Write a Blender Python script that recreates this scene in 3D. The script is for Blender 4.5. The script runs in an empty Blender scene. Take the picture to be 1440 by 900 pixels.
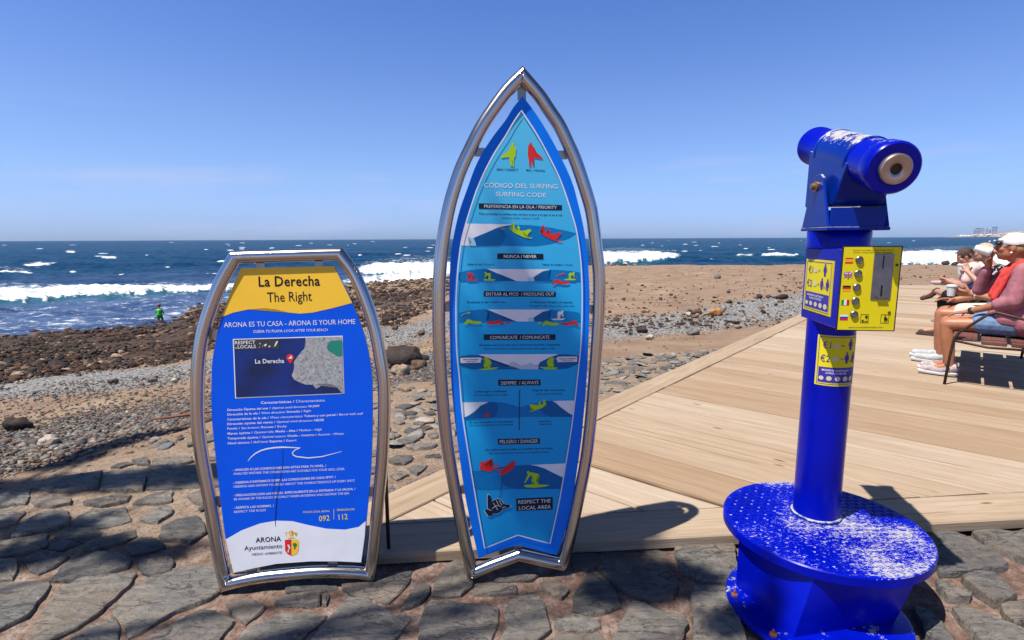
import bpy, bmesh, math, random
import numpy as np
from mathutils import Vector, Matrix, Quaternion
random.seed(7); rng = np.random.default_rng(11)
S = bpy.context.scene; COL = S.collection
PI = math.pi
# ---------------------------------------------------------------- camera
CAM_H = 1.3
cd = bpy.data.cameras.new('camera'); cam = bpy.data.objects.new('camera', cd); COL.objects.link(cam); S.camera = cam
cd.sensor_width = 36; cd.lens = 36*766/1440; cd.clip_start = .05; cd.clip_end = 60000
_p, _r = math.radians(8.5), math.radians(.24)
_f = Vector((0, math.cos(_p), -math.sin(_p))); _u = Vector((0, math.sin(_p), math.cos(_p))); _x = Vector((1, 0, 0))
_x2 = _x*math.cos(_r) - _u*math.sin(_r); _u2 = _u*math.cos(_r) + _x*math.sin(_r)
cam.matrix_world = Matrix(((_x2.x, _u2.x, -_f.x, 0), (_x2.y, _u2.y, -_f.y, 0), (_x2.z, _u2.z, -_f.z, CAM_H), (0, 0, 0, 1)))
# ---------------------------------------------------------------- sky, sun, exposure
SUN = Vector((-.74, -.45, 1.85)).normalized()
EL = math.asin(SUN.z); AZ = math.atan2(SUN.x, SUN.y)
W = bpy.data.worlds.new('World'); S.world = W; W.use_nodes = True
wn, wl = W.node_tree.nodes, W.node_tree.links
bg = wn['Background']; sk = wn.new('ShaderNodeTexSky'); sk.sky_type = 'NISHITA'; sk.sun_disc = False
sk.sun_elevation = EL; sk.sun_rotation = AZ; sk.altitude = 0; sk.air_density = 1.0; sk.dust_density = .6; sk.ozone_density = 3.5
# thin veils of cloud low over the sea
tc = wn.new('ShaderNodeTexCoord'); mp = wn.new('ShaderNodeMapping'); mp.inputs['Scale'].default_value = (1.2, 1.2, 11)
nz = wn.new('ShaderNodeTexNoise'); nz.inputs['Scale'].default_value = 2.2; nz.inputs['Detail'].default_value = 7; nz.inputs['Roughness'].default_value = .6
cr = wn.new('ShaderNodeValToRGB'); cr.color_ramp.elements[0].position = .52; cr.color_ramp.elements[1].position = .72
sp = wn.new('ShaderNodeSeparateXYZ'); hr = wn.new('ShaderNodeValToRGB')
e = hr.color_ramp.elements; e[0].position = 0; e[0].color = (.3, .3, .3, 1); e[1].position = .2; e[1].color = (0, 0, 0, 1)
n_ = hr.color_ramp.elements.new(.05); n_.color = (.75, .75, .75, 1)
mu = wn.new('ShaderNodeMath'); mu.operation = 'MULTIPLY'
mx = wn.new('ShaderNodeMix'); mx.data_type = 'RGBA'; mx.inputs[7].default_value = (3.7, 4.15, 6.5, 1)
tint = wn.new('ShaderNodeMix'); tint.data_type = 'RGBA'; tint.blend_type = 'MULTIPLY'; tint.inputs[0].default_value = 1
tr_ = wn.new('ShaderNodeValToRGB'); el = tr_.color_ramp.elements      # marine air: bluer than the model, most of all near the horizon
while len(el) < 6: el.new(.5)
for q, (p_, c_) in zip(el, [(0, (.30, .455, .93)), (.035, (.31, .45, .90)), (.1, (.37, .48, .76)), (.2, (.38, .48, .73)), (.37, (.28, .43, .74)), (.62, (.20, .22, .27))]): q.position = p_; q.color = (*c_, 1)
wl.new(tc.outputs['Generated'], mp.inputs[0]); wl.new(mp.outputs[0], nz.inputs['Vector']); wl.new(nz.outputs[0], cr.inputs[0])
wl.new(tc.outputs['Generated'], sp.inputs[0]); wl.new(sp.outputs[2], hr.inputs[0])
wl.new(cr.outputs[0], mu.inputs[0]); wl.new(hr.outputs[0], mu.inputs[1]); wl.new(mu.outputs[0], mx.inputs[0])
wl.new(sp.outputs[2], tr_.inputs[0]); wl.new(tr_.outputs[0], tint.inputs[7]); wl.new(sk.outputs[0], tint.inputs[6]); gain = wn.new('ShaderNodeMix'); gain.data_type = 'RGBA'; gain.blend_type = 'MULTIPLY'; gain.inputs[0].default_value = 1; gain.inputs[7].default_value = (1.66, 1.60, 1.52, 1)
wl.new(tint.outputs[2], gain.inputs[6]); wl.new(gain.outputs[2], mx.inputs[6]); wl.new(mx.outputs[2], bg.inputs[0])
bg.inputs[1].default_value = .1
sd = bpy.data.lights.new('sun', 'SUN'); so = bpy.data.objects.new('sun', sd); COL.objects.link(so)
sd.energy = 5.0; sd.angle = math.radians(.53); sd.color = (1, .95, .87)
so.rotation_euler = (-SUN).to_track_quat('-Z', 'Y').to_euler()
S.view_settings.view_transform = 'Standard'; S.view_settings.look = 'None'; S.view_settings.exposure = .56; S.view_settings.gamma = 1
S.view_settings.use_curve_mapping = False
S.cycles.max_bounces = 6; S.cycles.caustics_reflective = False; S.cycles.caustics_refractive = False
HAZE = 2.2e-5
# ---- measured outlines (metres)
SMALL_POS=((-0.8103,1.8891,-0.0),6,5)
BIG_POS=((0.0145,1.9505,0.0),7,1.5)
SMALL_FRAME=[(-0.1916,1.266),(-0.259,1.1479),(-0.3172,0.995),(-0.3422,0.8768),(-0.3525,0.7602),(-0.3562,0.6294),(-0.3454,0.4916),(-0.3272,0.3495),(-0.3049,0.1405),(-0.2815,-0.0003),(-0.1632,0.0213),(-0.0387,0.0289),(0.0863,0.0295),(0.223,0.0159),(0.2811,-0.0023),(0.3002,0.1059),(0.3241,0.2968),(0.3445,0.4642),(0.3568,0.6278),(0.3601,0.7499),(0.3521,0.8445),(0.3251,1.0055),(0.2678,1.1728),(0.2018,1.2752)]
SMALL_PANEL=[(-0.1575,1.2021),(-0.1967,1.1189),(-0.2313,1.028),(-0.2561,0.9394),(-0.2719,0.8619),(-0.2778,0.7838),(-0.2819,0.6922),(-0.2805,0.6131),(-0.2694,0.416),(-0.2537,0.2023),(-0.2315,0.0739),(-0.1572,0.0868),(-0.0774,0.0979),(0.0469,0.0991),(0.1461,0.0925),(0.2329,0.0824),(0.249,0.179),(0.2592,0.2562),(0.2731,0.3715),(0.283,0.4762),(0.2903,0.6033),(0.2934,0.7116),(0.2924,0.8139),(0.2727,0.9428),(0.23,1.0707),(0.1691,1.2067)]
SMALL_POLYS=[('yellow_print','sign_yellow',1,[(-0.1575,1.2021),(-0.1967,1.1189),(-0.2313,1.028),(-0.1901,1.0428),(-0.1378,1.0535),(-0.0855,1.0572),(-0.0408,1.0518),(0.0039,1.0392),(0.0416,1.0346),(0.0872,1.0377),(0.1564,1.0522),(0.23,1.0707),(0.1691,1.2067)]),('white_print','sign_white',1,[(-0.2537,0.2027),(-0.1954,0.234),(-0.1291,0.2563),(-0.0713,0.2634),(-0.0135,0.2582),(0.0441,0.2398),(0.1105,0.2216),(0.1778,0.2139),(0.2289,0.2216),(0.2551,0.2423),(0.249,0.179),(0.2329,0.0824),(0.1461,0.0925),(0.0469,0.0991),(-0.0774,0.0979),(-0.1572,0.0868),(-0.2315,0.0739)]),('map_border','white',1,[(-0.1966,0.9469),(0.1918,0.9503),(0.1914,0.7328),(-0.1974,0.7289)]),('satellite_map','map_sea',2,[(-0.1927,0.9437),(0.1884,0.9467),(0.1878,0.7364),(-0.194,0.7325)]),('map_coast','map_city',3,[(0.0596,0.9459),(0.061,0.9247),(0.0537,0.9062),(0.0381,0.8894),(0.0256,0.8726),(0.0145,0.8574),(0.0153,0.8386),(0.0118,0.8231),(0.0052,0.8077),(0.0136,0.7918),(0.0372,0.7785),(0.055,0.7717),(0.079,0.7709),(0.0906,0.7548),(0.106,0.7637),(0.1276,0.7741),(0.1517,0.7686),(0.1695,0.7553),(0.1812,0.7375),(0.1878,0.7364),(0.1884,0.9467)]),('map_green','map_green',4,[(0.1337,0.9136),(0.1479,0.932),(0.1883,0.9341),(0.188,0.8777),(0.1703,0.875),(0.1525,0.888),(0.1377,0.8978)]),('map_caption','dark_grey',3,[(-0.1918,0.9437),(-0.0349,0.944),(-0.0351,0.9078),(-0.1925,0.9068)]),('island_print','white',4,[(-0.1035,0.9293),(-0.1005,0.9311),(-0.0995,0.9261),(-0.1025,0.9249)]),('island_print','white',4,[(-0.1064,0.9158),(-0.1029,0.9163),(-0.1036,0.9132)]),('island_print','white',4,[(-0.0945,0.9198),(-0.0909,0.9203),(-0.0922,0.9166)]),('island_print','white',4,[(-0.0884,0.9237),(-0.0779,0.9274),(-0.0797,0.9204),(-0.0851,0.9165)]),('island_print','white',4,[(-0.0724,0.9186),(-0.0664,0.92),(-0.0666,0.9148),(-0.0716,0.914)]),('island_print','white',4,[(-0.0406,0.9364),(-0.0386,0.9339),(-0.0472,0.918),(-0.0526,0.9157),(-0.0493,0.9243),(-0.0451,0.9334)]),('map_pin','red',4,[(-0.0101,0.8687),(-0.0111,0.8726),(-0.0108,0.8766),(-0.0093,0.8804),(-0.0067,0.8835),(-0.0033,0.8857),(0.0007,0.8868),(0.0048,0.8867),(0.0087,0.8854),(0.012,0.883),(0.0144,0.8797),(0.0156,0.8759),(0.0156,0.8719),(0.0143,0.868),(0.0029,0.8499)]),('pin_wave','white',5,[(-0.0059,0.8698),(0.0002,0.8739),(0.0034,0.8801),(0.0094,0.8805),(0.0062,0.8757),(0.0106,0.8724),(0.0075,0.8694)]),('wave_line','white',1,[(-0.162,0.494),(-0.1506,0.5067),(-0.1337,0.5199),(-0.1149,0.529),(-0.093,0.5346),(-0.0662,0.5376),(-0.0362,0.538),(0.0254,0.534),(0.0256,0.5366),(-0.0359,0.5432),(-0.0665,0.5428),(-0.0938,0.5397),(-0.1164,0.5334),(-0.1358,0.5236),(-0.1525,0.509),(-0.1632,0.4951)]),('wave_line','white',1,[(0.0251,0.5365),(0.0072,0.5306),(-0.0051,0.5197),(-0.0029,0.517),(0.0087,0.5276),(0.0259,0.534)]),('wave_line','white',1,[(-0.0055,0.5187),(-0.0022,0.5083),(0.0109,0.5001),(0.0129,0.5039),(0.0002,0.5108),(-0.0024,0.5198)]),('wave_line','white',1,[(0.01,0.5008),(0.053,0.4936),(0.1033,0.4969),(0.1747,0.514),(0.1744,0.5153),(0.1027,0.5004),(0.0531,0.4979),(0.0106,0.5051)]),('divider_line','print_yellow',1,[(0.1382,0.2963),(0.1369,0.2555),(0.1385,0.2554),(0.1399,0.2962)]),('crack','crack',2,[(-0.0368,0.5346),(-0.0421,0.4655),(-0.0677,0.3449),(-0.0757,0.2663),(-0.075,0.2399),(-0.0742,0.2398),(-0.0732,0.2661),(-0.0653,0.3444),(-0.0405,0.4652),(-0.0358,0.5345)]),('crack','crack',2,[(-0.0655,0.4666),(-0.0778,0.3715),(-0.08,0.3454),(-0.0792,0.3453),(-0.0762,0.3713),(-0.0647,0.4665)]),('coat_of_arms','red',2,[(-0.0428,0.1881),(-0.0328,0.1886),(-0.0195,0.1893),(-0.0219,0.1253),(-0.0365,0.1351),(-0.0433,0.147)]),('coat_of_arms','sign_yellow',2,[(-0.0184,0.1892),(0.0048,0.1866),(0.008,0.1761),(0.005,0.1438),(-0.0008,0.1327),(-0.0208,0.1252)]),('tree_emblem','green',3,[(-0.0148,0.1699),(-0.0118,0.1747),(-0.0039,0.1742),(0.0009,0.1686),(-0.0008,0.1625),(-0.007,0.1599),(-0.013,0.1618)]),('tree_trunk_emblem','crack',3,[(-0.0094,0.1616),(-0.0065,0.1614),(-0.0058,0.1514),(-0.0105,0.1517)]),('bird_emblem','white',3,[(-0.0342,0.17),(-0.0281,0.1689),(-0.0226,0.154),(-0.0269,0.1528),(-0.031,0.1595)]),('bird_emblem','white',3,[(-0.0312,0.1538),(-0.0284,0.1529),(-0.0303,0.1385),(-0.0346,0.1403)]),('crown_emblem','sign_yellow',2,[(-0.0324,0.1977),(-0.0074,0.1973),(-0.0068,0.1927),(-0.0319,0.1931)]),('crown_emblem','sign_yellow',2,[(-0.018,0.2196),(-0.0255,0.2221),(-0.0276,0.2106),(-0.0236,0.2005),(-0.0217,0.2014),(-0.0255,0.2108),(-0.024,0.2204),(-0.0188,0.2175)]),('crown_emblem','sign_yellow',2,[(-0.0256,0.2164),(-0.0381,0.2178),(-0.0405,0.2113),(-0.0365,0.2013),(-0.0345,0.2022),(-0.0384,0.2117),(-0.0375,0.2156),(-0.0258,0.2141)]),('crown_emblem','sign_yellow',2,[(-0.0181,0.2175),(-0.0127,0.2197),(-0.0119,0.21),(-0.0165,0.2011),(-0.0146,0.1999),(-0.0098,0.2095),(-0.0111,0.2212),(-0.0187,0.2197)]),('crown_emblem','sign_yellow',2,[(-0.0114,0.2132),(0.0004,0.2133),(0.001,0.2092),(-0.0036,0.2003),(-0.0017,0.1991),(0.0031,0.2087),(0.0011,0.2154),(-0.0114,0.2155)]),('crown_emblem','sign_yellow',2,[(-0.02,0.2248),(-0.0164,0.2246),(-0.0172,0.2018),(-0.0208,0.202)])]
SMALL_TEXT=[('title', 'black', 2, [('La Derecha', 'b')], (-0.101, 1.1359), (0.1172, 1.1369), 0.0356), ('subtitle', 'black', 2, [('The Right', 'n')], (-0.0712, 1.0788), (0.0865, 1.0817), 0.035), ('slogan', 'white', 1, [('ARONA ES TU CASA - ARONA IS YOUR HOME', 'n')], (-0.2249, 0.9899), (0.2393, 0.9929), 0.0178), ('slogan', 'white', 1, [('CUIDA TU PLAYA ', 'b'), ('LOOK AFTER YOUR BEACH', 'i')], (-0.1249, 0.9675), (0.1399, 0.9688), 0.0094), ('map_lettering', 'white', 4, [('RESPECT', 'b')], (-0.1904, 0.9277), (-0.1183, 0.9278), 0.0117), ('map_lettering', 'white', 4, [('LOCALS', 'b')], (-0.1806, 0.9118), (-0.1169, 0.9123), 0.0117), ('map_lettering', 'white', 4, [('THE', 'b')], (-0.1908, 0.9117), (-0.1829, 0.9118), 0.0043), ('map_lettering', 'white', 4, [('La Derecha', 'b')], (-0.1227, 0.8556), (-0.0193, 0.8552), 0.0155), ('heading', 'white', 1, [('Características / ', 'b'), ('Characteristics', 'n')], (-0.1087, 0.7051), (0.1199, 0.7064), 0.0094), ('lettering', 'white', 1, [('Dirección Óptima del mar / ', 'b'), ('Optimal swell direction: ', 'i'), ('W,NW', 'b')], (-0.2272, 0.6831), (0.101, 0.6864), 0.0081), ('lettering', 'white', 1, [('Dirección de la ola / ', 'b'), ('Wave direction: ', 'i'), ('Derecha / ', 'b'), ('Right', 'i')], (-0.2279, 0.6661), (0.0699, 0.6694), 0.0081), ('lettering', 'white', 1, [('Características de la ola / ', 'b'), ('Wave characteristics: ', 'i'), ('Tubera y con pared / ', 'b'), ('Barrel with wall', 'i')], (-0.2287, 0.6482), (0.2569, 0.6519), 0.0081), ('lettering', 'white', 1, [('Dirección óptima del viento / ', 'b'), ('Optimal wind direction: ', 'i'), ('NE/SE', 'b')], (-0.2294, 0.6312), (0.1142, 0.6331), 0.0081), ('lettering', 'white', 1, [('Fondo / ', 'b'), ('Sea bottom: ', 'i'), ('Rocoso / ', 'b'), ('Rocky', 'i')], (-0.2302, 0.6142), (-0.0193, 0.6151), 0.0081), ('lettering', 'white', 1, [('Marea óptima / ', 'b'), ('Optimal tide: ', 'i'), ('Media - Alta / ', 'b'), ('Medium - High', 'i')], (-0.2302, 0.5954), (0.1047, 0.5979), 0.0081), ('lettering', 'white', 1, [('Temporada óptima / ', 'b'), ('Optimal season: ', 'i'), ('Otoño - Invierno / ', 'b'), ('Autumn - Winter', 'i')], (-0.2302, 0.5775), (0.1867, 0.5788), 0.0081), ('lettering', 'white', 1, [('Nivel técnico / ', 'b'), ('Skill level: ', 'i'), ('Experto / ', 'b'), ('Expert', 'i')], (-0.2309, 0.5595), (0.0132, 0.561), 0.0081), ('lettering', 'white', 1, [('- ANALIZA SI LAS CONDICIONES SON APTAS PARA TU NIVEL. /', 'b')], (-0.2159, 0.4592), (0.1167, 0.4595), 0.0082), ('lettering', 'white', 1, [('ANALYZE WETHER THE CONDITIONS ARE SUITABLE FOR YOUR SKILL LEVEL.', 'i')], (-0.2165, 0.4446), (0.185, 0.4439), 0.0082), ('lettering', 'white', 1, [('- OBSERVA E INFÓRMATE SOBRE LAS CONDICIONES DE CADA SPOT. /', 'b')], (-0.218, 0.411), (0.1504, 0.4148), 0.0082), ('lettering', 'white', 1, [('OBSERVE AND INFORM YOURSELF ABOUT THE CHARACTERISTICS OF EVERY SPOT.', 'i')], (-0.2186, 0.3963), (0.2198, 0.3972), 0.0082), ('lettering', 'white', 1, [('- PRECAUCIÓN CON LAS ROCAS, ESPECIALMENTE EN LA ENTRADA Y LA SALIDA. /', 'b')], (-0.2184, 0.3634), (0.2205, 0.3653), 0.0082), ('lettering', 'white', 1, [('BE AWARE OF THE ROCKS SPECIALLY WHEN ENTERING AND EXITING THE SEA.', 'i')], (-0.219, 0.3487), (0.1989, 0.3496), 0.0082), ('lettering', 'white', 1, [('- RESPETA LAS NORMAS. /', 'b')], (-0.2204, 0.3166), (-0.0774, 0.3172), 0.0082), ('lettering', 'white', 1, [('RESPECT THE RULES.', 'i')], (-0.221, 0.301), (-0.1051, 0.3022), 0.0082), ('phone_lettering', 'print_yellow', 1, [('POLICÍA LOCAL ARONA', 'b')], (0.0265, 0.2867), (0.1235, 0.2856), 0.007), ('phone_lettering', 'print_yellow', 1, [('EMERGENCIAS', 'b')], (0.1505, 0.2876), (0.2156, 0.2874), 0.0071), ('phone_number', 'print_yellow', 1, [('092', 'b')], (0.0838, 0.2516), (0.1225, 0.2528), 0.0203), ('phone_number', 'print_yellow', 1, [('112', 'b')], (0.1511, 0.2529), (0.1892, 0.2542), 0.0204), ('council_name', 'black', 2, [('ARONA', 'b')], (-0.1467, 0.1845), (-0.0561, 0.1849), 0.0184), ('council_name', 'black', 2, [('Ayuntamiento', 'n')], (-0.1888, 0.1573), (-0.0529, 0.1582), 0.0167), ('council_name', 'dark_grey', 2, [('MEDIO AMBIENTE', 'i')], (-0.1643, 0.1355), (-0.0538, 0.1361), 0.0088)]
SMALL_BRK=[(-0.0963,1.2218,0.028,0.045),(0.1113,1.2213,0.028,0.045),(-0.2648,0.9654,0.04,0.035),(-0.2788,0.3441,0.03,0.035),(0.2804,0.349,0.03,0.035),(-0.1728,0.0797,0.036,0.03),(0.1247,0.0814,0.036,0.035)]
BIG_FRAME=[(0.0318,1.8947),(-0.0377,1.8277),(-0.0981,1.7502),(-0.1387,1.6897),(-0.175,1.6218),(-0.2053,1.561),(-0.2263,1.5074),(-0.2515,1.429),(-0.2709,1.3451),(-0.2856,1.2529),(-0.2956,1.1522),(-0.2996,1.063),(-0.301,0.9338),(-0.2979,0.8024),(-0.2927,0.6956),(-0.2849,0.5871),(-0.2718,0.4713),(-0.251,0.3316),(-0.2158,0.1203),(-0.1914,-0.0054),(-0.1017,0.0266),(0.0067,0.0619),(0.0962,0.0339),(0.1898,0.0054),(0.2208,0.0863),(0.2862,0.4027),(0.307,0.5581),(0.3193,0.6976),(0.3286,0.835),(0.3354,0.9436),(0.3394,1.0508),(0.3378,1.17),(0.3256,1.2701),(0.3108,1.3776),(0.294,1.4463),(0.249,1.574),(0.2161,1.6453),(0.1832,1.709),(0.146,1.7608),(0.1121,1.808),(0.07,1.8545)]
BIG_PANEL=[(0.032,1.7928),(-0.0008,1.7549),(-0.0288,1.7111),(-0.0719,1.6573),(-0.1132,1.5962),(-0.141,1.5423),(-0.1645,1.481),(-0.1934,1.4045),(-0.2151,1.3226),(-0.2294,1.2399),(-0.2366,1.1387),(-0.2387,1.0361),(-0.2383,0.8136),(-0.2327,0.7065),(-0.2221,0.584),(-0.1924,0.3278),(-0.1476,0.0859),(-0.0732,0.1106),(0.0032,0.1295),(0.0794,0.1031),(0.1583,0.0749),(0.2104,0.2486),(0.2487,0.5102),(0.259,0.6166),(0.2681,0.7336),(0.2746,0.864),(0.2795,1.052),(0.2757,1.1576),(0.2667,1.2619),(0.2512,1.352),(0.2307,1.4334),(0.206,1.5112),(0.1476,1.6269),(0.0836,1.728)]
BIG_INNER=[(0.0263,1.7435),(-0.0012,1.7045),(-0.0292,1.6581),(-0.0675,1.6017),(-0.1009,1.5428),(-0.1242,1.4936),(-0.1433,1.4467),(-0.1801,1.3357),(-0.1961,1.2649),(-0.2087,1.162),(-0.2154,1.0563),(-0.2158,0.9053),(-0.208,0.7992),(-0.2017,0.6917),(-0.1928,0.6026),(-0.1531,0.3159),(-0.124,0.1291),(-0.0591,0.1517),(0.0045,0.1731),(0.0656,0.1511),(0.13,0.1287),(0.1689,0.315),(0.2086,0.563),(0.2226,0.6738),(0.2342,0.7835),(0.2465,0.9162),(0.2495,1.079),(0.2441,1.2076),(0.2317,1.3008),(0.2202,1.3521),(0.1912,1.4408),(0.1674,1.5033),(0.1408,1.5583),(0.0835,1.6601)]
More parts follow.
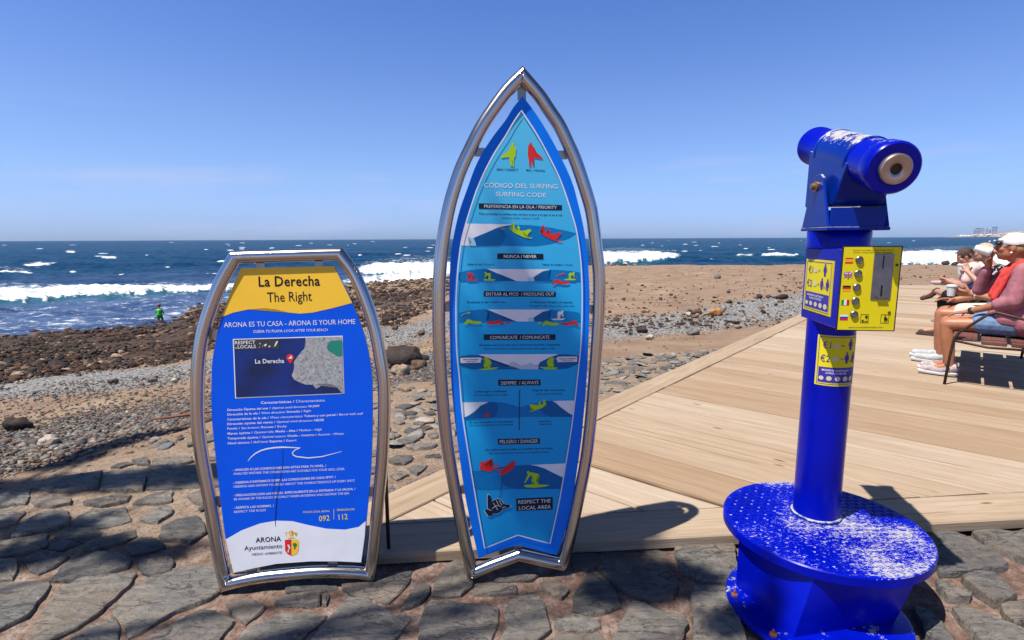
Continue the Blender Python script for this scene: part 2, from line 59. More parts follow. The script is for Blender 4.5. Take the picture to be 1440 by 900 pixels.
BIG_POLYS=[('surfer_print','lime',3,[(-0.0084,1.6317),(-0.0092,1.6252),(-0.0153,1.6203),(-0.0187,1.6073),(-0.0475,1.5873),(-0.0459,1.5815),(-0.0189,1.5845),(-0.0156,1.578),(-0.0134,1.5584),(-0.0148,1.5545),(-0.0083,1.5552),(-0.0072,1.5749),(-0.0051,1.5749),(-0.0053,1.5513),(-0.0012,1.5527),(-0.0004,1.5798),(0.0048,1.5881),(0.0073,1.6158),(0.0016,1.6238),(-0.0011,1.627),(-0.001,1.6351),(-0.005,1.6373)]),('surfer_print','red',3,[(0.0565,1.6328),(0.0565,1.6263),(0.0497,1.6197),(0.0489,1.5919),(0.0522,1.5773),(0.0556,1.5543),(0.0538,1.552),(0.059,1.5527),(0.0601,1.5741),(0.0635,1.5741),(0.0648,1.5561),(0.0709,1.5555),(0.0682,1.561),(0.071,1.584),(0.0915,1.5801),(0.1052,1.5812),(0.0728,1.6086),(0.0711,1.62),(0.0643,1.6264),(0.0633,1.6352),(0.0592,1.6371)]),('heading_box','navy',2,[(-0.1276,1.4245),(0.1723,1.4195),(0.173,1.401),(-0.1272,1.4053)]),('foam_print','sign_white',2,[(-0.1744,1.3539),(-0.0088,1.3504),(-0.05,1.3431),(-0.0945,1.3248),(-0.149,1.3032),(-0.1408,1.2897),(-0.1386,1.2756),(-0.1927,1.2766)]),('foam_print','pale_blue',3,[(-0.1675,1.3083),(-0.149,1.3015),(-0.1417,1.2931),(-0.1386,1.2756),(-0.163,1.2761),(-0.1543,1.2898)]),('wave_print','wave_blue',2,[(-0.149,1.3032),(-0.0945,1.3248),(-0.0602,1.3398),(-0.0226,1.3481),(0.0083,1.3491),(0.06,1.348),(0.1295,1.3394),(0.1821,1.3291),(0.2266,1.3188),(0.1998,1.3018),(0.1296,1.2816),(0.0772,1.2747),(-0.1386,1.2756),(-0.1408,1.2897)]),('wave_print','wave_deep',3,[(-0.1473,1.3032),(-0.0945,1.3248),(-0.0602,1.3391),(-0.0398,1.3296),(-0.0349,1.3128),(-0.0384,1.296),(-0.0541,1.2755),(-0.1376,1.2759),(-0.1408,1.2897)]),('surfer_print','lime',4,[(-0.0192,1.3357),(-0.009,1.3296),(-0.0055,1.3329),(-0.0088,1.3581),(-0.0036,1.3598),(0.0014,1.3363),(0.0048,1.3312),(0.0134,1.3295),(0.01,1.343),(0.0135,1.3464),(0.0193,1.3396),(0.0168,1.3312),(0.0254,1.3278),(0.0409,1.3295),(0.0496,1.3335),(0.0583,1.3335),(0.06,1.326),(0.0513,1.3193),(0.0443,1.3092),(0.0391,1.3065),(0.0651,1.303),(0.0599,1.2996),(0.0391,1.3031),(0.0219,1.3092),(-0.0022,1.3211)]),('surfer_print','red',4,[(0.0905,1.3243),(0.1009,1.3181),(0.1044,1.3215),(0.101,1.3469),(0.1062,1.3486),(0.1114,1.3249),(0.1149,1.3198),(0.1236,1.3181),(0.1201,1.3317),(0.1236,1.335),(0.1295,1.3282),(0.1271,1.3198),(0.1358,1.3163),(0.1516,1.318),(0.1603,1.322),(0.1691,1.322),(0.1709,1.3145),(0.1621,1.3077),(0.1552,1.2975),(0.1499,1.2948),(0.1763,1.2913),(0.171,1.2879),(0.1499,1.2914),(0.1324,1.2976),(0.1079,1.3096)]),('heading_box','navy',2,[(-0.0629,1.2481),(0.1044,1.2452),(0.1051,1.2246),(-0.0635,1.2278)]),('foam_print','sign_white',2,[(-0.0991,1.1926),(0.1278,1.1891),(0.1017,1.1826),(0.0687,1.1608),(0.071,1.1467),(0.0219,1.147),(-0.0125,1.1499),(-0.0398,1.1605),(-0.067,1.1777)]),('wave_print','wave_blue',3,[(-0.2027,1.181),(-0.165,1.189),(-0.1143,1.1928),(-0.0974,1.1899),(-0.067,1.1777),(-0.0398,1.1605),(-0.0125,1.1509),(0.0047,1.148),(-0.2033,1.1508)]),('wave_print','wave_deep',4,[(-0.1143,1.1924),(-0.0974,1.1899),(-0.067,1.1777),(-0.0398,1.1605),(-0.0125,1.1509),(0.0012,1.1484),(-0.1047,1.1498),(-0.091,1.1628),(-0.0941,1.1797)]),('wave_print','wave_blue',3,[(0.0687,1.1608),(0.1017,1.1809),(0.133,1.1874),(0.161,1.186),(0.2137,1.1813),(0.2402,1.1759),(0.2415,1.1448),(0.0721,1.1471)]),('wave_print','wave_deep',4,[(0.0687,1.1608),(0.1017,1.1809),(0.133,1.187),(0.1226,1.1704),(0.1261,1.1566),(0.1366,1.1465),(0.0721,1.1474)]),('foam_print','pale_blue',5,[(0.0461,1.1559),(0.0565,1.1609),(0.0669,1.1601),(0.071,1.1471),(0.0496,1.147)]),('foam_print','sign_white',2,[(-0.101,1.0464),(0.1279,1.0409),(0.1016,1.0344),(0.0683,1.0125),(0.0707,0.9982),(0.0211,0.999),(-0.0136,1.0022),(-0.0412,1.0132),(-0.0686,1.031)]),('wave_print','wave_blue',3,[(-0.2055,1.0356),(-0.1674,1.0433),(-0.1163,1.0468),(-0.0993,1.0437),(-0.0686,1.031),(-0.0412,1.0132),(-0.0136,1.0032),(0.0037,1.0001),(-0.2061,1.0048)]),('wave_print','wave_deep',4,[(-0.1163,1.0464),(-0.0993,1.0437),(-0.0686,1.031),(-0.0412,1.0132),(-0.0136,1.0032),(0.0003,1.0005),(-0.1067,1.0029),(-0.0928,1.016),(-0.096,1.0333)]),('wave_print','wave_blue',3,[(0.0683,1.0125),(0.1016,1.0327),(0.1332,1.039),(0.1614,1.0374),(0.2146,1.0321),(0.2414,1.0263),(0.2427,0.9946),(0.0717,0.9985)]),('wave_print','wave_deep',4,[(0.0683,1.0125),(0.1016,1.0327),(0.1332,1.0387),(0.1227,1.0218),(0.1262,1.0078),(0.1368,0.9974),(0.0717,0.9989)]),('foam_print','pale_blue',5,[(0.0455,1.0078),(0.056,1.0128),(0.0665,1.0119),(0.0707,0.9985),(0.049,0.9987)]),('surfer_print','red',5,[(-0.1773,1.1572),(-0.1554,1.1575),(-0.1335,1.1549),(-0.1386,1.1516),(-0.1723,1.1517)]),('surfer_print','red',5,[(-0.1718,1.1823),(-0.1668,1.1823),(-0.1651,1.1789),(-0.1534,1.1787),(-0.1501,1.172),(-0.1536,1.1653),(-0.1503,1.1575),(-0.1604,1.1576),(-0.1586,1.167),(-0.1653,1.1705),(-0.1705,1.1621),(-0.1728,1.1638),(-0.1686,1.1739),(-0.1719,1.1773)]),('surfer_print','lime',5,[(-0.1148,1.1563),(-0.0927,1.1567),(-0.0706,1.1541),(-0.0758,1.1507),(-0.1098,1.1509)]),('surfer_print','lime',5,[(-0.1094,1.1816),(-0.1043,1.1815),(-0.1027,1.1781),(-0.0908,1.178),(-0.0875,1.1712),(-0.0909,1.1645),(-0.0876,1.1567),(-0.0978,1.1568),(-0.096,1.1662),(-0.1028,1.1697),(-0.108,1.1613),(-0.1103,1.163),(-0.1061,1.1731),(-0.1095,1.1765)]),('surfer_print','lime',5,[(0.2262,1.1529),(0.2032,1.1539),(0.1804,1.1518),(0.1857,1.1483),(0.2209,1.1475)]),('surfer_print','lime',5,[(0.2207,1.1788),(0.2154,1.1789),(0.2137,1.1755),(0.2014,1.1756),(0.1979,1.1688),(0.2014,1.1619),(0.198,1.154),(0.2085,1.1538),(0.2067,1.1635),(0.2137,1.1669),(0.2191,1.1582),(0.2216,1.1599),(0.2173,1.1703),(0.2208,1.1737)]),('surfer_print','white',5,[(0.1315,1.0077),(0.1863,1.0071),(0.1775,1.001),(0.1438,1.0018)]),('surfer_print','white',5,[(0.1791,1.0373),(0.1738,1.0374),(0.172,1.0334),(0.1597,1.0337),(0.1562,1.0257),(0.1597,1.0176),(0.1562,1.0084),(0.1668,1.0082),(0.165,1.0195),(0.1721,1.0234),(0.1774,1.0132),(0.1799,1.0152),(0.1756,1.0273),(0.1791,1.0313)]),('surfer_print','red',5,[(0.1348,1.1369),(0.1453,1.1454),(0.147,1.1522),(0.1593,1.1503),(0.1734,1.145),(0.1998,1.1429),(0.2016,1.1377),(0.1875,1.1334),(0.1699,1.1347),(0.1523,1.1384),(0.1401,1.1317),(0.1418,1.1368)]),('surfer_print','lime',5,[(-0.1886,0.9975),(-0.1783,1.0059),(-0.1764,1.0127),(-0.1646,1.0107),(-0.1511,1.0053),(-0.1255,1.003),(-0.1238,0.9978),(-0.1376,0.9936),(-0.1546,0.995),(-0.1716,0.9989),(-0.1836,0.9923),(-0.1818,0.9974)]),('surfer_print','red',5,[(-0.0414,0.9924),(-0.0517,1.0013),(-0.0533,1.0083),(-0.0654,1.0068),(-0.0792,1.0019),(-0.105,1.0008),(-0.1068,0.9957),(-0.0931,0.9908),(-0.0759,0.9915),(-0.0586,0.9945),(-0.0466,0.9873),(-0.0483,0.9926)]),('surfer_print','lime',5,[(0.0973,0.985),(0.1079,0.9935),(0.1097,1.0004),(0.122,0.9984),(0.1361,0.9929),(0.1626,0.9905),(0.1644,0.9852),(0.1503,0.981),(0.1326,0.9824),(0.1149,0.9863),(0.1026,0.9796),(0.1044,0.9848)]),('surfer_print','red',5,[(0.2392,0.9824),(0.2284,0.9914),(0.2266,0.9985),(0.2141,0.997),(0.1999,0.9921),(0.1733,0.991),(0.1715,0.9857),(0.1857,0.9808),(0.2035,0.9815),(0.2213,0.9846),(0.2339,0.9772),(0.232,0.9826)]),('arrow_print','red',5,[(0.175,1.177),(0.1863,1.1713),(0.175,1.166)]),('arrow_print','lime',5,[(-0.1726,1.041),(-0.1618,1.0353),(-0.1727,1.0301)]),('arrow_print','red',5,[(-0.0275,1.0021),(-0.0164,0.9963),(-0.0276,0.9911)]),('arrow_print','lime',5,[(0.0928,0.9977),(0.0815,0.9924),(0.0928,0.9865)]),('arrow_print','red',5,[(0.152,1.1622),(0.1597,1.1681),(0.1753,1.171),(0.1748,1.1733),(0.1588,1.1704),(0.1505,1.1641)]),('arrow_print','lime',5,[(-0.1968,1.0236),(-0.1892,1.0307),(-0.1724,1.0344),(-0.1729,1.0367),(-0.1901,1.0329),(-0.1984,1.0254)]),('arrow_print','red',5,[(-0.0412,0.9938),(-0.0274,0.9956),(-0.0277,0.9976),(-0.0415,0.9959)]),('heading_box','navy',2,[(-0.1137,1.1129),(0.1514,1.107),(0.1507,1.088),(-0.114,1.0935)]),('heading_box','navy',2,[(-0.1159,0.9552),(0.15,0.9484),(0.1504,0.9273),(-0.1168,0.9344)]),('foam_print','sign_white',2,[(-0.1375,0.8817),(0.1619,0.8737),(0.1263,0.8613),(0.0908,0.8447),(0.0855,0.8324),(0.0855,0.8185),(0.0342,0.8202),(-0.0149,0.8243),(-0.0567,0.8423),(-0.0981,0.8665)]),('foam_print','pale_grey',3,[(-0.0289,0.8308),(-0.0218,0.8465),(-0.0078,0.8496),(0.0027,0.8422),(0.0202,0.8345),(0.0414,0.8392),(0.0555,0.844),(0.0696,0.8365),(0.0837,0.8367),(0.0851,0.8189),(0.0342,0.8206),(-0.0114,0.8242)]),('wave_print','wave_deep',3,[(-0.2062,0.8761),(-0.1702,0.8803),(-0.1324,0.8781),(-0.0981,0.8665),(-0.0567,0.8423),(-0.0079,0.8234),(0.0201,0.8207),(-0.1608,0.8275),(-0.2051,0.8419)]),('wave_print','wave_deep',3,[(0.0855,0.8324),(0.0908,0.8447),(0.1263,0.8613),(0.1619,0.8723),(0.1977,0.8716),(0.2401,0.865),(0.2382,0.8346),(0.198,0.8179),(0.1442,0.8162),(0.0873,0.8181)]),('speech_box','white',4,[(-0.2029,0.8705),(-0.1284,0.8703),(-0.1274,0.866),(-0.1188,0.8651),(-0.1275,0.8625),(-0.1287,0.8506),(-0.2022,0.8516)]),('speech_box','white',4,[(0.1577,0.8639),(0.2326,0.8627),(0.2331,0.8426),(0.1577,0.8436),(0.157,0.8536),(0.1477,0.8557),(0.157,0.8572)]),('surfer_print','lime',5,[(-0.1171,0.8671),(-0.1101,0.8704),(-0.1015,0.8666),(-0.0913,0.8558),(-0.0897,0.8452),(-0.0967,0.8384),(-0.0933,0.8294),(-0.102,0.8297),(-0.1036,0.8386),(-0.1082,0.8335),(-0.1107,0.8276),(-0.1166,0.8285),(-0.1151,0.8372),(-0.1192,0.8398),(-0.1122,0.8459),(-0.1137,0.8582)]),('surfer_print','lime',4,[(-0.1366,0.8263),(-0.1055,0.8298),(-0.062,0.8319),(-0.0708,0.8262),(-0.109,0.8226),(-0.1298,0.8236)]),('surfer_print','lime',5,[(0.1441,0.859),(0.137,0.8628),(0.1281,0.8602),(0.1185,0.8498),(0.1171,0.8403),(0.1228,0.8329),(0.121,0.8241),(0.1282,0.8238),(0.1317,0.8309),(0.1353,0.8218),(0.1414,0.8223),(0.1399,0.8306),(0.1467,0.8329),(0.1406,0.8384),(0.1406,0.8502)]),('surfer_print','lime',4,[(0.0873,0.827),(0.1121,0.8265),(0.1603,0.8228),(0.1478,0.816),(0.1121,0.8179)]),('heading_box','navy',2,[(-0.065,0.7842),(0.0937,0.7792),(0.0943,0.7569),(-0.0652,0.7615)]),('divider_line','navy',5,[(0.0132,0.7426),(0.0156,0.7425),(0.0137,0.5878),(0.0113,0.588)]),('foam_print','sign_white',2,[(-0.1996,0.7034),(-0.1025,0.7015),(-0.1314,0.6878),(-0.1553,0.6663),(-0.1757,0.6533),(-0.194,0.6455)]),('foam_print','sign_white',2,[(0.1394,0.695),(0.2262,0.6936),(0.2203,0.635),(0.2061,0.6434),(0.1779,0.6642)]),('wave_print','wave_blue',3,[(-0.194,0.6455),(-0.1757,0.6533),(-0.1553,0.6663),(-0.1314,0.6878),(-0.1025,0.7005),(-0.0805,0.7006),(-0.0431,0.6945),(-0.0056,0.6842),(0.0142,0.6747),(0.014,0.6361),(-0.192,0.6419)]),('wave_print','wave_deep',4,[(-0.194,0.6455),(-0.1757,0.6533),(-0.1553,0.6663),(-0.1314,0.6878),(-0.1025,0.7005),(-0.0805,0.7002),(-0.067,0.6868),(-0.0656,0.6659),(-0.0777,0.6455),(-0.0982,0.6394),(-0.192,0.6423)]),('wave_print','wave_blue',3,[(0.0142,0.6747),(0.039,0.6806),(0.0804,0.6894),(0.1151,0.695),(0.1394,0.695),(0.1534,0.6864),(0.185,0.655),(0.2196,0.634),(0.2189,0.6304),(0.014,0.6389)]),('wave_print','wave_deep',4,[(0.1012,0.6868),(0.1151,0.695),(0.1394,0.695),(0.1534,0.6864),(0.185,0.655),(0.2189,0.6336),(0.2182,0.6305),(0.1325,0.6343),(0.1012,0.6481),(0.0943,0.6695)]),('surfer_print','red',5,[(-0.1184,0.6456),(-0.1149,0.6541),(-0.1098,0.6601),(-0.104,0.6606),(-0.1008,0.6448)]),('surfer_print','lime',5,[(0.0511,0.6854),(0.0631,0.6856),(0.0856,0.6822),(0.0874,0.6979),(0.0925,0.6941),(0.0943,0.6835),(0.1029,0.6849),(0.1029,0.7042),(0.1092,0.7047),(0.1099,0.6882),(0.1168,0.6844),(0.1012,0.671),(0.0804,0.6648),(0.0596,0.6576),(0.051,0.6601),(0.07,0.6653),(0.0562,0.6729)]),('heading_box','navy',2,[(-0.0684,0.558),(0.0906,0.5521),(0.0913,0.5307),(-0.0679,0.5353)]),('foam_print','sign_white',2,[(0.0535,0.4493),(0.1938,0.4476),(0.1852,0.3904),(0.149,0.4091),(0.109,0.4319),(0.0772,0.4447)]),('wave_print','wave_blue',3,[(-0.1684,0.4357),(-0.1266,0.4393),(-0.0761,0.4405),(-0.0409,0.4486),(0.0141,0.4495),(0.0535,0.4481),(0.0772,0.4447),(0.109,0.4319),(0.149,0.4091),(0.1844,0.3884),(0.1781,0.3466),(0.0135,0.3556),(-0.1587,0.3676)]),('wave_print','wave_deep',4,[(0.0062,0.4491),(0.0535,0.4481),(0.0772,0.4447),(0.109,0.4319),(0.149,0.4091),(0.184,0.3885),(0.1781,0.347),(0.0135,0.356),(-0.0377,0.369),(-0.0609,0.3949),(-0.0567,0.4231),(-0.0292,0.4459)]),('surfer_print','red',5,[(-0.1358,0.4721),(-0.128,0.4748),(-0.1242,0.4694),(-0.0911,0.4837),(-0.0873,0.4802),(-0.1205,0.4591),(-0.113,0.4446),(-0.1033,0.444),(-0.0933,0.4616),(-0.0642,0.456),(-0.0662,0.4512),(-0.0876,0.4553),(-0.0916,0.4474),(-0.0566,0.4373),(-0.0586,0.4334),(-0.0878,0.4411),(-0.0976,0.4316),(-0.1112,0.4344),(-0.1285,0.4415),(-0.1382,0.442),(-0.1388,0.4521),(-0.134,0.4599)]),('surfer_print','red',5,[(-0.0074,0.4682),(-0.0008,0.4585),(-0.0135,0.4389),(-0.0372,0.422),(-0.0568,0.4158),(-0.0646,0.4216),(-0.0566,0.4353),(-0.033,0.4542),(-0.0172,0.4675)]),('surfer_print','lime',5,[(0.0396,0.4236),(0.0455,0.4282),(0.0514,0.4217),(0.0692,0.4178),(0.0851,0.4128),(0.0891,0.4023),(0.0811,0.3905),(0.0751,0.3847),(0.0851,0.373),(0.0691,0.3731),(0.066,0.3852),(0.062,0.3732),(0.0581,0.3919),(0.0632,0.4018),(0.0526,0.4078),(0.0334,0.379),(0.0303,0.3813),(0.0447,0.4111)]),('surfer_print','lime',5,[(0.0267,0.3712),(0.0612,0.3732),(0.129,0.3662),(0.109,0.36),(0.0691,0.3583),(0.0373,0.3624)]),('leash_print','navy',5,[(-0.0538,0.4019),(-0.059,0.3582),(-0.0625,0.3215),(-0.0609,0.3213),(-0.0574,0.3579),(-0.0523,0.4016)]),('hand_print','white',5,[(-0.1119,0.3431),(-0.1065,0.3449),(-0.0996,0.3381),(-0.0958,0.3163),(-0.0772,0.3237),(-0.0628,0.3236),(-0.0546,0.3136),(-0.0485,0.3024),(-0.0486,0.2938),(-0.0216,0.2942),(-0.0209,0.2876),(-0.0487,0.2808),(-0.0571,0.2727),(-0.0737,0.263),(-0.0902,0.2641),(-0.1007,0.254),(-0.1109,0.2569),(-0.1238,0.2772),(-0.1209,0.2835),(-0.1106,0.2828),(-0.1124,0.3045)]),('hand_print','navy',6,[(-0.1104,0.3409),(-0.1053,0.3426),(-0.0988,0.3361),(-0.0951,0.3154),(-0.0774,0.3224),(-0.0636,0.3223),(-0.0559,0.3128),(-0.0501,0.3021),(-0.0501,0.2939),(-0.0245,0.2943),(-0.0237,0.288),(-0.0503,0.2815),(-0.0582,0.2738),(-0.0741,0.2646),(-0.0898,0.2656),(-0.0997,0.256),(-0.1095,0.2587),(-0.1218,0.2781),(-0.119,0.2841),(-0.1092,0.2834),(-0.1109,0.3041)]),('hand_line_print','white',7,[(-0.0781,0.318),(-0.0685,0.2968),(-0.0671,0.2974),(-0.0767,0.3186)]),('hand_line_print','white',7,[(-0.09,0.3084),(-0.0726,0.2785),(-0.0713,0.2793),(-0.0886,0.3092)]),('hand_line_print','white',7,[(-0.0671,0.3172),(-0.0567,0.296),(-0.0553,0.2967),(-0.0657,0.3179)]),('hand_line_print','white',7,[(-0.093,0.2858),(-0.0775,0.297),(-0.0602,0.2917),(-0.0598,0.2933),(-0.0778,0.2986),(-0.0939,0.2872)]),('hand_line_print','white',7,[(-0.0559,0.2865),(-0.0421,0.2897),(-0.0425,0.2913),(-0.0563,0.2881)]),('hand_line_print','white',7,[(-0.1095,0.2847),(-0.0959,0.2777),(-0.0952,0.2791),(-0.1089,0.2862)]),('heading_box','navy',2,[(-0.0006,0.3183),(0.1411,0.3157),(0.1412,0.2645),(-0.0001,0.2686)])]
BIG_TEXT=[('lettering', 'navy', 2, [('BIEN / CORRECT', 'b')], (-0.0625, 1.5389), (0.0136, 1.5384), 0.0062), ('lettering', 'navy', 2, [('MAL / WRONG', 'b')], (0.0429, 1.5378), (0.1103, 1.5361), 0.0062), ('heading', 'white', 2, [('CÓDIGO DEL SURFING', 'n')], (-0.1093, 1.4796), (0.1571, 1.4768), 0.0157), ('heading', 'white', 2, [('SURFING CODE', 'n')], (-0.0675, 1.4495), (0.1148, 1.4465), 0.0152), ('heading', 'white', 3, [('PREFERENCIA EN LA OLA / PRIORITY', 'n')], (-0.1093, 1.409), (0.1538, 1.4057), 0.0106), ('lettering', 'navy', 2, [('Tiene prioridad el surfista más cercano al pico y el que va en la ola', 'b')], (-0.1281, 1.3855), (0.1742, 1.3807), 0.0063), ('lettering', 'navy', 2, [('Furthest inside, closest to peak', 'i')], (-0.047, 1.3709), (0.0906, 1.3692), 0.0063), ('heading', 'white', 3, [('NUNCA / NEVER', 'b')], (-0.0407, 1.2323), (0.0795, 1.2306), 0.0102), ('lettering', 'navy', 2, [('Saltar la ola / ', 'b'), ('Drop in', 'n')], (-0.1719, 1.2071), (-0.0771, 1.2058), 0.0064), ('lettering', 'navy', 2, [('Hacer la culebra / ', 'b'), ('Snake', 'n')], (0.1009, 1.2037), (0.2135, 1.2011), 0.0065), ('heading', 'white', 3, [('ENTRAR AL PICO  / PADDLING OUT', 'n')], (-0.1071, 1.0965), (0.1447, 1.0926), 0.0116), ('lettering', 'navy', 2, [('Rodeando la ola / ', 'b'), ('Paddle wide', 'n')], (-0.1747, 1.0711), (-0.0355, 1.0685), 0.0065), ('lettering', 'navy', 2, [('Si obstruyes, dirígete a la espuma', 'b')], (0.0573, 1.0668), (0.2137, 1.0636), 0.0066), ('lettering', 'navy', 2, [('If caught inside, stay in the white side', 'i')], (0.052, 1.0534), (0.2209, 1.0495), 0.0066), ('heading', 'white', 3, [('COMUNÍCATE  / COMUNICATE', 'n')], (-0.0944, 0.937), (0.1273, 0.9325), 0.0118), ('lettering', 'navy', 2, [('El primero en la ola avisa de su trayectoria (derecha o izquierda)', 'b')], (-0.1326, 0.913), (0.1661, 0.9059), 0.0066), ('lettering', 'navy', 2, [('First on the wave communicates his direction (right or left)', 'i')], (-0.116, 0.8992), (0.1483, 0.8923), 0.0066), ('speech_lettering', 'navy', 5, [('derechaaaa!', 'b')], (-0.1928, 0.8625), (-0.1368, 0.8618), 0.0052), ('speech_lettering', 'navy', 5, [('righttttt!', 'n')], (-0.1836, 0.8552), (-0.1431, 0.8546), 0.0045), ('speech_lettering', 'navy', 5, [('izquierdaaaa!', 'b')], (0.1638, 0.8541), (0.2283, 0.8528), 0.0053), ('speech_lettering', 'navy', 5, [('leftttttt!', 'n')], (0.1727, 0.8467), (0.2194, 0.8459), 0.0046), ('heading', 'white', 3, [('SIEMPRE  / ALWAYS', 'n')], (-0.056, 0.7653), (0.0857, 0.7621), 0.0124), ('lettering', 'navy', 2, [('Surfea según tu habilidad', 'b')], (-0.1535, 0.7394), (-0.0349, 0.7362), 0.0065), ('lettering', 'navy', 2, [('Surf according to your skills', 'i')], (-0.1577, 0.7265), (-0.031, 0.7229), 0.0065), ('lettering', 'navy', 2, [('Coge las olas con decisión', 'b')], (0.0626, 0.7362), (0.1874, 0.7324), 0.0066), ('lettering', 'navy', 2, [('Catch waves decisively', 'i')], (0.0736, 0.7211), (0.176, 0.7195), 0.0066), ('lettering', 'navy', 2, [('No cojas olas grandes si no estás preparado', 'b')], (-0.1755, 0.6238), (-0.0106, 0.619), 0.0063), ('lettering', 'navy', 2, [('Do not surf big waves if you are not prepared', 'i')], (-0.174, 0.6122), (-0.0106, 0.608), 0.0063), ('lettering', 'navy', 2, [('Rema fuerte', 'b')], (0.0872, 0.6151), (0.1343, 0.614), 0.0064), ('lettering', 'navy', 2, [('Paddle hard', 'i')], (0.0872, 0.6038), (0.1361, 0.6026), 0.0064), ('heading', 'white', 3, [('PELIGRO / DANGER', 'n')], (-0.0628, 0.54), (0.0836, 0.5354), 0.0134), ('lettering', 'navy', 2, [('No sueltes nunca la tabla, es un peligro para los demás', 'b')], (-0.1171, 0.5143), (0.1408, 0.5076), 0.0068), ('lettering', 'navy', 2, [('Do not let go of your board, it is a hazard to others', 'i')], (-0.1033, 0.5004), (0.1269, 0.4933), 0.0068), ('heading', 'white', 3, [('RESPECT THE', 'n')], (0.0053, 0.2972), (0.1323, 0.2947), 0.0144), ('heading', 'white', 3, [('LOCAL AREA', 'n')], (0.0075, 0.2723), (0.1332, 0.2705), 0.0145)]
BIG_BRK=[(0.0309,1.8082,0.03,0.05),(-0.1213,1.6033,0.04,0.03),(0.1749,1.5978,0.04,0.03),(-0.2485,1.0543,0.03,0.03),(0.2905,1.0384,0.03,0.03),(-0.2052,0.3587,0.03,0.03),(0.2276,0.3373,0.03,0.03),(0.0084,0.1174,0.03,0.03)]
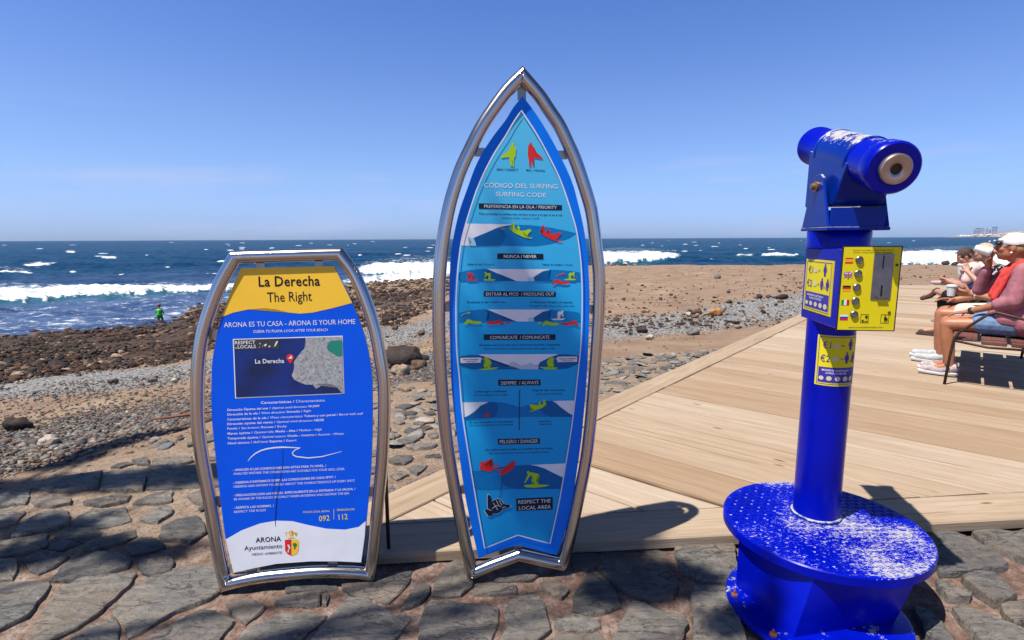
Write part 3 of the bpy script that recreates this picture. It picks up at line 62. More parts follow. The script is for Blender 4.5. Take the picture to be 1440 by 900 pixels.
STONES=[('g',[(-2.514,2.475),(-2.426,2.479),(-2.362,2.474),(-2.305,2.362),(-2.382,2.334)]),('g',[(-2.218,2.245),(-2.264,2.34),(-2.293,2.458),(-2.242,2.489),(-2.15,2.464),(-2.056,2.353),(-2.11,2.304),(-2.171,2.251)]),('g',[(-2.021,2.338),(-2.064,2.418),(-2.052,2.471),(-1.897,2.501),(-1.791,2.386),(-1.833,2.337),(-1.904,2.316)]),('g',[(-1.746,2.386),(-1.74,2.461),(-1.726,2.524),(-1.677,2.507),(-1.634,2.445),(-1.647,2.364)]),('d',[(-2.263,2.201),(-2.153,2.232),(-2.092,2.271),(-1.995,2.156),(-2.05,2.115),(-2.145,2.075)]),('d',[(-1.976,2.15),(-2.03,2.25),(-2.029,2.311),(-1.933,2.317),(-1.843,2.282),(-1.834,2.223),(-1.878,2.192),(-1.907,2.143)]),('d',[(-1.841,2.161),(-1.847,2.204),(-1.778,2.242),(-1.714,2.301),(-1.67,2.248),(-1.702,2.184),(-1.766,2.134),(-1.81,2.139)]),('d',[(-1.662,2.172),(-1.633,2.234),(-1.537,2.214),(-1.484,2.158),(-1.528,2.117),(-1.585,2.094)]),('g',[(-2.134,2.064),(-2.05,2.071),(-1.999,2.025),(-1.939,1.942),(-2.005,1.927)]),('d',[(-2.019,2.069),(-2.017,2.138),(-1.926,2.126),(-1.841,2.09),(-1.842,2.024),(-1.871,1.977),(-1.946,2.019)]),('d',[(-1.783,1.931),(-1.815,2.045),(-1.763,2.13),(-1.657,2.112),(-1.561,2.054),(-1.547,2.011),(-1.63,1.954),(-1.703,1.93)]),('d',[(-1.51,2.021),(-1.52,2.065),(-1.469,2.087),(-1.413,2.081),(-1.376,2.042),(-1.356,1.989),(-1.414,1.963),(-1.462,1.979)]),('g',[(-2.009,1.913),(-1.785,1.919),(-1.76,1.896),(-1.695,1.733),(-1.714,1.693),(-1.757,1.648)]),('g',[(-1.6,1.625),(-1.635,1.709),(-1.694,1.882),(-1.674,1.948),(-1.572,1.959),(-1.481,1.961),(-1.455,1.88),(-1.458,1.756),(-1.474,1.676),(-1.525,1.61),(-1.547,1.582)]),('g',[(-1.42,1.766),(-1.434,1.832),(-1.418,1.93),(-1.406,1.98),(-1.308,2.002),(-1.196,2.006),(-1.093,1.859),(-1.113,1.818),(-1.154,1.787),(-1.205,1.745),(-1.246,1.657),(-1.271,1.634),(-1.323,1.692)]),('g',[(-1.446,1.565),(-1.449,1.612),(-1.436,1.669),(-1.385,1.717),(-1.33,1.668),(-1.29,1.586),(-1.324,1.511),(-1.401,1.498)]),('g',[(-1.218,1.58),(-1.216,1.612),(-1.173,1.667),(-1.111,1.756),(-1.057,1.75),(-0.959,1.695),(-0.965,1.638),(-0.961,1.6),(-0.938,1.529),(-1.183,1.53)]),('g',[(-1.032,1.781),(-0.985,1.807),(-0.935,1.8),(-0.884,1.774),(-0.888,1.736),(-0.912,1.683),(-0.951,1.712),(-0.999,1.749)]),('g',[(-0.876,1.816),(-0.83,1.832),(-0.793,1.844),(-0.759,1.852),(-0.715,1.848),(-0.697,1.788),(-0.734,1.776),(-0.803,1.785),(-0.852,1.785)]),('g',[(-0.705,1.84),(-0.68,1.846),(-0.671,1.785),(-0.686,1.784)]),('g',[(-0.897,1.553),(-0.904,1.652),(-0.862,1.689),(-0.807,1.732),(-0.7,1.731),(-0.652,1.724),(-0.686,1.647),(-0.705,1.598),(-0.711,1.508),(-0.854,1.495)]),('g',[(-0.659,1.577),(-0.629,1.716),(-0.599,1.809),(-0.528,1.804),(-0.446,1.746),(-0.362,1.721),(-0.359,1.7),(-0.399,1.607),(-0.396,1.526),(-0.641,1.527)]),('g',[(-0.618,1.858),(-0.562,1.866),(-0.513,1.882),(-0.452,1.911),(-0.399,1.94),(-0.414,1.878),(-0.449,1.793),(-0.532,1.817),(-0.6,1.843)]),('d',[(-0.399,1.758),(-0.389,1.816),(-0.363,1.892),(-0.349,1.917),(-0.314,1.892),(-0.31,1.849),(-0.334,1.796),(-0.367,1.77)]),('p',[(-0.304,1.845),(-0.293,1.935),(-0.262,2.029),(-0.216,2.083),(-0.163,2.004),(-0.155,1.89),(-0.193,1.84),(-0.253,1.833)]),('p',[(-0.147,1.883),(-0.058,1.899),(0.014,1.889),(0.017,1.84),(-0.039,1.833),(-0.092,1.84),(-0.144,1.835)]),('g',[(-0.315,1.676),(-0.309,1.744),(-0.293,1.789),(-0.162,1.773),(-0.055,1.757),(-0.056,1.716),(-0.074,1.617),(-0.093,1.519),(-0.279,1.52),(-0.307,1.612)]),('g',[(-0.024,1.756),(0.004,1.812),(0.091,1.812),(0.109,1.755),(0.122,1.648),(0.065,1.599),(0.033,1.553),(-0.046,1.553),(-0.046,1.605),(-0.023,1.649)]),('g',[(0.104,1.909),(0.168,1.917),(0.208,1.86),(0.177,1.812),(0.144,1.833),(0.111,1.86)]),('g',[(0.144,1.715),(0.194,1.729),(0.295,1.707),(0.297,1.662),(0.257,1.645),(0.186,1.645),(0.138,1.669)]),('p',[(0.12,1.597),(0.156,1.636),(0.222,1.615),(0.291,1.625),(0.295,1.562),(0.271,1.503),(0.118,1.504)]),('d',[(0.207,1.755),(0.237,1.862),(0.289,1.949),(0.313,1.963),(0.339,1.935),(0.378,1.866),(0.384,1.773),(0.348,1.754),(0.271,1.729)]),('d',[(0.35,1.975),(0.328,2.026),(0.395,2.088),(0.529,2.1),(0.573,2.131),(0.633,2.095),(0.628,1.989),(0.621,1.885),(0.582,1.83),(0.508,1.812),(0.451,1.827),(0.4,1.872)]),('g',[(0.69,2.142),(0.751,2.169),(0.944,2.177),(0.906,2.039),(0.84,1.907),(0.771,1.901),(0.7,1.933),(0.668,1.989),(0.672,2.076)]),('g',[(0.33,1.621),(0.386,1.712),(0.435,1.795),(0.476,1.778),(0.52,1.737),(0.597,1.716),(0.588,1.673),(0.541,1.603),(0.503,1.558),(0.322,1.559)]),('g',[(0.685,1.873),(0.805,1.865),(0.803,1.803),(0.778,1.71),(0.744,1.557),(0.583,1.558),(0.603,1.655),(0.64,1.75),(0.658,1.833)]),('d',[(-0.077,1.934),(0.024,2.006),(0.102,1.961),(0.069,1.919),(-0.058,1.906)]),('d',[(0.246,2.084),(0.33,2.091),(0.375,2.066),(0.356,2.008),(0.295,1.981),(0.237,2.001)]),('d',[(-0.865,1.913),(-0.781,1.905),(-0.681,1.919),(-0.653,1.872),(-0.718,1.855),(-0.84,1.853)]),('d',[(-0.648,1.901),(-0.551,1.89),(-0.475,1.952),(-0.399,1.99),(-0.405,1.947),(-0.509,1.865),(-0.633,1.865)]),('g',[(1.845,2.268),(1.917,2.271),(1.958,2.235),(1.981,2.18),(2.0,2.103),(1.986,2.022),(1.946,2.003),(1.837,1.994),(1.728,1.972),(1.68,1.974),(1.76,2.116)]),('g',[(2.047,2.255),(2.099,2.276),(2.17,2.269),(2.212,2.245),(2.335,2.282),(2.128,2.051),(2.091,2.061),(2.063,2.095),(2.032,2.168)]),('g',[(1.741,1.939),(1.838,1.969),(1.881,1.955),(1.847,1.827),(1.794,1.803),(1.731,1.789),(1.724,1.836),(1.728,1.878)]),('g',[(1.625,1.92),(1.653,1.911),(1.636,1.87),(1.697,1.84),(1.666,1.816),(1.59,1.813),(1.59,1.845)]),('g',[(1.561,1.757),(1.612,1.764),(1.642,1.728),(1.708,1.65),(1.715,1.617),(1.649,1.548),(1.497,1.549),(1.54,1.664)]),('p',[(1.742,1.771),(1.84,1.791),(1.894,1.795),(1.795,1.691),(1.705,1.672),(1.711,1.727)]),('g',[(1.426,1.765),(1.464,1.735),(1.46,1.679),(1.408,1.549),(1.345,1.55),(1.399,1.707)]),('d',[(-1.565,2.247),(-1.609,2.328),(-1.579,2.396),(-1.506,2.425),(-1.421,2.34),(-1.376,2.272),(-1.397,2.188),(-1.461,2.214),(-1.516,2.214)]),('p',[(-2.457,2.61),(-2.404,2.654),(-2.232,2.591),(-2.203,2.544),(-2.262,2.513),(-2.362,2.529)]),('p',[(-2.142,2.557),(-2.056,2.624),(-1.963,2.641),(-1.941,2.575),(-2.03,2.523)]),('g',[(-1.898,2.558),(-1.865,2.64),(-1.778,2.684),(-1.718,2.573),(-1.803,2.557)]),('p',[(-1.668,2.624),(-1.64,2.673),(-1.571,2.667),(-1.495,2.571),(-1.532,2.539),(-1.589,2.555)]),('g',[(-2.734,2.691),(-2.551,2.709),(-2.471,2.623),(-2.427,2.55),(-2.575,2.523)]),('g',[(-2.546,2.722),(-2.476,2.863),(-2.337,2.935),(-2.195,2.722),(-2.347,2.683)]),('g',[(-2.328,2.935),(-2.109,2.985),(-1.947,2.702),(-2.157,2.694)]),('g',[(-2.093,2.976),(-1.83,3.007),(-1.666,2.736),(-1.928,2.711)]),('p',[(-2.274,3.092),(-2.203,3.127),(-2.125,3.03),(-2.192,3.026)]),('p',[(-2.097,3.007),(-2.163,3.138),(-1.966,3.161),(-1.892,3.074),(-1.995,2.962)]),('g',[(-1.814,3.011),(-1.712,3.044),(-1.571,2.808),(-1.557,2.75),(-1.654,2.742)]),('d',[(-0.921,4.115),(-0.838,4.184),(-0.766,4.151),(-0.83,4.062)]),('d',[(-0.834,3.961),(-0.773,4.01),(-0.72,3.974),(-0.741,3.921),(-0.803,3.921)]),('d',[(-0.671,3.959),(-0.6,4.008),(-0.567,3.933),(-0.617,3.909)]),('g',[(-0.858,3.751),(-0.82,3.818),(-0.77,3.75),(-0.796,3.697)]),('d',[(-0.707,3.727),(-0.676,3.802),(-0.616,3.756),(-0.628,3.691),(-0.67,3.683)]),('d',[(-0.744,3.559),(-0.72,3.641),(-0.658,3.599),(-0.683,3.518)]),('g',[(-0.816,3.462),(-0.799,3.508),(-0.768,3.461),(-0.779,3.416)]),('g',[(-0.753,3.386),(-0.708,3.43),(-0.634,3.471),(-0.611,3.414),(-0.639,3.349),(-0.711,3.342)]),('g',[(-0.677,3.307),(-0.598,3.338),(-0.531,3.33),(-0.477,3.319),(-0.497,3.277),(-0.594,3.237),(-0.641,3.251)]),('d',[(-0.735,3.069),(-0.699,3.131),(-0.606,3.13),(-0.595,3.068),(-0.628,3.017),(-0.689,3.024)]),('d',[(-0.532,3.129),(-0.444,3.17),(-0.43,3.112),(-0.51,3.107)]),('g',[(-0.606,2.965),(-0.553,2.999),(-0.493,2.998),(-0.51,2.922),(-0.532,2.875),(-0.574,2.922)]),('g',[(-0.682,2.855),(-0.654,2.915),(-0.607,2.909),(-0.576,2.868),(-0.631,2.803)]),('g',[(-0.477,2.853),(-0.456,2.907),(-0.398,2.907),(-0.415,2.861)]),('g',[(-0.572,2.727),(-0.552,2.802),(-0.5,2.789),(-0.53,2.739)]),('g',[(-0.648,2.68),(-0.642,2.752),(-0.603,2.668),(-0.63,2.645)]),('g',[(-0.797,3.888),(-0.723,3.901),(-0.684,3.853),(-0.755,3.831)]),('d',[(-0.634,3.64),(-0.596,3.673),(-0.553,3.626),(-0.598,3.59)]),('g',[(-0.569,3.498),(-0.505,3.528),(-0.493,3.439),(-0.532,3.428)]),('g',[(-0.816,2.967),(-0.786,2.981),(-0.76,2.897),(-0.791,2.883)]),('g',[(-0.758,2.754),(-0.739,2.778),(-0.721,2.692),(-0.746,2.693)])]
BANDS=[([(-46.39,56.4),(-43.35,56.0),(-39.1,54.2),(-35.78,52.3),(-31.61,51.6),(-27.04,51.2),(-24.6,51.4)],[(-46.28,73.9),(-43.26,69.8),(-40.79,65.8),(-38.59,60.8),(-35.72,61.0),(-31.56,60.5),(-27.0,58.5),(-24.58,55.4)],0.6),([(-17.53,56.8),(-14.63,54.9),(-11.79,55.9),(-7.79,57.9),(-5.94,59.7)],[(-17.52,59.7),(-14.61,63.0),(-11.77,64.5),(-7.77,67.3),(-5.93,66.9)],0.35),([(-16.31,76.4),(-14.59,70.9),(-11.76,68.4),(-7.41,68.6),(-4.45,69.4)],[(-16.3,83.8),(-14.55,94.3),(-11.72,107.5),(-7.37,112.3),(-4.43,111.1)],1.0),([(8.74,102.7),(13.18,110.1),(15.62,122.5),(17.46,132.6)],[(8.72,178.9),(11.74,199.9),(14.56,184.2),(17.46,137.8)],1.0),([(22.19,135.0),(23.96,136.2)],[(22.19,149.0),(23.95,150.2)],0.5),([(24.32,141.8),(26.87,138.5),(27.86,144.7)],[(24.32,150.5),(25.66,162.9),(27.86,150.5)],0.7),([(32.23,125.6),(35.18,117.8),(38.44,115.3),(43.13,119.0),(46.85,128.9)],[(32.22,134.1),(35.11,197.6),(36.94,228.1),(40.12,241.1),(43.03,235.4),(46.76,234.1)],1.0),([(-41.95,133.2),(-40.82,129.7),(-39.56,130.7)],[(-41.95,136.4),(-40.81,136.9),(-39.55,133.9)],0.12),([(-43.15,100.6),(-42.15,96.7)],[(-43.12,113.1),(-42.12,108.3)],0.3),([(-39.2,265.1),(-38.38,260.9)],[(-39.18,302.1),(-38.37,297.1)],0.2),([(-36.94,167.4),(-35.69,164.0)],[(-36.93,186.0),(-35.67,182.1)],0.15),([(-45.45,100.8),(-42.02,98.6),(-41.09,99.2)],[(-45.41,118.4),(-41.99,108.1),(-41.08,103.8)],0.3)]
ROCKS=[(8.612,22.811,-0.369,0.268,'g'),(5.895,12.906,-0.106,0.152,'k'),(6.032,12.765,-0.091,0.117,'b'),(11.444,23.194,-0.288,0.151,'k'),(3.513,10.703,-0.186,0.141,'k'),(3.632,10.596,-0.172,0.168,'b'),(3.861,10.24,-0.138,0.256,'o'),(3.416,10.445,-0.178,0.11,'w'),(2.871,9.05,-0.137,0.084,'k'),(3.057,9.181,-0.134,0.073,'k'),(2.011,8.348,-0.135,0.166,'k'),(1.768,8.296,-0.136,0.066,'k'),(1.778,8.039,-0.124,0.064,'k'),(1.871,8.467,-0.143,0.056,'k'),(1.94,7.539,-0.098,0.11,'w'),(2.66,7.904,-0.094,0.178,'g'),(2.13,11.797,-0.299,0.078,'b'),(3.512,19.005,-0.448,0.1,'k'),(7.319,25.471,-0.488,0.166,'b'),(-9.808,10.526,-1.373,0.212,'t'),(-6.622,8.788,-1.035,0.142,'b'),(-6.021,8.881,-1.026,0.167,'g'),(-8.464,13.219,-1.584,0.229,'k'),(-3.363,3.778,-0.158,0.119,'w'),(-4.358,4.601,-0.337,0.213,'k'),(-11.919,13.529,-1.73,0.162,'t'),(-5.491,8.608,-0.968,0.104,'w'),(-5.958,9.891,-1.09,0.106,'t'),(-1.462,7.188,-0.37,0.499,'k'),(-1.116,6.305,-0.217,0.202,'b'),(-1.218,5.777,-0.153,0.201,'t'),(-2.136,9.535,-0.72,0.229,'b'),(-1.652,8.842,-0.61,0.165,'k'),(-1.254,7.565,-0.397,0.141,'k'),(-1.576,6.723,-0.307,0.108,'b'),(-2.092,12.329,-0.864,0.163,'b'),(-3.893,16.846,-1.246,0.356,'k'),(-3.113,14.345,-1.061,0.19,'b'),(30.791,38.783,-0.648,0.504,'k'),(29.855,36.812,-0.599,0.431,'k')]
# ---------------------------------------------------------------- helpers
def link(o, parent=None):
    COL.objects.link(o)
    if parent: o.parent = parent
    return o
def tag(o, label=None, cat=None, group=None, kind=None):
    for k, v in (('label', label), ('category', cat), ('group', group), ('kind', kind)):
        if v: o[k] = v
    return o
def empty(name, loc=(0, 0, 0), rz=0, **k):
    o = bpy.data.objects.new(name, None); o.location = loc; o.rotation_euler = (0, 0, rz); o.empty_display_size = .1
    link(o); tag(o, **k); return o
def mobj(name, verts, faces, mat, parent=None, smooth=False, cols=None, attrs=None):
    me = bpy.data.meshes.new(name)
    verts = np.asarray(verts, dtype=np.float32).reshape(-1, 3)
    if isinstance(faces, np.ndarray):
        k = faces.shape[1]; n = len(faces)
        me.vertices.add(len(verts)); me.vertices.foreach_set('co', verts.ravel())
        me.loops.add(n*k); me.loops.foreach_set('vertex_index', faces.astype(np.int32).ravel())
        me.polygons.add(n); me.polygons.foreach_set('loop_start', np.arange(0, n*k, k, dtype=np.int32))
        me.update(calc_edges=True)
    else:
        me.from_pydata(verts.tolist(), [], faces)
    me.validate()
    if mat: me.materials.append(mat)
    if smooth: me.polygons.foreach_set('use_smooth', np.ones(len(me.polygons), dtype=bool))
    if cols is not None:
        a = me.color_attributes.new('col', 'FLOAT_COLOR', 'POINT'); c = np.ones((len(verts), 4), np.float32); c[:, :3] = cols
        a.data.foreach_set('color', c.ravel())
    for k, v in (attrs or {}).items():
        a = me.attributes.new(k, 'FLOAT', 'POINT'); a.data.foreach_set('value', np.asarray(v, np.float32))
    me.update(); return link(bpy.data.objects.new(name, me), parent)
def bobj(name, bm, mat, parent=None, smooth=False, fix=True, bevel=0, ang=None):
    if fix: bmesh.ops.recalc_face_normals(bm, faces=bm.faces)
    me = bpy.data.meshes.new(name); bm.to_mesh(me); bm.free()
    if mat: me.materials.append(mat)
    o = link(bpy.data.objects.new(name, me), parent)
    if smooth:
        me.polygons.foreach_set('use_smooth', np.ones(len(me.polygons), dtype=bool))
        if ang: me.set_sharp_from_angle(angle=math.radians(ang))
    if bevel:
        m = o.modifiers.new('b', 'BEVEL'); m.width = bevel; m.segments = 2; m.limit_method = 'ANGLE'; m.harden_normals = False
    return o
def box(bm, x0, x1, y0, y1, z0, z1, M=None):
    v = [Vector((x, y, z)) for z in (z0, z1) for y in (y0, y1) for x in (x0, x1)]
    if M: v = [M @ q for q in v]
    v = [bm.verts.new(q) for q in v]
    for f in ((0, 2, 3, 1), (4, 5, 7, 6), (0, 1, 5, 4), (2, 6, 7, 3), (0, 4, 6, 2), (1, 3, 7, 5)): bm.faces.new([v[i] for i in f])
def frame_of(a, b):
    d = (Vector(b)-Vector(a)).normalized(); t = Vector((0, 0, 1)) if abs(d.z) < .95 else Vector((1, 0, 0))
    x = d.cross(t).normalized(); return x, d.cross(x).normalized(), d
def tube(bm, pts, rad, n=12, caps=True):
    pts = [Vector(p) for p in pts]; rad = rad if hasattr(rad, '__len__') else [rad]*len(pts); rings = []
    x = None
    for i, p in enumerate(pts):
        d = (pts[min(i+1, len(pts)-1)]-pts[max(i-1, 0)]).normalized()
        if x is None: x = frame_of((0, 0, 0), d)[0]
        else: x = (x - d*x.dot(d)).normalized()
        y = d.cross(x)
        rings.append([bm.verts.new(p + (x*math.cos(2*PI*k/n)+y*math.sin(2*PI*k/n))*rad[i]) for k in range(n)])
    for a, b in zip(rings, rings[1:]):
        for k in range(n): bm.faces.new((a[k], a[(k+1) % n], b[(k+1) % n], b[k]))
    if caps: bm.faces.new(rings[0][::-1]); bm.faces.new(rings[-1])
def lathe(bm, prof, n=48, M=None):
    rings = []
    for r, z in prof:
        rings.append([bm.verts.new((M or Matrix()) @ Vector((r*math.cos(2*PI*k/n), r*math.sin(2*PI*k/n), z))) for k in range(n)])
    for a, b in zip(rings, rings[1:]):
        for k in range(n): bm.faces.new((a[k], a[(k+1) % n], b[(k+1) % n], b[k]))
    bm.faces.new(rings[0][::-1]); bm.faces.new(rings[-1])
def prism(bm, poly, z0, z1, M=None):
    a = [bm.verts.new((M or Matrix()) @ Vector((x, y, z0))) for x, y in poly]; b = [bm.verts.new((M or Matrix()) @ Vector((x, y, z1))) for x, y in poly]
    n = len(poly)
    for i in range(n): bm.faces.new((a[i], a[(i+1) % n], b[(i+1) % n], b[i]))
    bm.faces.new(a[::-1]); bm.faces.new(b)
def axisM(a, b):  # z axis from a towards b, origin a
    x, y, d = frame_of(a, b); a = Vector(a)
    return Matrix(((x.x, y.x, d.x, a.x), (x.y, y.y, d.y, a.y), (x.z, y.z, d.z, a.z), (0, 0, 0, 1)))
def _hash(ix, iy, s):
    h = (ix.astype(np.int64)*374761393 + iy.astype(np.int64)*668265263 + s*1274126177) & 0xffffffff
    h = ((h ^ (h >> 13))*1103515245) & 0xffffffff
    return ((h ^ (h >> 16)) & 0xffff)/65535.
def vnoise(x, y, s=0):
    x = np.asarray(x, float); y = np.asarray(y, float)
    ix, iy = np.floor(x), np.floor(y); fx, fy = x-ix, y-iy; fx = fx*fx*(3-2*fx); fy = fy*fy*(3-2*fy)
    a = _hash(ix, iy, s)*(1-fx)+_hash(ix+1, iy, s)*fx; b = _hash(ix, iy+1, s)*(1-fx)+_hash(ix+1, iy+1, s)*fx
    return a*(1-fy)+b*fy
def fbm(x, y, s=0, o=4):
    v = 0; a = .5
    for k in range(o): v = v+a*(vnoise(x, y, s+k)-.5); x = x*2.03; y = y*2.03; a *= .5
    return v
def inpoly(x, y, poly):
    x = np.asarray(x, float); y = np.asarray(y, float); c = np.zeros(x.shape, bool); n = len(poly)
    for i in range(n):
        x1, y1 = poly[i]; x2, y2 = poly[(i+1) % n]
        if y1 == y2: continue
        c ^= ((y1 > y) != (y2 > y)) & (x < (x2-x1)*(y-y1)/(y2-y1)+x1)
    return c
def smooth01(x): x = np.clip(x, 0, 1); return x*x*(3-2*x)
# ---------------------------------------------------------------- materials
def N(t, kind, **kw):
    n = t.nodes.new(kind)
    for k, v in kw.items():
        if k in n.inputs.keys(): n.inputs[k].default_value = v
        else: setattr(n, k, v)
    return n
GK = .82      # one common scale on the surface colours, set against the exposure
def ramp(t, src, stops, k=None):
    k = GK if k is None else k; stops = [(p, tuple(q*k for q in c) if hasattr(c, '__len__') else c) for p, c in stops]
    r = t.nodes.new('ShaderNodeValToRGB'); el = r.color_ramp.elements
    while len(el) < len(stops): el.new(.5)
    for e_, (p, c) in zip(el, stops): e_.position = p; e_.color = (c[0], c[1], c[2], 1) if hasattr(c, '__len__') else (c, c, c, 1)
    t.links.new(src, r.inputs[0]); return r.outputs[0]
def mixc(t, f, a, b, mode='MIX'):
    m = t.nodes.new('ShaderNodeMix'); m.data_type = 'RGBA'; m.blend_type = mode
    for i, v in ((0, f), (6, a), (7, b)):
        if isinstance(v, bpy.types.NodeSocket): t.links.new(v, m.inputs[i])
        elif i == 0: m.inputs[0].default_value = v
        else: m.inputs[i].default_value = (*v[:3], 1)
    return m.outputs[2]
def mathn(t, op, a, b=None, c=None):
    m = t.nodes.new('ShaderNodeMath'); m.operation = op
    for i, v in enumerate((a, b, c)):
        if v is None: continue
        if isinstance(v, bpy.types.NodeSocket): t.links.new(v, m.inputs[i])
        else: m.inputs[i].default_value = v
    return m.outputs[0]
def noise(t, vec, scale, detail=4, rough=.55, dist=0):
    n = t.nodes.new('ShaderNodeTexNoise'); n.inputs['Scale'].default_value = scale; n.inputs['Detail'].default_value = detail
    n.inputs['Roughness'].default_value = rough; n.inputs['Distortion'].default_value = dist
    if vec: t.links.new(vec, n.inputs['Vector'])
    return n.outputs[0]
def voro(t, vec, scale, feat='F1', out=0, rnd=1):
    n = t.nodes.new('ShaderNodeTexVoronoi'); n.feature = feat; n.inputs['Scale'].default_value = scale; n.inputs['Randomness'].default_value = rnd
    if vec: t.links.new(vec, n.inputs['Vector'])
    return n.outputs[out]
def coords(t, which='Object', scale=(1, 1, 1), rnd=0):
    c = t.nodes.new('ShaderNodeTexCoord'); v = c.outputs[which]
    if rnd:
        oi = t.nodes.new('ShaderNodeObjectInfo'); m2 = t.nodes.new('ShaderNodeVectorMath'); m2.operation = 'ADD'
        cm = t.nodes.new('ShaderNodeCombineXYZ'); k = mathn(t, 'MULTIPLY', oi.outputs['Random'], rnd)
        t.links.new(k, cm.inputs[0]); t.links.new(k, cm.inputs[1]); t.links.new(k, cm.inputs[2])
        t.links.new(v, m2.inputs[0]); t.links.new(cm.outputs[0], m2.inputs[1]); v = m2.outputs[0]
    if scale != (1, 1, 1):
        m = t.nodes.new('ShaderNodeMapping'); m.inputs['Scale'].default_value = scale; t.links.new(v, m.inputs[0]); v = m.outputs[0]
    return v
def setb(t, b, h, strength=.3, dist=.01):
    n = t.nodes.new('ShaderNodeBump'); n.inputs['Strength'].default_value = strength; n.inputs['Distance'].default_value = dist
    t.links.new(h, n.inputs['Height']); t.links.new(n.outputs[0], b.inputs['Normal']); return n
def newmat(name, col=(.5, .5, .5), rough=.6, metal=0, spec=.5):
    m = bpy.data.materials.new(name); m.use_nodes = True; t = m.node_tree; b = t.nodes['Principled BSDF']
    b.inputs['Base Color'].default_value = (*col, 1); b.inputs['Roughness'].default_value = rough; b.inputs['Metallic'].default_value = metal
    b.inputs['Specular IOR Level'].default_value = spec
    return m, t, b
def simple(name, col, rough=.6, metal=0, var=.12, sc=20, bump=0, spec=.5, k=None):
    m, t, b = newmat(name, col, rough, metal, spec)
    n = noise(t, coords(t), sc, 5)
    lo = tuple(c*(1-var) for c in col); hi = tuple(min(1, c*(1+var)) for c in col)
    t.links.new(ramp(t, n, [(.3, lo), (.7, hi)], k), b.inputs['Base Color'])
    if bump: setb(t, b, n, bump, .004)
    return m
PR = {}
for k, c in dict(white=(.8, .8, .82), black=(.012, .012, .016), dark_grey=(.05, .05, .06), navy=(.006, .018, .04), red=(.75, .03, .03), lime=(.42, .68, .02),
                 sign_yellow=(.97, .58, .045), sign_white=(.82, .83, .87), sign_blue=(.0, .10, .80), panel_blue=(.0, .20, .92), sky_print=(.06, .52, .85),
                 wave_blue=(.0, .20, .52), wave_deep=(.0, .12, .36), pale_blue=(.42, .66, .82), pale_grey=(.5, .58, .72), green=(.02, .25, .05),
                 print_yellow=(.75, .62, .08), crack=(.01, .02, .09), map_sea=(.004, .03, .16), map_green=(.02, .25, .18),
                 label_yellow=(.82, .68, .01), label_purple=(.05, .035, .33), coin=(.62, .58, .40), flag_red=(.65, .02, .02), flag_gold=(.85, .45, .02), flag_blue=(.02, .05, .4), flag_green=(.01, .3, .05)).items():
    PR[k] = simple('print_'+k, c, .42, 0, .05, 9, 0, .22, .93 if k in ('label_yellow', 'sign_blue', 'panel_blue') else .98)
# sea colour grading of the printed aerial photo, and its streets
m, t, b = newmat('print_map_sea', (.004, .03, .16), .38); PR['map_sea'] = m
t.links.new(ramp(t, noise(t, coords(t), 5, 3), [(.35, (.003, .012, .05)), (.65, (.004, .03, .25))], 1), b.inputs['Base Color'])
m, t, b = newmat('print_map_city', (.4, .4, .4), .38); PR['map_city'] = m
v = coords(t); c1 = voro(t, v, 130, 'F1', 1); c2 = voro(t, v, 75, 'DISTANCE_TO_EDGE', 0)
c = mixc(t, .5, c1, (.14, .20, .26)); hs = N(t, 'ShaderNodeHueSaturation', Saturation=.3); hs.inputs['Value'].default_value = .8; t.links.new(c, hs.inputs['Color'])
t.links.new(mixc(t, ramp(t, c2, [(.0, 1), (.06, 0)]), hs.outputs[0], (.36, .34, .33)), b.inputs['Base Color'])
m, t, b = newmat('print_sky', (.045, .40, .66), .42, 0, .22); PR['sky_print'] = m
n = N(t, 'ShaderNodeSeparateXYZ'); t.links.new(coords(t), n.inputs[0])
t.links.new(ramp(t, mathn(t, 'MULTIPLY', n.outputs[2], .5), [(.1, (.005, .33, .72)), (.5, (.01, .42, .83)), (.9, (.12, .60, .86))], .97), b.inputs['Base Color'])
# brushed stainless steel
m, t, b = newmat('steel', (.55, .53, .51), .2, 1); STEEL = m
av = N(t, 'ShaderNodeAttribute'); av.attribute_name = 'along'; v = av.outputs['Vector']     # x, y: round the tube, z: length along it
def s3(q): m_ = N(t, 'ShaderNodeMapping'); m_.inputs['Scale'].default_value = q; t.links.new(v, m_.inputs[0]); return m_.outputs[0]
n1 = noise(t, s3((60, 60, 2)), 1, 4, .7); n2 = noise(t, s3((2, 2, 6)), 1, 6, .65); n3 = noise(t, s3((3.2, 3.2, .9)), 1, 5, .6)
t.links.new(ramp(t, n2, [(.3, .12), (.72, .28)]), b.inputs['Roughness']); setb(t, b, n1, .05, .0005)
t.links.new(mixc(t, ramp(t, n1, [(.35, .35), (.6, 0)]), ramp(t, n3, [(.3, (.42, .35, .29)), (.46, (.66, .63, .60)), (.66, (.84, .83, .82))]), (.36, .30, .25)), b.inputs['Base Color'])  # brown stain streaks also put dark reflections of the surroundings into the colour
BRK = simple('bracket_steel', (.42, .38, .33), .35, 1, .15, 30)
DARKROD = simple('dark_rod', (.05, .045, .04), .5, .7)
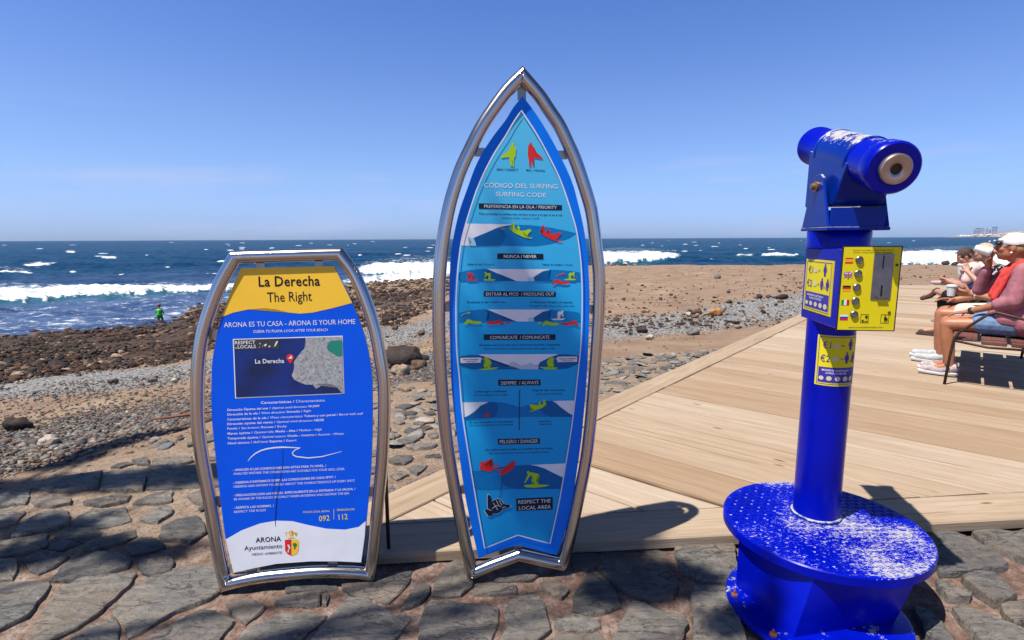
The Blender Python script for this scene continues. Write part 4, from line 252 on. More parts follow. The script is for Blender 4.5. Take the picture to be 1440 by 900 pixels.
# blue enamel, worn by salt where it faces up
def blue_paint(name, worn=.5, sc=14, streak=False, c0=(.0, .004, .33), c1=(.0, .008, .52)):
    m, t, b = newmat(name, (.0, .02, .4), .32, 0, .18); b.inputs['Coat Weight'].default_value = .06; b.inputs['Coat Roughness'].default_value = .12
    g = N(t, 'ShaderNodeNewGeometry'); s = N(t, 'ShaderNodeSeparateXYZ'); t.links.new(g.outputs['Normal'], s.inputs[0])
    v = coords(t); n1 = noise(t, v, sc, 9, .68, .6); n2 = noise(t, v, 3.5, 3)
    if streak:
        b.inputs['Coat Weight'].default_value = 0; b.inputs['Specular IOR Level'].default_value = .15
        v2 = coords(t, scale=(1, 3.2, 1)); n1 = noise(t, v2, sc, 9, .72, 1.5)
    up = ramp(t, s.outputs[2], [(.25, 0), (.9, .24)])
    n1 = mathn(t, 'ADD', mathn(t, 'MULTIPLY', n1, .5), mathn(t, 'MULTIPLY', noise(t, v, sc*2.6, 6, .8), .54)); k = mathn(t, 'ADD', n1, up); k = mathn(t, 'ADD', k, mathn(t, 'MULTIPLY', n2, .28))
    if streak:      # scuffed most where people stand
        dv = N(t, 'ShaderNodeVectorMath', operation='DISTANCE'); t.links.new(coords(t), dv.inputs[0]); dv.inputs[1].default_value = (.06, -.12, .25)
        k = mathn(t, 'ADD', k, ramp(t, dv.outputs['Value'], [(.03, .11), (.30, 0)])); k = mathn(t, 'ADD', k, mathn(t, 'MULTIPLY', mathn(t, 'SUBTRACT', noise(t, coords(t, scale=(1, 2.6, 1)), 55, 5, .8, 1.), .5), .38)); k = mathn(t, 'ADD', k, mathn(t, 'MULTIPLY', mathn(t, 'SUBTRACT', n2, .5), .35))
    msk = ramp(t, k, [(1.02-worn*.2, 0), (1.05-worn*.2, 1)])
    base = ramp(t, n2, [(.3, c0), (.7, c1)])
    t.links.new(mixc(t, msk, base, (.38, .37, .37)), b.inputs['Base Color'])
    r_ = ramp(t, msk, [(0, .26), (1, .85)]); t.links.new(r_, b.inputs['Roughness']); setb(t, b, mathn(t, 'ADD', msk, mathn(t, 'MULTIPLY', n1, .4)), .25, .002)
    return m
BLUE = blue_paint('blue_enamel', .3); BLUEW = blue_paint('blue_enamel_worn', .86, 20, False, (.0, .014, .22), (.0, .03, .36)); BLUET = blue_paint('blue_enamel_tread', .24, 34, True)
# slate
def slate(name, c0, c1, c2):
    m, t, b = newmat(name, c0, .72); v = coords(t, 'Object', (1, 1, 1), 37.); vs = coords(t, 'Object', (7, 26, 9), 37.)
    n1 = noise(t, v, 5, 8, .65, .5); n2 = noise(t, vs, 1.4, 8, .7, .3); n3 = noise(t, v, 90, 4, .7)
    oi = N(t, 'ShaderNodeObjectInfo')
    c = ramp(t, n1, [(.28, c0), (.52, c1), (.72, c2)]); c = mixc(t, ramp(t, n2, [(.4, .0), (.7, .5)]), c, tuple(x*.55 for x in c0))
    c = mixc(t, ramp(t, noise(t, v, 3.2, 8, .7), [(.48, 0), (.68, .8)]), c, (.27, .205, .15))
    c = mixc(t, ramp(t, noise(t, v, 24, 6, .75), [(.34, .75), (.5, 0)]), c, tuple(x*.4 for x in c0))
    ckk = noise(t, coords(t, 'Object', (2.2, 9, 3), 37.), 1.3, 5, .55, .8); c = mixc(t, ramp(t, ckk, [(.485, 0), (.497, .85), (.503, .85), (.515, 0)]), c, tuple(x*.3 for x in c0))
    c = mixc(t, 1, c, ramp(t, oi.outputs['Random'], [(0, (.72, .73, .76)), (.5, (1.0, .98, .95)), (1, (1.25, 1.18, 1.08))], 1), 'MULTIPLY')
    c = mixc(t, ramp(t, voro(t, v, 26), [(.035, .9), (.06, 0)]), c, (.55, .52, .46))
    t.links.new(c, b.inputs['Base Color'])
    h = mathn(t, 'ADD', mathn(t, 'MULTIPLY', n2, 1.2), mathn(t, 'ADD', mathn(t, 'MULTIPLY', n3, .25), n1)); setb(t, b, h, 1, .03)
    t.links.new(ramp(t, n3, [(.3, .6), (.7, .85)]), b.inputs['Roughness'])
    return m
SLATE = {'g': slate('slate_grey', (.18, .173, .163), (.29, .275, .25), (.45, .39, .32)), 'd': slate('slate_dark_shaded', (.09, .09, .09), (.14, .138, .134), (.22, .20, .18)),  # dark slate: some stones are dark, others have shade put into their colour
         'p': slate('slate_pale', (.18, .165, .145), (.26, .23, .20), (.36, .30, .25))}
# timber
def wood(name, a, b_, c_, dk=.5):
    m, t, b = newmat(name, a, .78, 0, .25); v = coords(t, 'Object', (.55, 9, 9), 19.); v1 = coords(t, 'Object', (1, 1, 1), 19.)
    g = noise(t, v, 3.2, 8, .68, .7); f = noise(t, coords(t, 'Object', (1.2, 60, 40), 19.), 2.4, 5, .7)
    w = noise(t, coords(t, 'Object', (.5, 3, 3), 19.), 1.5, 3)
    oi = N(t, 'ShaderNodeObjectInfo')
    c = ramp(t, g, [(.3, b_), (.5, a), (.68, c_)]); c = mixc(t, ramp(t, f, [(.35, .38), (.6, 0)]), c, tuple(x*dk for x in b_))
    c = mixc(t, ramp(t, w, [(.5, 0), (.72, .6)]), c, tuple(x*.8 for x in b_))
    # drying cracks along the grain and a few knots
    ck = noise(t, coords(t, 'Object', (.35, 26, 5), 19.), 1.7, 3, .5, .4)
    c = mixc(t, ramp(t, ck, [(.68, 0), (.70, .55)]), c, (.14, .08, .045))
    c = mixc(t, ramp(t, voro(t, coords(t, 'Object', (.8, 2.4, 1), 19.), 2.1), [(.03, .9), (.07, 0)]), c, (.12, .06, .03))
    c = mixc(t, 1, c, ramp(t, oi.outputs['Random'], [(0, (.84, .76, .67)), (.25, (.95, .91, .86)), (.6, (1.03, 1.04, 1.05)), (1, (1.12, 1.15, 1.18))], 1), 'MULTIPLY')
    t.links.new(c, b.inputs['Base Color']); setb(t, b, mathn(t, 'ADD', mathn(t, 'ADD', g, f), mathn(t, 'MULTIPLY', ck, -.5)), .45, .004); return m
WOOD = wood('deck_timber', (.485, .368, .262), (.39, .282, .188), (.54, .442, .345)); WOODE = wood('beam_timber', (.44, .325, .22), (.33, .225, .14), (.49, .37, .27))
BENCHW = wood('bench_slat', (.17, .07, .055), (.13, .05, .04), (.22, .10, .08)); IRON = simple('bench_iron', (.07, .04, .03), .55, .6, .3, 60)
# skin, cloth
def skin(name, c): 
    m = simple(name, c, .5, 0, .1, 30); m.node_tree.nodes['Principled BSDF'].inputs['Subsurface Weight'].default_value = .05; return m
TAN = skin('tan_skin', (.45, .175, .085)); FAIR = skin('fair_skin', (.52, .27, .185)); BROWN = skin('shaded_skin', (.42, .19, .11))
def cloth(name, c, var=.12): return simple(name, c, .85, 0, var, 25, .4, .2)
# rocks share a vertex-coloured material
def vcol(name, rough=.9, b1=.6, sc=30, dist=.02):
    m, t, b = newmat(name, (.2, .2, .2), rough, 0, .3); a = N(t, 'ShaderNodeAttribute'); a.attribute_name = 'col'
    v = coords(t); n1 = noise(t, v, sc, 6, .7)
    t.links.new(mixc(t, 1, a.outputs['Color'], ramp(t, n1, [(.3, .5), (.7, 1.08)]), 'MULTIPLY'), b.inputs['Base Color']); setb(t, b, n1, b1, dist); return m
ROCKM = vcol('volcanic_rock', .85, .9, 12, .05); GRAVM = vcol('pebbles', .8, .4, 60, .006)
# ---------------------------------------------------------------- the lie of the land: height by bearing (degrees from the view axis) and range (m)
LAND = [(-180, [(5, 0), (40, 0)]), (-110, [(5, 0), (12, -.3), (40, -1), (60, -3), (90, -4.5)]),
        (-60, [(3.7, 0), (6.8, -.4), (12.6, -1.2), (21, -2.0), (33, -3), (60, -4.5)]),
        (-44, [(3.9, 0), (6.8, -.4), (12.6, -1.2), (21, -2.0), (34, -3), (60, -4.5)]),
        (-33, [(4.2, 0), (9.6, -.9), (16.7, -1.7), (30.2, -2.78), (34, -3), (60, -4.5)]),
        (-29, [(4.4, 0), (9.5, -.85), (17, -1.6), (30, -2.3), (42, -3), (70, -4.5)]),
        (-12, [(4.9, 0), (9.5, -.7), (21, -1.5), (44, -2.4), (61, -3), (90, -4.5)]),
        (-1.5, [(5.6, 0), (8, -.3), (15, -.7), (30, -1.2), (50, -1.8), (62, -3), (90, -4.5)]),
        (9.5, [(6.4, 0), (7.6, -.1), (12, -.3), (21.8, -.5), (43, -.72), (52, -3), (80, -4.5)]),
        (32, [(14, -.02), (17, -.06), (50, -.72), (58, -3), (90, -4.5)]),
        (45, [(18, -.02), (22, -.08), (57, -.72), (66, -3), (100, -4.5)]),
        (62, [(18, -.02), (22, -.08), (70, -.8), (90, -3), (120, -4.5)]),
        (110, [(5, 0), (200, 0)]), (180, [(5, 0), (40, 0)])]
def land(x, y):
    x = np.asarray(x, float); y = np.asarray(y, float)
    az = np.degrees(np.arctan2(x, y)); r = np.hypot(x, y); z = np.zeros(x.shape)
    for (a0, p0), (a1, p1) in zip(LAND, LAND[1:]):
        m = (az >= a0) & (az <= a1)
        if not m.any(): continue
        z0 = np.interp(r, [q[0] for q in p0], [q[1] for q in p0]); z1 = np.interp(r, [q[0] for q in p1], [q[1] for q in p1])
        k = (az-a0)/(a1-a0); k = k*k*(3-2*k); z = np.where(m, z0+(z1-z0)*k, z)
    return z
# ---------------------------------------------------------------- ground sheet: beach, with the mortar bed of the paving
PAVE = [(-9, -6), (-5.5, .4), (-4.2, 1.7), (-2.75, 2.7), (-2.3, 3.28), (-1.5, 4.1), (-.75, 4.66), (.1, 5.35), (.86, 5.89), (2.34, 6.3), (3.4, 7.3), (9, 6), (9, -6)]
az = np.concatenate([np.arange(-180, -64, 4.), np.arange(-64, -50, 1.), np.arange(-50, 50, .3), np.arange(50, 64, 1.), np.arange(64, 180.1, 4.)])
rr = np.concatenate([np.geomspace(.12, 1.2, 26), np.geomspace(1.22, 8, 190), np.geomspace(8.1, 130, 190)])
A, R_ = np.meshgrid(np.radians(az), rr); X = R_*np.sin(A); Y = R_*np.cos(A)
def edge_dist(x, y):   # rough signed distance to the far edge of the paving (positive inside)
    e0 = np.array(PAVE[1:11]); d = np.full(x.shape, 99.)
    for (x1, y1), (x2, y2) in zip(e0, e0[1:]):
        t_ = np.clip(((x-x1)*(x2-x1)+(y-y1)*(y2-y1))/((x2-x1)**2+(y2-y1)**2), 0, 1); d = np.minimum(d, np.hypot(x-x1-t_*(x2-x1), y-y1-t_*(y2-y1)))
    return np.where(inpoly(x, y, PAVE), d, -d)
ED = edge_dist(X, Y)+fbm(X*3, Y*3, 5)*.5
Z = land(X, Y); pav = smooth01(ED/.18+.5)
azd = np.degrees(A); far = smooth01((R_-5)/20)
Z = Z + (1-pav)*(fbm(X*.7, Y*.7, 1)*.10*far*2 + fbm(X*5, Y*5, 2)*.035 + fbm(X*22, Y*22, 3)*.012) + pav*(fbm(X*9, Y*9, 8)*.016+fbm(X*40, Y*40, 9)*.006-.006)
Z = Z - .02*smooth01((-ED)/.5)*(1-pav)
# a lip of rock at the outer edge of the beach
shore = smooth01((Z+3.2)/.8)
def seg_d(x, y, pts):
    d = np.full(x.shape, 99.)
    for (x1, y1), (x2, y2) in zip(pts, pts[1:]):
        t_ = np.clip(((x-x1)*(x2-x1)+(y-y1)*(y2-y1))/((x2-x1)**2+(y2-y1)**2), 0, 1); d = np.minimum(d, np.hypot(x-x1-t_*(x2-x1), y-y1-t_*(y2-y1)))
    return d
wob = fbm(X*.6, Y*.6, 21)*2.0
gv = smooth01(1.3-np.abs(seg_d(X, Y, [(-1.5, 7.6), (1.51, 8.9), (5.9, 11.4), (12, 15)])+wob*.5)/1.5)            # grey shingle band on the right
gv = np.maximum(gv, smooth01(1.4-np.abs(seg_d(X, Y, [(-9, 3.2), (-4.2, 3.9), (-3.0, 4.9), (-1.6, 5.6), (-.2, 7)])+wob*.4)/.9)*.9)
gv = np.maximum(gv, smooth01(1.4-np.abs(seg_d(X, Y, [(-14, 8.2), (-8, 9.3), (-5.5, 10.5), (-3.5, 12), (-1.5, 15)])+wob)/2.0))
rk = smooth01((-1.35-land(X, Y))/.5)*(azd < 4)*(R_ > 8); rk = rk*smooth01((8-azd)/10)
edge = smooth01((R_-30)/10)*smooth01((-.66-land(X, Y))/.1)
V = np.stack([X, Y, Z], -1).reshape(-1, 3); na = len(az); nr = len(rr)
i = (np.arange(nr-1)[:, None]*na+np.arange(na-1)[None, :]).ravel(); F_ = np.stack([i, i+1, i+na+1, i+na], -1)[:, ::-1]
m, t, b = newmat('ground', rough=.92, spec=.25)
P = N(t, 'ShaderNodeNewGeometry').outputs['Position']
def att(n_):
    a = N(t, 'ShaderNodeAttribute'); a.attribute_name = n_; return a.outputs['Fac']
n1 = noise(t, P, 1.3, 8, .62); n2 = noise(t, P, 14, 6, .7); n3 = noise(t, P, 70, 4, .7); n4 = noise(t, P, .35, 6, .6)
sand = ramp(t, n1, [(.3, (.20, .130, .085)), (.5, (.31, .21, .135)), (.7, (.40, .285, .19))])
sand = mixc(t, ramp(t, n4, [(.45, 0), (.68, .75)]), sand, (.24, .165, .12))
sand = mixc(t, ramp(t, n3, [(.35, .5), (.55, 0)]), sand, (.14, .10, .08))
vc = voro(t, P, 26, 'F1', 1); hs = N(t, 'ShaderNodeHueSaturation', Saturation=.12); t.links.new(vc, hs.inputs['Color'])
vd = voro(t, P, 26, 'F1', 0)
gcol = mixc(t, .75, hs.outputs[0], (.155, .145, .135)); gcol = mixc(t, ramp(t, vd, [(.35, 0), (.75, .85)]), gcol, (.05, .045, .04))
gm = mathn(t, 'ADD', att('gravel'), mathn(t, 'MULTIPLY', mathn(t, 'SUBTRACT', n2, .5), 2.2)); gm = ramp(t, gm, [(.35, 0), (.62, 1)])
c = mixc(t, gm, sand, gcol)
rcol = ramp(t, n2, [(.3, (.02, .014, .011)), (.55, (.07, .045, .033)), (.75, (.20, .14, .10))]); c = mixc(t, att('rocky'), c, rcol)
c = mixc(t, att('rim'), c, ramp(t, n2, [(.35, (.10, .07, .05)), (.65, (.42, .29, .19))]))
mort = ramp(t, n2, [(.28, (.10, .055, .042)), (.45, (.20, .125, .095)), (.58, (.29, .21, .17)), (.72, (.42, .36, .33)), (.85, (.55, .50, .48))])
ms = ramp(t, n2, [(.3, (.25, .18, .125)), (.6, (.36, .275, .2)), (.8, (.43, .35, .27))])
sx = N(t, 'ShaderNodeSeparateXYZ'); t.links.new(P, sx.inputs[0])
dd = mathn(t, 'ADD', mathn(t, 'SUBTRACT', sx.outputs[1], mathn(t, 'MULTIPLY', sx.outputs[0], .55)), mathn(t, 'MULTIPLY', n1, 1.2))
mort = mixc(t, ramp(t, mathn(t, 'MULTIPLY', dd, .2), [(.60, 0), (.85, 1)]), mort, ms)
mort = mixc(t, ramp(t, n3, [(.36, .7), (.52, 0)]), mort, (.07, .035, .028))
c = mixc(t, att('pav'), c, mort); t.links.new(c, b.inputs['Base Color'])
h = mathn(t, 'ADD', mathn(t, 'MULTIPLY', n2, .6), mathn(t, 'MULTIPLY', n3, .5)); h = mathn(t, 'ADD', h, mathn(t, 'MULTIPLY', gm, mathn(t, 'MULTIPLY', vd, -.8)))
setb(t, b, h, .8, .02)
g = mobj('ground', V, F_, m, smooth=True, attrs=dict(pav=pav.ravel(), gravel=gv.ravel(), rocky=rk.ravel(), rim=edge.ravel())); tag(g, kind='structure')
# ---------------------------------------------------------------- sea
az = np.concatenate([np.arange(-86, -50, 1.5), np.arange(-50, 50, .17), np.arange(50, 86.1, 1.5)])
rr = np.concatenate([1/np.linspace(1/17., 1/420., 400), np.geomspace(430, 9000, 60)])
A, R_ = np.meshgrid(np.radians(az), rr); X = R_*np.sin(A); Y = R_*np.cos(A); azd = np.degrees(A)
Zs = np.full(X.shape, -3.); fade = smooth01((700-R_)/500); near = smooth01((R_-22)/30)
ph = Y*.94+X*.12+fbm(X*.03, Y*.03, 31)*14
Zs += fade*near*(.16*np.sin(ph*2*PI/17)+.10*np.sin((ph+X*.35)*2*PI/8.3+1)) + fade*fbm(X*.45, Y*.9, 33)*.42*(.35+near) + fade*fbm(X*1.6, Y*2.4, 35)*.16
foam = np.zeros(X.shape); teal = np.zeros(X.shape)
for lo, hi, hgt in BANDS:
    a0 = [q[0] for q in lo]; rn = np.interp(azd, a0, [q[1] for q in lo]); a1 = [q[0] for q in hi]; rf = np.interp(azd, a1, [q[1] for q in hi])
    ends = smooth01((azd-a0[0])/(.15*(a0[-1]-a0[0])+.2)+.3)*smooth01((a0[-1]-azd)/(.15*(a0[-1]-a0[0])+.2)+.3)*((azd > a0[0]-1) & (azd < a0[-1]+1))
    jit = (fbm(azd*1.6, R_*.05, 41)*.5+fbm(azd*7, R_*.1, 42)*.3)*(rf-rn)
    s = (R_+jit-rn)/(rf-rn)
    bump = np.where(s < 0, np.exp(-(s/.16)**2), np.where(s < .35, 1., np.exp(-((s-.35)/.45)**2)))
    Zs += hgt*ends*bump*.62*(1+fbm(azd*3, R_*.0+hgt*7, 44)*.7)
    foam = np.maximum(foam, ends*smooth01((s+.26+fbm(azd*2.2, R_*.0+hgt, 47)*.12)/.16)*smooth01((1.12-s)/.35)*(.84-.30*smooth01(s)+fbm(azd*.8, R_*.04, 49)*.5))
    teal = np.maximum(teal, .6*ends*np.exp(-((s+.22)/.12)**2))
    foam = np.maximum(foam, ends*.40*np.exp(-((s-1.3)/.9)**2)*(s > 0))
wash = smooth01((58-R_)/10)*(azd < -22); foam = np.maximum(foam, .34*wash)
depth = land(X, Y); lap = np.exp(-((depth+3.12)/.16)**2)*(R_ < 130); foam = np.maximum(foam, .46*lap)
sheen = np.clip(smooth01((115-R_)/90)+0*X, 0, 1)
V = np.stack([X, Y, Zs], -1).reshape(-1, 3); na = len(az); nr = len(rr)
i = (np.arange(nr-1)[:, None]*na+np.arange(na-1)[None, :]).ravel(); F_ = np.stack([i, i+1, i+na+1, i+na], -1)[:, ::-1]
m, t, b = newmat('sea_water', rough=.3, spec=.004); b.inputs['IOR'].default_value = 1.33
P = N(t, 'ShaderNodeNewGeometry').outputs['Position']
def sc(v, s_):
    q = N(t, 'ShaderNodeMapping'); q.inputs['Scale'].default_value = s_; t.links.new(v, q.inputs[0]); return q.outputs[0]
n1 = noise(t, sc(P, (.5, 1, 1)), .35, 7, .7, .4); n2 = noise(t, sc(P, (.6, 1.5, 1)), 1.6, 6, .72, .3); n3 = noise(t, sc(P, (.25, 1, 1)), .035, 5, .6)
deep = ramp(t, n3, [(.35, (.002, .034, .095)), (.55, (.005, .052, .122)), (.7, (.010, .085, .135))])
deep = mixc(t, ramp(t, n1, [(.42, .55), (.6, 0)]), deep, (.001, .020, .062))
sheen_col = ramp(t, n1, [(.35, (.025, .060, .16)), (.6, (.11, .17, .32))])  # inshore blue, with the sky's pale reflection put into the colour
c = mixc(t, att('inshore_sheen'), deep, sheen_col); c = mixc(t, att('teal'), c, (.008, .11, .135))
fm = mathn(t, 'ADD', att('foam'), mathn(t, 'MULTIPLY', mathn(t, 'SUBTRACT', n2, .5), 2.1)); fm = ramp(t, fm, [(.46, 0), (.78, 1)])
fb = mathn(t, 'MINIMUM', fm, 1.)
c = mixc(t, fb, c, (.70, .73, .76)); t.links.new(c, b.inputs['Base Color'])
t.links.new(ramp(t, fb, [(0, .24), (1, .8)]), b.inputs['Roughness'])
setb(t, b, mathn(t, 'ADD', mathn(t, 'MULTIPLY', n1, 1.6), n2), .55, .35)
g = mobj('sea', V, F_, m, smooth=True, attrs=dict(foam=foam.ravel(), teal=teal.ravel(), inshore_sheen=sheen.ravel())); tag(g, kind='structure')
# ragged white crests on the open water
FOAM = simple('sea_foam', (.74, .77, .80), .8, 0, .06, 3)
vs, fs = [], []
for k in range(150):
    a = math.radians(random.uniform(-52, 52)); r = 1/random.uniform(1/1500., 1/75.) if k % 3 else 1/random.uniform(1/700., 1/150.)
    if math.degrees(a) > 5 and r < 110: continue
    L = random.uniform(.25, .8)*(1+r/170); h = random.uniform(.04, .15)*(1+r/420); cx, cy = r*math.sin(a), r*math.cos(a); rot = random.uniform(-.25, .25); n = 7; i0 = len(vs)
    for j in range(n):
        u = j/(n-1)*2-1; px = cx+L*u*math.cos(rot); py = cy+L*u*math.sin(rot)+random.uniform(-.1, .1)*L; pr = (1-u*u)*random.uniform(.5, 1.1)
        vs += [(px, py-.5*pr, -3.1), (px, py-.1, -3.0+h*pr+.05), (px, py+.5*pr, -3.1)]
    for j in range(n-1):
        q = i0+3*j; fs += [(q, q+3, q+4, q+1), (q+1, q+4, q+5, q+2)]
tag(mobj('whitecaps', vs, np.array(fs), FOAM, smooth=True), kind='stuff')
# ---------------------------------------------------------------- far headland and its towers
m, t, b = newmat('far_land', rough=.95); P = N(t, 'ShaderNodeNewGeometry').outputs['Position']
t.links.new(ramp(t, noise(t, P, .006, 8, .7), [(.35, (.20, .155, .13)), (.55, (.33, .27, .22)), (.7, (.62, .58, .52))]), b.inputs['Base Color'])
def ridge(name, prof, depth, mat):
    vs, fs = [], []; n = len(prof); M_ = 8
    for a, r, h in prof:
        a = math.radians(a)
        for j in range(M_+1):
            s_ = j/M_; hh = h*math.sin(min(1, s_*1.6)*PI/2)*(1-max(0, s_-.8)*5)+ (vnoise(a*800, s_*6, 3)-.5)*h*.22*(s_ > 0)*(s_ < 1)
            vs.append(((r+depth*s_)*math.sin(a), (r+depth*s_)*math.cos(a), -3.5+float(hh)))
    for i_ in range(n-1):
        for j in range(M_): q = i_*(M_+1)+j; fs.append((q, q+M_+1, q+M_+2, q+1))
    return tag(mobj(name, vs, np.array(fs), mat, smooth=True), kind='structure')
prof = [(38.2+k*.25, 6000, np.interp(38.2+k*.25, [38.2, 39, 40.2, 41.5, 42.3, 43.5, 46, 60, 75], [1, 16, 30, 46, 52, 60, 80, 130, 150])*(.9+.2*float(vnoise(k*.9, 1, 6)))) for k in range(150)]
ridge('headland', prof, 1300, m)
prof = [(41+k*.5, 7900, np.interp(41+k*.5, [41, 43.5, 46, 60, 75], [10, 95, 190, 480, 600])*(.93+.14*float(vnoise(k*.7, 2, 9)))) for k in range(70)]
ridge('mountain', prof, 900, m)
TW = simple('tower_render', (.72, .72, .74), .8, 0, .05, .02); TB = simple('tower_glass', (.09, .16, .36), .3, 0, .1, .02)
tower0 = {}
def tower(azm, r, w, h, base, glass, label):
    a = math.radians(azm); o = empty('tower_block', (r*math.sin(a), r*math.cos(a), base), -a, label=label, cat='building', group='white tower blocks on the far headland')
    bm = bmesh.new(); box(bm, -w/2, w/2, -10, 10, 0, h); box(bm, -w/2-1, w/2+1, -11, 11, h, h+1.5); bobj('wall', bm, TB if glass else TW, o)
    for k in range(4):
        bm = bmesh.new(); box(bm, -w/2+2, w/2-2, -11.2, -10.3, h*(k+.35)/4.4, h*(k+.75)/4.4); bobj('window', bm, TW if glass else TB, o)
for q in [(40.02, 5990, 20, 34, 26, 0, 'low pale block at the left end of the far hotel row'), (40.25, 5990, 42, 46, 22, 1, 'broad blue-grey glass block, leftmost of the darker towers across the bay'), (40.53, 5990, 20, 54, 22, 0, 'tall white tower just right of the broad blue block across the bay'),
          (40.74, 5990, 18, 50, 24, 0, 'second white tower in the middle of the far row'), (40.93, 5990, 20, 32, 26, 0, 'low white block between the white towers and the blue pair'), (41.12, 5990, 14, 52, 26, 1, 'narrow blue tower, left one of the pair across the bay'), (41.29, 5990, 14, 52, 26, 1, 'narrow blue tower, right one of the pair across the bay')]: tower(*q)
vs, fs = [], []
for k in range(160):
    a = math.radians(random.uniform(38.9, 52)); r = random.uniform(5985, 6300); w = random.uniform(8, 26); h = random.uniform(5, 12); z0 = -3+max(0, (math.degrees(a)-38.9))*6*random.uniform(.1, 1.)+(r-5985)*.03
    bm = None; x, y = r*math.sin(a), r*math.cos(a); i0 = len(vs)
    vs += [(x+sx_*w/2, y+sy_*6, z0+zz) for zz in (0, h) for sy_ in (-1, 1) for sx_ in (-1, 1)]
    fs += [tuple(i0+q for q in f) for f in ((0, 2, 3, 1), (4, 5, 7, 6), (0, 1, 5, 4), (2, 6, 7, 3), (0, 4, 6, 2), (1, 3, 7, 5))]
tag(mobj('far_houses', vs, np.array(fs), TW), 'pale houses scattered along the foot of the far headland', 'houses', kind='stuff')
# ---------------------------------------------------------------- paving stones, each a stone of the pavement
pave = empty('pavement', (0, 0, 0)); tag(pave, kind='structure')
def stone(kind, poly, h, lod=1, k=0):
    P_ = [Vector((x, y)) for x, y in poly]; c = sum(P_, Vector((0, 0)))/len(P_); size = sum((p-c).length for p in P_)/len(P_)
    out = []
    for a, b2 in zip(P_, P_[1:]+P_[:1]):
        L = (b2-a).length; n = max(1, min(5 if lod else 2, int(L/(.03 if lod else .07))))
        for j in range(n):
            p = a.lerp(b2, j/n); nn = Vector((b2.y-a.y, a.x-b2.x)).normalized() if L else Vector((0, 0))
            out.append(p-nn*0 + nn*random.uniform(-1, 1)*min(.007, L*.08)*(0 if j == 0 else 1) - (c-p)*0)
    # take the corners off
    if True:
        o2 = []
        for a, b_, c_ in zip(out[-1:]+out[:-1], out, out[1:]+out[:1]): o2.append(b_*.88+(a+c_)*.06)
        out = o2
    n = len(out); area = sum(a.x*b2.y-b2.x*a.y for a, b2 in zip(out, out[1:]+out[:1]))
    if area < 0: out.reverse()
    tx, ty = random.uniform(-.05, .05), random.uniform(-.05, .02)
    def z(p, base): q = p-c; return base+q.x*tx+q.y*ty
    ins = min(.008, size*.10); vs = []
    for sc_, zz, jz in ((1.03, -.05, 0), (1.0, h-.006, .004), (1-.6*ins/size, h-.0005, .002), (1-3.*ins/size, h+.001, .0035), (.55, h+.002, .005)):
        for p in out:
            q = c+(p-c)*sc_; vs.append((q.x-c.x, q.y-c.y, z(q, zz)+random.uniform(-jz, jz) if zz > 0 else zz))
    vs.append((0, 0, h+.003)); fs = []
    for r in range(4):
        for i_ in range(n): fs.append((r*n+i_, r*n+(i_+1) % n, (r+1)*n+(i_+1) % n, (r+1)*n+i_))
    for i_ in range(n): fs.append((4*n+i_, 4*n+(i_+1) % n, 5*n))
    o = mobj('paving_stone', vs, fs, SLATE[kind], pave); o.location = (c.x, c.y, 0)
    o.data.polygons.foreach_set('use_smooth', [True]*len(o.data.polygons)); o.data.set_sharp_from_angle(angle=math.radians(24))
    return o
placed = [[tuple(p) for p in poly] for _, poly in STONES]
for kd, poly in STONES:
    cx_ = sum(p[0] for p in poly)/len(poly); cy_ = sum(p[1] for p in poly)/len(poly); stone(kd, [(cx_+(x-cx_)*1.05, cy_+(y-cy_)*1.08) for x, y in poly], random.uniform(.005, .012))
boxes = [(min(p[0] for p in q)-.02, max(p[0] for p in q)+.02, min(p[1] for p in q)-.02, max(p[1] for p in q)+.02) for q in placed]
DECK_FRONT = lambda x: 2.07+.08*x
def free(x, y):
    for q, (a, b_, c_, d) in zip(placed, boxes):
        if a < x < b_ and c_ < y < d and bool(inpoly(np.array([x]), np.array([y]), q)[0]): return False
    return True
def on_deck(x, y, m_=0.0):
    if y < DECK_FRONT(x)-m_: return False
    d = (x-.689)*.765-(y-4.101)*.645
    return d > -.03-m_ 
cnt = 0
for tries in range(9000):
    if cnt > 205: break
    x = random.uniform(-4.2, 3.6); y = random.uniform(-1.6, 6.4) if tries % 4 else random.uniform(.9, 5.5)
    if tries < 3500: x = random.uniform(-3.4, 2.6); y = random.uniform(.95, 6.2)
    if on_deck(x, y, .02) or not free(x, y): continue
    if float(edge_dist(np.array([x]), np.array([y]))[0]) < .08: continue
    L = random.uniform(.07, .18) if y > 2.4 else random.uniform(.08, .2); ww = L*random.uniform(.4, .75); th = random.gauss(.42, .35); n = random.randint(5, 7)
    poly = []
    for j in range(n):
        a = 2*PI*j/n+random.uniform(-.4, .4); rr_ = random.uniform(.78, 1.15); px, py = L*rr_*math.cos(a), ww*rr_*math.sin(a)
        poly.append((x+px*math.cos(th)-py*math.sin(th), y+px*math.sin(th)+py*math.cos(th)))
    ok = all(free(*p) and not on_deck(*p, .015) for p in poly) and all(free((a[0]+b_[0])/2, (a[1]+b_[1])/2) for a, b_ in zip(poly, poly[1:]+poly[:1]))
    if ok:
        xs = [p[0] for p in poly]; ys = [p[1] for p in poly]
        for q, (a, b_, c_, d) in zip(placed, boxes):
            if a < max(xs) and b_ > min(xs) and c_ < max(ys) and d > min(ys):
                if inpoly(np.array([p[0] for p in q]), np.array([p[1] for p in q]), poly).any(): ok = False; break
    if not ok: continue
    kd = random.choices('gdp', (6, 2, 2) if y < 2.6 else (4, 1, 6))[0]
    poly2 = poly
    placed.append(poly); boxes.append((min(xs)-.02, max(xs)+.02, min(ys)-.02, max(ys)+.02)); stone(kd, poly2, random.uniform(.004, .011) if y < 3.4 else random.uniform(.0, .006), 0); cnt += 1
COB = []       # the small cobbles farther off, past the three hundred built one by one
